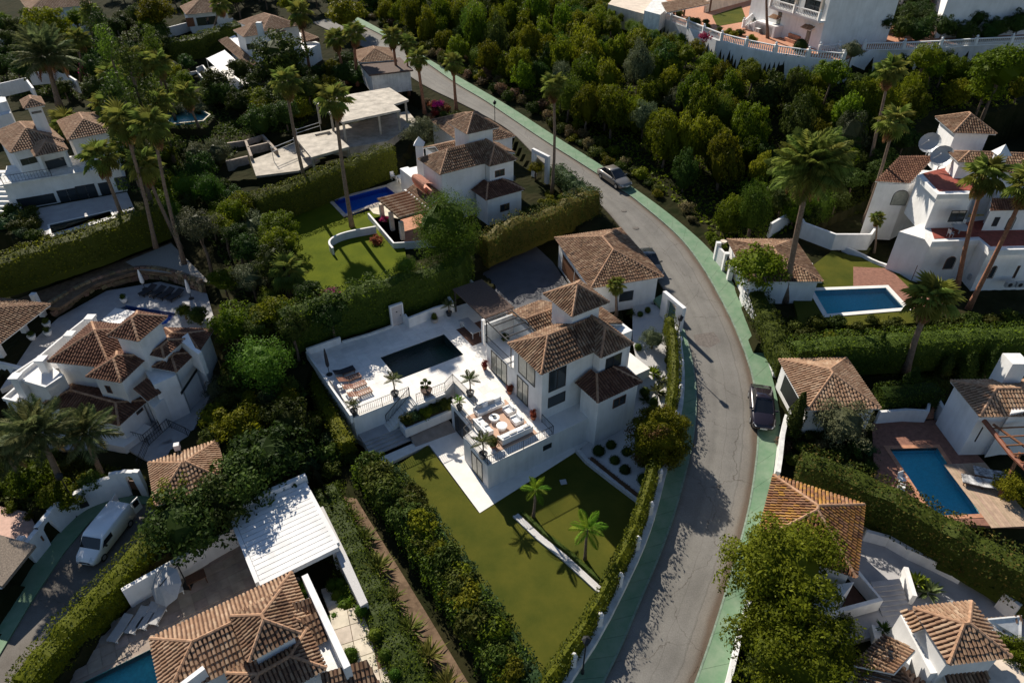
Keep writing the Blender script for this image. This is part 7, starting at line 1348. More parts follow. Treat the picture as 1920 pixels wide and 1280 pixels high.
fill([(1400, 1190), (1520, 1120), (1600, 1200), (1560, 1290), (1380, 1290)], 1.7, 22, 31, ['bush0', 'dark1', 'bush2'], (.8, 1.4), 'under the trees at the bottom right', 'shrubs under the bottom right trees')
fill([(940, 430), (1040, 395), (1090, 385), (1030, 365), (990, 400)], 1.2, 22, 32, ['bush0', 'bushy0', 'bushy1'], (.5, .9), 'on the grass right of the middle villa', 'shrubs right of the middle villa')
fill([(800, 190), (870, 215), (850, 230), (800, 225)], 1.2, 10, 33, ['bushd0', 'bush1', 'bushr1'], (.6, 1.0), 'near the reddish palms by the road', 'shrubs near the reddish palms')
fill([(1250, 30), (1330, 70), (1420, 88), (1420, 75), (1340, 55), (1270, 25)], 1.6, 14, 34, ['bush0', 'bushy1', 'bush2'], (.6, 1.0), 'along the hilltop balustrade', 'shrubs along the hilltop balustrade', z=ZT)
for x, y, r, lb in ((1500, 88, 1.15, 'large round clipped bush on the hilltop terrace'), (1306, 45, .95, 'round clipped bush at the left end of the hilltop terrace')): p = P(x, y, ZT + r * .8); bush(p.x, p.y, ZT, r, 'ball0', lb, 'clipped_bush', lift=.9)
for i, (x, y, z, s, k, lb) in enumerate(((1740, 1110, ZG - .4, 1.3, 'cycad0', 'arching green palm like plant beside the bright stair wall'), (1718, 1092, ZG - .4, 1.1, 'cycadb', 'yellowish arching plant behind the bright stair wall'), (1655, 1180, ZG + .1, .8, 'spikyd', 'dark bush growing in the hexagonal planter'), (480, 330 + 90, ZB, 1.3, 'cycadb', 'bright spiky plant at the left end of the blue pool lawn'), (50, 412, ZH, 1.6, 'spiky0', 'large sword leaved clump left of the narrow green pool'), (600, 625, .4, 1.4, 'cycadb', 'bright broad leaved plant by the corner of the pool terrace'), (408, 620, -.5, 1.4, 'spiky1', 'sword leaved plant right of the left villa roof'), (430, 650, -1.0, 1.5, 'spiky0', 'sword leaved clump above the left villa path'), (330, 880, -1.6, 1.1, 'cycadb', 'bright sword leaved plant rising before the gatehouse roof'), (308, 915, -2.0, 1.2, 'cycadb', 'bright sword leaved plant at the lower corner of the gatehouse'), (1530, 820, -.9, 1.0, 'spiky1', 'spiky plant in the wild bed by the white wall'))):
    p = P(x, y, z); planted(p.x, p.y, p.z, s, k, lb, 'garden_plant')
# --- ground cover and grass, uncountable
def ground_cover(polys, n, seed, m, size, name):
    g = np.random.default_rng(seed); Ps = []
    for poly_px, share in polys:
        W = [T(x, y) for x, y in poly_px]; poly = [(p.x, p.y) for p in W]; xs = [p[0] for p in poly]; ys = [p[1] for p in poly]
        X = g.uniform(min(xs), max(xs), int(n * share * 2)); Y = g.uniform(min(ys), max(ys), int(n * share * 2)); k = inpoly(poly, X, Y); X, Y = X[k], Y[k]
        dd = np.min(np.hypot(X[:, None] - np.array([p[0] for p in lanept])[None], Y[:, None] - np.array([p[1] for p in lanept])[None]), 1); k = dd > 4.2; X, Y = X[k], Y[k]
        Ps.append(np.stack([X, Y, terrain_np(X, Y) + g.uniform(0, .35, len(X)) ** 1.5], 1))
    Pp = np.vstack(Ps); me = quads(leaves(Pp, np.tile(np.array([[0, 0, 1.]]), (len(Pp), 1)), size, .5, .9, g), name, [m]); o = bpy.data.objects.new(name, me); COL.objects.link(o); tag(o, kind='stuff')
ground_cover([(BANK, 1.0)], 52000, 41, L['ficus'], .5, 'undergrowth'); ground_cover([(VALLEY, .4), (LOWB, .3), ([(380, 240), (660, 120), (560, 250)], .2), ([(0, 60), (330, 50), (330, 200), (0, 180)], .4)], 34000, 42, L['dark'], .45, 'ground_ivy'); ground_cover([([(1440, 600), (1920, 590), (1920, 720), (1480, 700)], .3), ([(1460, 790), (1650, 800), (1640, 930), (1470, 880)], .25), ([(1480, 300), (1680, 270), (1620, 400), (1440, 430)], .35), ([(0, 830), (230, 880), (60, 990), (0, 960)], .2), ([(940, 440), (1100, 390), (1040, 360)], .2)], 26000, 43, L['hedge'], .35, 'ground_cover')
ground_cover([([(1960, 140), (2500, 140), (2500, 1350), (1960, 1350)], .5), ([(-500, 150), (-45, 150), (-45, 1350), (-500, 1350)], .5)], 26000, 44, L['hedge'], .6, 'ground_cover')
# --- palms: (base px, ground z, crown px, kind, crown radius, trunk radius, label, bark)
PL = [(581, 374, ZB, 536, 158, 'fan', 2.2, .24, 'tall fan palm with whitened foot left of the blue pool', 'palmbark'), (660, 424, ZB, 628, 192, 'fan', 2.3, .25, 'tall fan palm standing on the bright lawn', 'palmbark'), (1035, 362, 2.4, 1038, 166, 'fan', 1.9, .2, 'tall single fan palm beside the road against the wooded bank', 'palmbark'),
 (1472, 560, ZE, 1520, 318, 'light', 4.2, .34, 'huge round headed palm above the gatehouse at the right', 'palmbark'), (1620, 415, 2, 1676, 232, 'fan', 2.2, .22, 'fan palm leaning in front of the square tower', 'palmbark'), (1632, 300, 5, 1668, 138, 'fan', 2.2, .22, 'fan palm standing higher on the slope above the tower palm', 'palmbark'), (1795, 540, ZE, 1846, 335, 'fan', 2.3, .24, 'left of two tall palms crossing the white terraced villa', 'palmbark_red'), (1815, 580, .6, 1925, 352, 'fan', 2.3, .24, 'right of two tall palms crossing the white terraced villa', 'palmbark_red'), (1700, 692, .2, 1744, 566, 'fan', 2.5, .3, 'stout fan palm with grey trunk behind the long hedge', 'palmbark'),
 (750, 172, 4.6, 736, 72, 'fan', 2.0, .28, 'red trunked palm farther left by the upper road', 'palmbark_red'), (767, 176, 4.4, 764, 84, 'fan', 1.8, .2, 'thin red trunked palm close to the upper road', 'palmbark_red'), (797, 214, 3.9, 783, 112, 'fan', 2.0, .28, 'red trunked palm leaning beside the unfinished building', 'palmbark_red'), (856, 208, 3.9, 850, 120, 'fan', 1.9, .26, 'red trunked palm at the edge of the road near the lamp', 'palmbark_red'), (652, 158, 4.8, 630, 76, 'fan', 2.2, .28, 'red trunked palm left of the low brushwood roof', 'palmbark_red'), (671, 162, 4.8, 664, 64, 'fan', 2.2, .28, 'red trunked palm behind the low brushwood roof', 'palmbark_red'), (580, 128, 6, 562, 28, 'fan', 2.6, .24, 'fan palm rising beside the far white villa', 'palmbark_red'),
 (212, 228, 5.4, 208, 145, 'fan', 2.2, .2, 'fan palm in the cluster left of the turquoise pool', 'palmbark'), (310, 232, 5.2, 297, 122, 'fan', 2.3, .2, 'tall fan palm right beside the dark cypress', 'palmbark'), (165, 300, ZH, 128, 236, 'fan', 2.4, .2, 'fan palm over the roof of the upper left villa', 'palmbark'), (291, 460, 3, 232, 232, 'fan', 2.3, .22, 'tall fan palm with long slanting trunk by the gravel bed', 'palmbark'), (345, 492, 1.5, 288, 242, 'fan', 2.3, .22, 'tallest slanting fan palm above the curved stone wall', 'palmbark'), (232, 414, ZH - 1, 188, 300, 'fan', 2.3, .22, 'fan palm at the right end of the narrow green pool', 'palmbark'), (338, 462, 2, 272, 315, 'fan', 2.2, .22, 'slanting fan palm between the two tallest ones', 'palmbark'), (372, 236, 4.6, 350, 182, 'fan', 2.3, .2, 'low fan palm leaning over the turquoise pool', 'palmbark'), (176, 95, 7, 170, 30, 'fan', 2.3, .2, 'fan palm in front of the house at the top left corner', 'palmbark'), (400, 62, 8, 412, 10, 'fan', 2.4, .2, 'fan palm beside the small white house at the top edge', 'palmbark'), (545, 572, .6, 540, 515, 'fan', 2.3, .3, 'low bushy fan palm left of the bright lawn', 'palmbark'), (1640, 470, ZE, 1645, 412, 'fan', 1.0, .12, 'small palm in front of the stepped white wall', 'palmbark'), (262, 236, 5.2, 252, 118, 'fan', 2.3, .2, 'fan palm between the conifers left of the turquoise pool', 'palmbark'), (325, 300, 4.6, 300, 196, 'fan', 2.2, .2, 'fan palm in front of the left end of the turquoise pool', 'palmbark'), (150, 150, 6, 150, 76, 'fan', 2.1, .2, 'fan palm above the magenta bougainvillea', 'palmbark'), (275, 380, 4, 236, 278, 'fan', 2.2, .2, 'fan palm in front of the right wing of the upper left villa', 'palmbark'), (216, 300, 5, 200, 200, 'fan', 2.2, .2, 'fan palm behind the right wing of the upper left villa', 'palmbark'), (1440, 72, ZT, 1438, -40, 'fan', 2.2, .24, 'palm trunk growing out of the hilltop terrace', 'palmbark')]
for bx, by, z, tx, ty, kd, r, tr, lb, bk in PL: palm_px(bx, by, z, tx, ty, kd, lb, r=r, tr=tr, bark=bk, skirt=9 if kd == 'fan' else 12, n=25 if r < 3 else 64)
palm_px(110, 195, 6.2, 88, 108, 'feather', 'large feathery date palm at the upper left', r=5.2, tr=.4, n=44, skirt=6, name='date_palm'); palm_px(122, 925, -3.1, 72, 812, 'feather', 'left of two feathery palms in front of the left villa', r=3.3, tr=.26, n=36, skirt=2, name='date_palm'); palm_px(192, 892, -3.0, 158, 812, 'feather', 'right of two feathery palms in front of the left villa', r=2.8, tr=.22, n=32, skirt=2, name='date_palm'); palm_px(66, 930, -3.2, 10, 850, 'feather', 'feathery palm with thin slanting trunk at the left edge', r=2.6, tr=.16, n=26, skirt=1, name='date_palm')
palm_px(498, 600, .3, 512, 512, 'arch', 'spreading feathery palm at the edge of the bright lawn', r=2.4, tr=.25, n=30, skirt=5, name='date_palm') if False else None

g_ = random.Random(77)
def along(pts, z, n, jit): 
    for p in resample_n([P(x, y, z) for x, y in pts], n): yield p + Vector((g_.uniform(-jit, jit), g_.uniform(-jit, jit), 0))
SIDE = [((720, 920), 'the first spiky plants'), ((790, 1020), 'the upper third of the lawn'), ((870, 1130), 'the lower third of the lawn'), ((935, 1230), 'the lamp end of the lawn'), ((690, 860), 'the head of the soil strip'), ((760, 960), 'the corner of the white path'), ((830, 1080), 'the middle of the lawn'), ((900, 1180), 'the lower part of the lawn'), ((970, 1280), 'the bottom edge of the lawn')]; LMW['side'] = [(lambda p: (p.x, p.y, t))(P(x, y, -2.9)) for (x, y), t in SIDE]
for pts, n, rr, kinds, zz in (([(690, 890), (722, 930), (775, 1005), (845, 1110), (905, 1195), (960, 1290)], 26, (.9, 1.5), ['bush0', 'bush1', 'bush2', 'bushy0', 'bush0'], 1.1), ([(738, 915), (782, 975), (840, 1060), (908, 1160), (976, 1270)], 20, (.65, 1.0), ['bushb0', 'bushb1', 'bush1'], 1.0), ([(706, 900), (738, 945), (780, 1000), (842, 1095), (905, 1198), (960, 1285)], 15, (.8, 1.25), ['bush1', 'bushy1', 'bush2'], .9)):
    for p in along(pts, -2.9, n, .45):
        k = g_.choice(kinds); r = g_.uniform(*rr); bush(p.x, p.y, p.z + zz, r, k, ('larger ' if r > sum(rr) / 2 else 'smaller ') + {'bush': 'dark green', 'bushy': 'yellowish', 'bushb': 'bluish'}[k[:-1]] + ' shrub bulging from the hedge near ' + near(p.x, p.y, 'side'), 'hedge_shrub', group='shrubs growing through the lawn hedge', zsc=g_.uniform(.9, 1.25))
# ------------------------------------------------------------------ OBJECTS
PAINT = {}
def paint(name, col, rough=.25, metal=.2):
    if name not in MATS:
        m = mat(name, col, rough, spec=.6, metal=metal); m.node_tree.nodes['Principled BSDF'].inputs['Coat Weight'].default_value = .6
    return MATS[name]
M['tyre'] = mat('tyre_rubber', (.015, .015, .016), .8); M['rim'] = mat('alloy_rim', (.45, .45, .46), .35, metal=.7); M['lampred'] = mat('red_tail_lamp', (.35, .01, .01), .3); M['lampclear'] = mat('clear_headlamp', (.6, .62, .62), .15, spec=.7); M['autoglass'] = mat('tinted_car_glass', (.012, .013, .016), .05, spec=.7); M['plate'] = mat('number_plate', (.7, .7, .68), .5)
def loft(sec, closed_ends=True):
    n = len(sec[0]); V = [p for s in sec for p in s]; F = []
    for i in range(len(sec) - 1):
        for k in range(n - 1): F.append((i * n + k, i * n + k + 1, (i + 1) * n + k + 1, (i + 1) * n + k))
        F.append((i * n + n - 1, i * n, (i + 1) * n, (i + 1) * n + n - 1))
    if closed_ends: F += [tuple(range(n))[::-1], tuple(range((len(sec) - 1) * n, len(sec) * n))]
    return V, F
def car(p, heading, pm, label, k=1.0, L_=4.5, W=1.82, Ht=1.42, van=False, doors=False, tilt=SL, cat='car'):
    """vehicle with its nose towards heading (radians); x forward in its own frame"""
    t = thing('white_van' if van else 'parked_car', label, cat, p); t.rotation_euler = (0, 0, 0)
    ca, sa = math.cos(heading), math.sin(heading)
    def w(x, y, z):
        xx, yy = k * (x * ca - y * sa), k * (x * sa + y * ca); return Vector(p) + Vector((xx, yy, k * z + (tilt * yy if tilt else 0)))
    def part(nm, V, F, m, par=None, smooth=False): return mk(nm, [w(*v) for v in V], F, m, par or t, smooth)
    h2 = L_ / 2; hw = W / 2
    if not van: prof = [(-h2, .40, .62, .80), (-h2 + .10, .25, .80, .92), (-h2 + .7, .2, .93, .99), (-h2 + 1.3, .18, .95, 1.0), (0, .18, .95, 1.0), (h2 - 1.5, .18, .92, 1.0), (h2 - .8, .2, .84, .97), (h2 - .25, .24, .72, .88), (h2, .42, .60, .70)]
    else: prof = [(-h2, .38, Ht - .12, .95), (-h2 + .08, .3, Ht, .98), (-.3, .28, Ht + .02, 1.0), (h2 - 1.75, .28, Ht - .01, .99), (h2 - 1.55, .28, Ht - .14, .99), (h2 - .95, .28, 1.18, .99), (h2 - .3, .3, .95, .93), (h2, .4, .72, .78)]
    sec = []
    for x, z0, z1, ww in prof:
        b = hw * ww; top = .78 if not van else .88
        sec.append([(x, -b * .9, z0), (x, b * .9, z0), (x, b, z0 + .12), (x, b, z0 + (z1 - z0) * .62), (x, b * .96, z1 - .05), (x, b * top, z1), (x, 0, z1 + .03), (x, -b * top, z1), (x, -b * .96, z1 - .05), (x, -b, z0 + (z1 - z0) * .62), (x, -b, z0 + .12)])
    V, F = loft(sec); bd = part('body', V, F, pm, None, True)
    if not van:
        gh = [(-h2 + .45, .93, .70), (-h2 + 1.15, Ht - .06, .66), (-.1, Ht, .68), (h2 - 2.15, Ht - .04, .66), (h2 - 1.25, .92, .74)]
        sec = [[(x, -hw * .86, .9), (x, hw * .86, .9), (x, hw * b, z - .02), (x, 0, z + .02), (x, -hw * b, z - .02)] for x, z, b in gh]; V, F = loft(sec); part('greenhouse', V, F, M['autoglass'], None)
        rf = [[(x, -hw * b * 1.02, z - .01), (x, hw * b * 1.02, z - .01), (x, hw * b * .9, z + .035), (x, 0, z + .05), (x, -hw * b * .9, z + .035)] for x, z, b in ((-h2 + 1.12, Ht - .05, .66), (-.1, Ht + .01, .69), (h2 - 2.18, Ht - .03, .67))]; V, F = loft(rf); part('roof', V, F, pm, None, True)
        for s in (-1, 1):
            for (x0, z0), (x1, z1) in (((h2 - 2.2, Ht - .03), (h2 - 1.25, .93)), ((-h2 + 1.12, Ht - .05), (-h2 + .5, .93))):
                m_ = MB(); m_.tube([w(x0, s * hw * .66, z0), w(x1, s * hw * .82, z1)], .035 * k, 5); m_.build('roof_pillar', pm, t)
            m_ = MB(); m_.tube([w(h2 - 1.5, s * hw * .9, .98), w(h2 - 1.5, s * (hw + .16), 1.0)], .07 * k, 6); m_.build('wing_mirror', pm, t)
            part('headlight', [(h2 - .32, s * hw * .5, .72), (h2 - .32, s * hw * .86, .70), (h2 - .02, s * hw * .66, .60), (h2 - .05, s * hw * .42, .62), (h2 - .1, s * hw * .6, .5), (h2 - .3, s * hw * .9, .58)], [(0, 1, 2, 3), (3, 2, 4), (1, 5, 2)], M['lampclear']); part('tail_light', [(-h2 - .012, s * hw * .45, .6), (-h2 - .012, s * hw * .8, .6), (-h2 + .08, s * hw * .86, .78), (-h2 + .05, s * hw * .45, .78)], [(0, 1, 2, 3)], M['lampred'])
    else:
        part('windscreen', [(h2 - 1.50, -hw * .82, Ht - .10), (h2 - 1.50, hw * .82, Ht - .10), (h2 - .93, hw * .90, 1.215), (h2 - .93, -hw * .90, 1.215)], [(3, 2, 1, 0)], M['autoglass'])
        for s in (-1, 1):
            part('side_window', [(h2 - 1.55, s * (hw + .012), 1.62), (h2 - 2.4, s * (hw + .012), 1.62), (h2 - 2.4, s * (hw + .012), 1.15), (h2 - 1.15, s * (hw + .012), 1.15)], [(0, 1, 2, 3)], M['autoglass']); m_ = MB(); m_.tube([w(h2 - 1.45, s * hw, 1.2), w(h2 - 1.4, s * (hw + .22), 1.25)], .1 * k, 6); m_.build('wing_mirror', M['iron'], t)
            part('headlight', [(h2 - .33, s * hw * .45, .99), (h2 - .36, s * hw * .86, .97), (h2 - .04, s * hw * .72, .76), (h2 - .02, s * hw * .4, .78)], [(0, 1, 2, 3)], M['lampclear'])
        part('grille', [(h2 + .01, -hw * .45, .70), (h2 + .01, hw * .45, .70), (h2 + .01, hw * .5, .5), (h2 + .01, -hw * .5, .5)], [(0, 1, 2, 3)], M['iron'])
        if doors:
            part('cargo_shade_sheet', [(-h2 - .012, -hw * .82, .45), (-h2 - .012, hw * .82, .45), (-h2 - .012, hw * .82, Ht - .15), (-h2 - .012, -hw * .82, Ht - .15)], [(0, 1, 2, 3)], M['iron'])  # flat black sheet stands in for the shade inside the load space
            for s, a in ((1, 100), (-1, 100)):
                c_, s_ = math.cos(R(a)), math.sin(R(a)); hx, hy = -h2 - .02, s * hw * .9; q = lambda d, zz, o=0.0: (hx - d * s_ - 0, hy - s * d * c_ + s * o, zz)
                V = [q(0, .45), q(.78, .45), q(.78, Ht - .15), q(0, Ht - .15), q(0, .45, .05), q(.78, .45, .05), q(.78, Ht - .15, .05), q(0, Ht - .15, .05)]; d_ = part('rear_door', V, [(0, 1, 2, 3), (7, 6, 5, 4), (0, 4, 5, 1), (1, 5, 6, 2), (2, 6, 7, 3), (3, 7, 4, 0)], pm)
                V = [q(.12, 1.05, .055), q(.66, 1.05, .055), q(.66, Ht - .3, .055), q(.12, Ht - .3, .055)]; part('rear_window', V, [(0, 1, 2, 3), (3, 2, 1, 0)], M['autoglass'], d_)
    for x in (-h2 + .85, h2 - .9):
        for s in (-1, 1):
            m_ = MB(); c = w(x, s * (hw - .1), .32); ax = (w(x, s * (hw + .005), .32) - c); m_.tube([c - ax * .6, c + ax], .32 * k, 14); wl_ = m_.build('wheel', M['tyre'], t); m_ = MB(); m_.tube([c + ax * .9, c + ax * 1.08], .2 * k, 10); m_.build('rim', M['rim'], wl_)
    part('number_plate', [(h2 + .012, -.26, .42), (h2 + .012, .26, .42), (h2 + .012, .26, .53), (h2 + .012, -.26, .53)], [(0, 1, 2, 3)], M['plate'])
    return t
def head(a, b, z=None):
    p, q = (G(*a), G(*b)) if z is None else (P(*a, z), P(*b, z)); d = q - p; return math.atan2(d.y, d.x)
car(G(1426, 772, .17), head((1424, 735), (1430, 805)), paint('black_car_paint', (.018, .012, .018)), 'black car parked half on the green pavement beside the ridged garage', k=1.12)
car(G(1152, 341, .12), head((1128, 322), (1172, 352)), paint('silver_car_paint', (.22, .20, .175), .3, .5), 'silver beige car parked on the right edge of the upper road', k=1.2)
car(G(1216, 500, .1), head((1206, 480), (1232, 525)), paint('dark_car_paint', (.03, .035, .04)), 'dark car half hidden behind the garage roof at the road bend', k=1.1)
car(P(26, 84, 6.6), R(200), paint('grey_car_paint', (.35, .36, .38), .3, .5), 'grey car at the left edge below the top left house', k=1.5, tilt=0)
car(P(203, 1014, -3.25), head((232, 968), (166, 1052), -3.25), paint('white_van_paint', (.78, .78, .79), .3, 0), 'white van with its rear doors open in the cul-de-sac', k=.93, L_=5.1, W=1.92, Ht=1.95, van=True, doors=True, tilt=0, cat='van')
lamp(P(150, 958, -3.2), 4.2, 'black street lamp in front of the curved white wall above the van')
# --- terrace of the main villa
def L2(x, y): return FM.l(P(x, y, 0))
rg = MB().box(FM.p(-5.0, -1.0, .004), FM.u * 3.95, FM.v * 4.95, (0, 0, .012)).build('rug', M['rug']); tag(rg, 'large tan rug under the white sofa group', 'rug')
def sofa(f, c, ang, ln, label, nc=4, name='sofa', cat='sofa', group=None):
    t = thing(name, label, cat, c, group); fr = Fr(c, ang); w_ = ln / 2; d = .42
    for a in (-w_ + .05, w_ - .13):
        for b in (-d + .03, d - .11): MB().box(fr.p(a, b, 0), fr.u * .08, fr.v * .08, (0, 0, .12)).build('leg', M['frame'], t)
    MB().box(fr.p(-w_, -d, .12), fr.u * ln, fr.v * 2 * d, (0, 0, .16)).build('base', M['plastic'], t); MB().box(fr.p(-w_, d - .16, .28), fr.u * ln, fr.v * .16, (0, 0, .42)).build('backrest', M['plastic'], t)
    for a in (-w_, w_ - .13): MB().box(fr.p(a, -d, .28), fr.u * .13, fr.v * (2 * d - .17), (0, 0, .26)).build('armrest', M['plastic'], t)
    iw = (ln - .30) / nc
    for i in range(nc):
        MB().box(fr.p(-w_ + .15 + i * iw + .01, -d + .01, .285), fr.u * (iw - .02), fr.v * (2 * d - .2), (0, 0, .15)).build('seat_cushion', M['fabricwhite'], t)
        q = fr.p(-w_ + .15 + i * iw + .03, d - .2, .44); MB().box(q, fr.u * (iw - .06), -fr.v * .15 , Vector((0, 0, .34)) + fr.v * .06).build('back_cushion', M['fabricgrey'] if (i % 2 == 0 and nc > 1) else M['fabricwhite'], t)
    return t
sofa(FM, P(917, 768, 0), 33, 2.7, 'white sofa with grey cushions on the far side of the tan rug'); sofa(FM, P(966, 818, 0), 213, 3.0, 'white sofa along the terrace railing with its back to the lawn')
for x, y, a, lb in ((955, 774, -57, 'white armchair nearer the house doors beside the far sofa'), (969, 792, -57, 'white armchair nearer the house doors beside the near sofa'), (900, 799, 123, 'white armchair on the pool side beside the far sofa'), (912, 812, 123, 'white armchair on the pool side beside the potted palm')): sofa(FM, P(x, y, 0), a, .95, lb, 1, 'armchair', 'armchair')
for x, y, lb in ((927, 788, 'round white coffee table with a dark bowl on the tan rug'), (941, 803, 'plain round white coffee table on the tan rug')):
    p = P(x, y, .016); t = thing('coffee_table', lb, 'coffee table', p); m_ = MB(); m_.lathe(p + Vector((0, 0, .3)), [(.44, 0), (.47, .03), (.47, .07), (.4, .09)], 18); m_.build('tabletop', M['fabricwhite'], t); m_ = MB(); m_.lathe(p, [(.36, 0), (.4, .3)], 14); m_.build('base', M['plastic'], t)
m_ = MB(); m_.lathe(P(927, 788, .016) + Vector((0, 0, .39)), [(.06, 0), (.16, .07), (.17, .09), (.12, .06), (.03, .03)], 10); tag(m_.build('bowl', M['potdark']), 'small dark bowl on the round coffee table', 'bowl')
def pot(p, r, h, m, label, plant=None, s=1.0, zs=1.0, name='potted_plant'):
    t = thing(name, label, 'potted plant', p); m_ = MB(); m_.lathe(p, [(r * .62, 0), (r * .8, h * .3), (r, h * .9), (r * 1.06, h), (r * .9, h), (r * .86, h * .92), (.01, h * .92)], 14); m_.build('pot', M[m], t, True)
    if plant in CR: inst('foliage', CR[plant], t, (0, 0, h + s * .35 * zs), (0, 0, rnd.uniform(0, 6)), (s, s, s * zs))
    return t
def potpalm(x, y, h, r, label, z=0.0, pm='potdark', pr=.36, ph=.5, kind='arch', n=15):
    p = P(x, y, z); t = pot(p, pr, ph, pm, label); m_ = MB(); m_.tube([p + Vector((0, 0, ph * .9)), p + Vector((.03, 0, ph + h * .5)), p + Vector((0, 0, ph + h))], [.08, .06, .06], 7); m_.build('trunk', M['palmbark'], t)
    for i in range(n): f = i / (n - 1); inst('frond', FEAy if kind == 'arch' else FEAb, t, (0, 0, ph + h), (rnd.uniform(-.2, .2), -R(75 - 75 * f), i * 2.4), r * rnd.uniform(.85, 1.1))
potpalm(741, 743, 1.35, 1.05, 'potted palm by the railing left of the white stairs'); potpalm(882, 742, 1.35, 1.1, 'potted palm beside the stairwell railing opposite the house doors'); potpalm(906, 858, 1.2, 1.1, 'potted palm at the outer corner of the sofa terrace'); potpalm(862, 768, .5, .7, 'low potted palm on the small landing beside the planter', pr=.28, kind='bright'); potpalm(665, 776, .5, .8, 'small potted palm at the left front corner of the pool terrace', pr=.34); potpalm(842, 592, .7, .95, 'potted palm against the white wall near the brown canopy', pr=.3)
for x, y, lb in ((909, 692, 'red leaved plant in a terracotta pot by the pool side doors'), (956, 738, 'red leaved plant in a terracotta pot between the two glass doors'), (1000, 786, 'red leaved plant in a terracotta pot at the house corner')): pot(P(x, y, 0), .26, .45, 'potterra', lb, 'bushr0', .42, 1.2)
pot(P(925, 838, 0), .3, .4, 'potterra', 'green shrub in a terracotta pot on the sofa terrace', 'bush1', .6); pot(P(815, 604, 0), .4, .5, 'potwhite', 'small conifer in a wide stone pot by the white wall', 'ball0', .32, 1.6)
p = P(800, 738, 0); bz = pot(p, .5, .5, 'brownroof', 'cloud pruned topiary in a big dark basket pot by the railing'); m_ = MB(); tips = [(.0, 0, 1.5), (.3, .1, 1.15), (-.32, .05, 1.2), (.1, -.3, 1.0), (-.1, .3, 1.35), (.34, -.16, 1.45), (-.3, -.2, .95)]
for a, b, c in tips: m_.tube([p + Vector((0, 0, .45)), p + Vector((a * .3, b * .3, .45 + (c - .45) * .6)), p + Vector((a, b, c))], [.05, .035, .02], 5)
m_.build('stem', M['bark'], bz)
for a, b, c in tips: inst('leaf_cloud', CR['ball0'], bz, (a, b, c), (0, 0, 0), (.2, .2, .13))
def lounger(c, ang, label, m='wood', L_=1.95, W=.72, slats=11, cush=None, group=None, back=.35, frame='woodframe', k=1.0):
    t = thing('sun_lounger', label, 'sun lounger', c, group); fr = Fr(c, ang, k); up = Vector((0, 0, 1)); h = .3 * k
    for s in (-1, 1): MB().box(fr.p(-L_ / 2, s * (W / 2 - .03) - .03, .24), fr.u * L_ * .62, fr.v * .06, up * .06 * k).build('side_rail', M[frame], t)
    for a in (-L_ / 2 + .1, L_ * .1):
        for s in (-1, 1): MB().box(fr.p(a, s * (W / 2 - .05) - .03, 0), fr.u * .06, fr.v * .06, up * .24 * k).build('leg', M[frame], t)
    n1 = int(slats * .62); st = L_ * .62 / n1
    if cush is None:
        for i in range(n1): MB().box(fr.p(-L_ / 2 + i * st, -W / 2, .30), fr.u * st * .72, fr.v * W, up * .03 * k).build('slat', M[m], t)
        for i in range(slats - n1): a = i * st * .95; MB().box(fr.p(-L_ / 2 + L_ * .62 + a, -W / 2, .31 + a * back), fr.u * st * .7 + up * st * .7 * back * k, fr.v * W, up * .03 * k).build('backrest_slat', M[m], t)
    else:
        MB().box(fr.p(-L_ / 2, -W / 2, .30), fr.u * L_ * .62, fr.v * W, up * .07 * k).build('cushion', M[cush], t); MB().box(fr.p(-L_ / 2 + L_ * .625, -W / 2, .30), fr.u * L_ * .36 + up * L_ * .36 * back * k, fr.v * W, up * .07 * k).build('back_cushion', M[cush], t)
    return t
for v_, lb in ((11.35, 'wooden sun lounger nearest the terrace railing'), (12.55, 'second wooden sun lounger from the terrace railing'), (13.75, 'third wooden sun lounger from the railing beside the dark one')): lounger(FM.p(-11.4, v_, 0), 213, lb)
lounger(FM.p(-11.5, 14.95, 0), 213, 'dark shaded sun lounger farthest from the railing', cush='darkfabric')
for v_, lb in ((13.15, 'small pale side table between the wooden loungers'),): t = thing('side_table', lb, 'side table', FM.p(-12.5, v_, 0)); MB().box(FM.p(-12.75, v_ - .22, .34), FM.u * .45, FM.v * .45, (0, 0, .05)).build('tabletop', M['metalgrey'], t); MB().box(FM.p(-12.56, v_ - .04, 0), FM.u * .08, FM.v * .08, (0, 0, .34)).build('leg', M['metalgrey'], t)
def parasol(p, h, m, label, r=.16):
    t = thing('closed_parasol', label, 'parasol', p); m_ = MB(); m_.tube([p, p + Vector((0, 0, h))], .035, 6); m_.build('pole', M['frame'], t); m_ = MB(); m_.lathe(p + Vector((0, 0, h * .32)), [(r * .7, 0), (r * 1.1, h * .08), (r * .9, h * .4), (r * .4, h * .64), (.02, h * .69)], 8); m_.build('canopy', M[m], t); m_ = MB(); m_.lathe(p, [(.3, 0), (.3, .06), (.05, .1)], 8); m_.build('base', M['frame'], t)
parasol(FM.p(-12.7, 15.6, 0), 3.0, 'darkfabric', 'dark closed parasol beside the dark sun lounger'); parasol(P(272, 542, 0), 2.4, 'fabricwhite', 'left closed white parasol before the curved stone wall', .2); parasol(P(359, 560, 0), 2.4, 'fabricwhite', 'right closed white parasol before the curved stone wall', .2)
for i, (x, y) in enumerate(((279, 549), (297, 552), (313, 555), (330, 558))): lounger(P(x, y, 0), 62, ['leftmost dark sun lounger under the curved stone wall', 'second dark sun lounger from the left under the stone wall', 'third dark sun lounger from the left under the stone wall', 'rightmost dark sun lounger under the curved stone wall'][i], cush='darkfabric', frame='frame', W=.8)
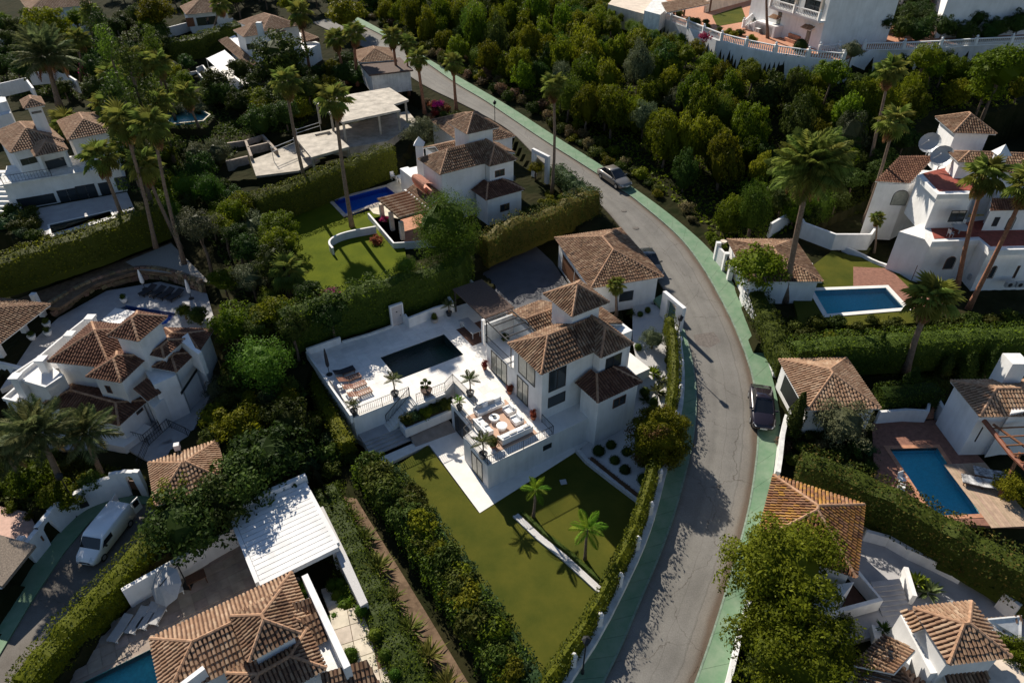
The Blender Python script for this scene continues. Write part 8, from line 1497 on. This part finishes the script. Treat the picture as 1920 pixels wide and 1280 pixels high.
for x, y, lb in ((234, 566, 'white pot with a plant beside the curved stone wall'), (90, 612, 'white planter pot beside the right pillar of the tiled pavilion'), (62, 636, 'white planter pot beside the middle pillar of the tiled pavilion'), (92, 628, 'small white pot on the patio of the left villa')): pot(P(x, y, 0), .38, .5, 'fabricwhite', lb, 'bush0', .4)
# bottom left terrace
for i, (x, y) in enumerate(((229, 1181), (261, 1166), (281, 1158), (302, 1150))): lounger(P(x, y, ZD + .03), 79 + i, ['grey sun lounger set apart at the left of the row', 'second grey sun lounger from the left in the row of four', 'third grey sun lounger from the left in the row of four', 'grey sun lounger at the right end of the row of four'][i], cush='fabricgrey', frame='plastic', back=.12, W=.68, L_=2.0)
p = P(352, 1098, ZD); um = thing('parasol', 'tilted grey cantilever parasol beside the white wall', 'parasol', p); c = P(312, 1098, ZD + 1.7); n = Vector((-.35, -.55, .75)).normalized(); a = n.orthogonal().normalized(); b = n.cross(a); V = [c + n * .55] + [c + (a * math.cos(k * math.pi / 4) + b * math.sin(k * math.pi / 4)) * 1.35 for k in range(8)]
mk('canopy', V, [(0, 1 + k, 1 + (k + 1) % 8) for k in range(8)], M['fabricgrey'], um); m_ = MB(); m_.tube([p, p + Vector((0, 0, 2.6))], .05, 6); m_.build('pole', M['frame'], um); m_ = MB(); m_.tube([p + Vector((0, 0, 2.5)), c + n * .6], .04, 6); m_.build('arm', M['frame'], um); MB().cbox(p, (1, 0, 0), (0, 1, 0), .7, .7, .08).build('base', M['frame'], um)
def benchy(p, ang, ln, w_, h, m, label, name='bench', cat='bench'):
    t = thing(name, label, cat, p); fr = Fr(p, ang); MB().box(fr.p(-ln / 2, -w_ / 2, h), fr.u * ln, fr.v * w_, (0, 0, .05)).build('seat' if name == 'bench' else 'tabletop', M[m], t)
    for a in (-ln / 2 + .05, ln / 2 - .11):
        for b in (-w_ / 2 + .03, w_ / 2 - .09): MB().box(fr.p(a, b, 0), fr.u * .06, fr.v * .06, (0, 0, h)).build('leg', M[m], t)
benchy(P(330, 1117, ZD), 33, 1.2, .4, .4, 'plastic', 'low white bench near the tilted parasol'); benchy(P(372, 1092, ZD), 33, 1.3, .8, .7, 'woodframe', 'brown wooden table near the tilted parasol', 'garden_table', 'table')
def chair(p, ang, m, label, k=1.0, name='garden_chair', group=None):
    t = thing(name, label, 'chair', p, group); fr = Fr(p, ang, k); up = Vector((0, 0, k))
    MB().box(fr.p(-.23, -.23, .42), fr.u * .46, fr.v * .46, up * .04).build('seat', M[m], t); MB().box(fr.p(-.23, .19, .46), fr.u * .46, fr.v * .04, up * .44 + fr.v * .08).build('backrest', M[m], t)
    for a in (-.22, .18):
        for b in (-.22, .18): MB().box(fr.p(a, b, 0), fr.u * .04, fr.v * .04, up * .42).build('leg', M[m], t)
        MB().box(fr.p(a, -.2, .64), fr.u * .04, fr.v * .42, up * .03).build('armrest', M[m], t)
chair(P(1787, 815, ZF), 200, 'plastic', 'white plastic chair against the shadowed pool house wall', 1.2); chair(P(1687, 905, ZF), 20, 'plastic', 'white chair at the left side of the deep blue pool', 1.1); chair(P(1686, 922, ZF), 60, 'plastic', 'second white chair lower at the left side of the deep blue pool', 1.1)
chair(P(737, 336, ZB), 30, 'plastic', 'white chair left of the white pool table', 1.1); chair(P(747, 342, ZB), 120, 'plastic', 'white chair pushed under the white pool table', 1.1); benchy(P(757, 340, ZB), 33, 1.6, 1.0, .75, 'plastic', 'white garden table beside the royal blue pool', 'garden_table', 'table')
t = thing('garden_table', 'dark oval table on the red terrace of the white terraced villa', 'table', P(1797, 438, 5.67)); q = P(1797, 438, 5.67); m_ = MB(); m_.lathe(q + Vector((0, 0, .7)), [(.8, 0), (.82, .05), (.1, .06)], 16); m_.build('tabletop', M['metalgrey'], t); MB().box(q - Vector((.05, .05, 0)), (.1, 0, 0), (0, .1, 0), (0, 0, .7)).build('leg', M['metalgrey'], t)
for x, y, a, lb in ((1785, 428, 0, 'left chair behind the oval table on the red terrace'), (1805, 428, 0, 'right chair behind the oval table on the red terrace'), (1780, 444, 100, 'chair at the left end of the oval table on the red terrace')): chair(P(x, y, 5.67), a, 'metalgrey', lb, 1.0)
dbm = mat('patterned_black_and_white_fabric', (.75, .74, .72), .9, col2=(.05, .05, .06), scale=2.6, detail=6)
for dx, lb in ((0, 'left patterned black and white daybed under the timber pergola'), (1, 'right patterned black and white daybed under the timber pergola')):
    M['daybed'] = dbm; o_ = [P(1832, 908, ZF + .05), P(1854, 893, ZF + .05)][dx]; lounger(o_, -20, lb, cush='daybed', frame='woodframe', L_=2.3, W=.95, back=.15)
# hilltop furniture and pots
benchy(P(1424, 62, ZT), 20, 1.4, .9, .7, 'plastic', 'white garden table on the hilltop terrace', 'garden_table', 'table')
for x, y, lb in ((1416, 52, 'potted cypress beside the hilltop stairs'),): pot(P(x, y, ZT), .4, .6, 'potterra', lb, 'dark0', .7, 1.6)
p = P(328, 846, .0); ch = MB().box(p, (.4, .12, 0), (-.12, .4, 0), (0, 0, .55)).build('chimney_stub', M['white']); tag(ch, 'small white chimney stub on the lit tiles of the gatehouse', 'chimney')

ground('stone_path', px([(596, 745), (612, 738), (690, 812), (682, 830), (660, 815)], -2.2), -2.25, M['gravelgrey'], .6)
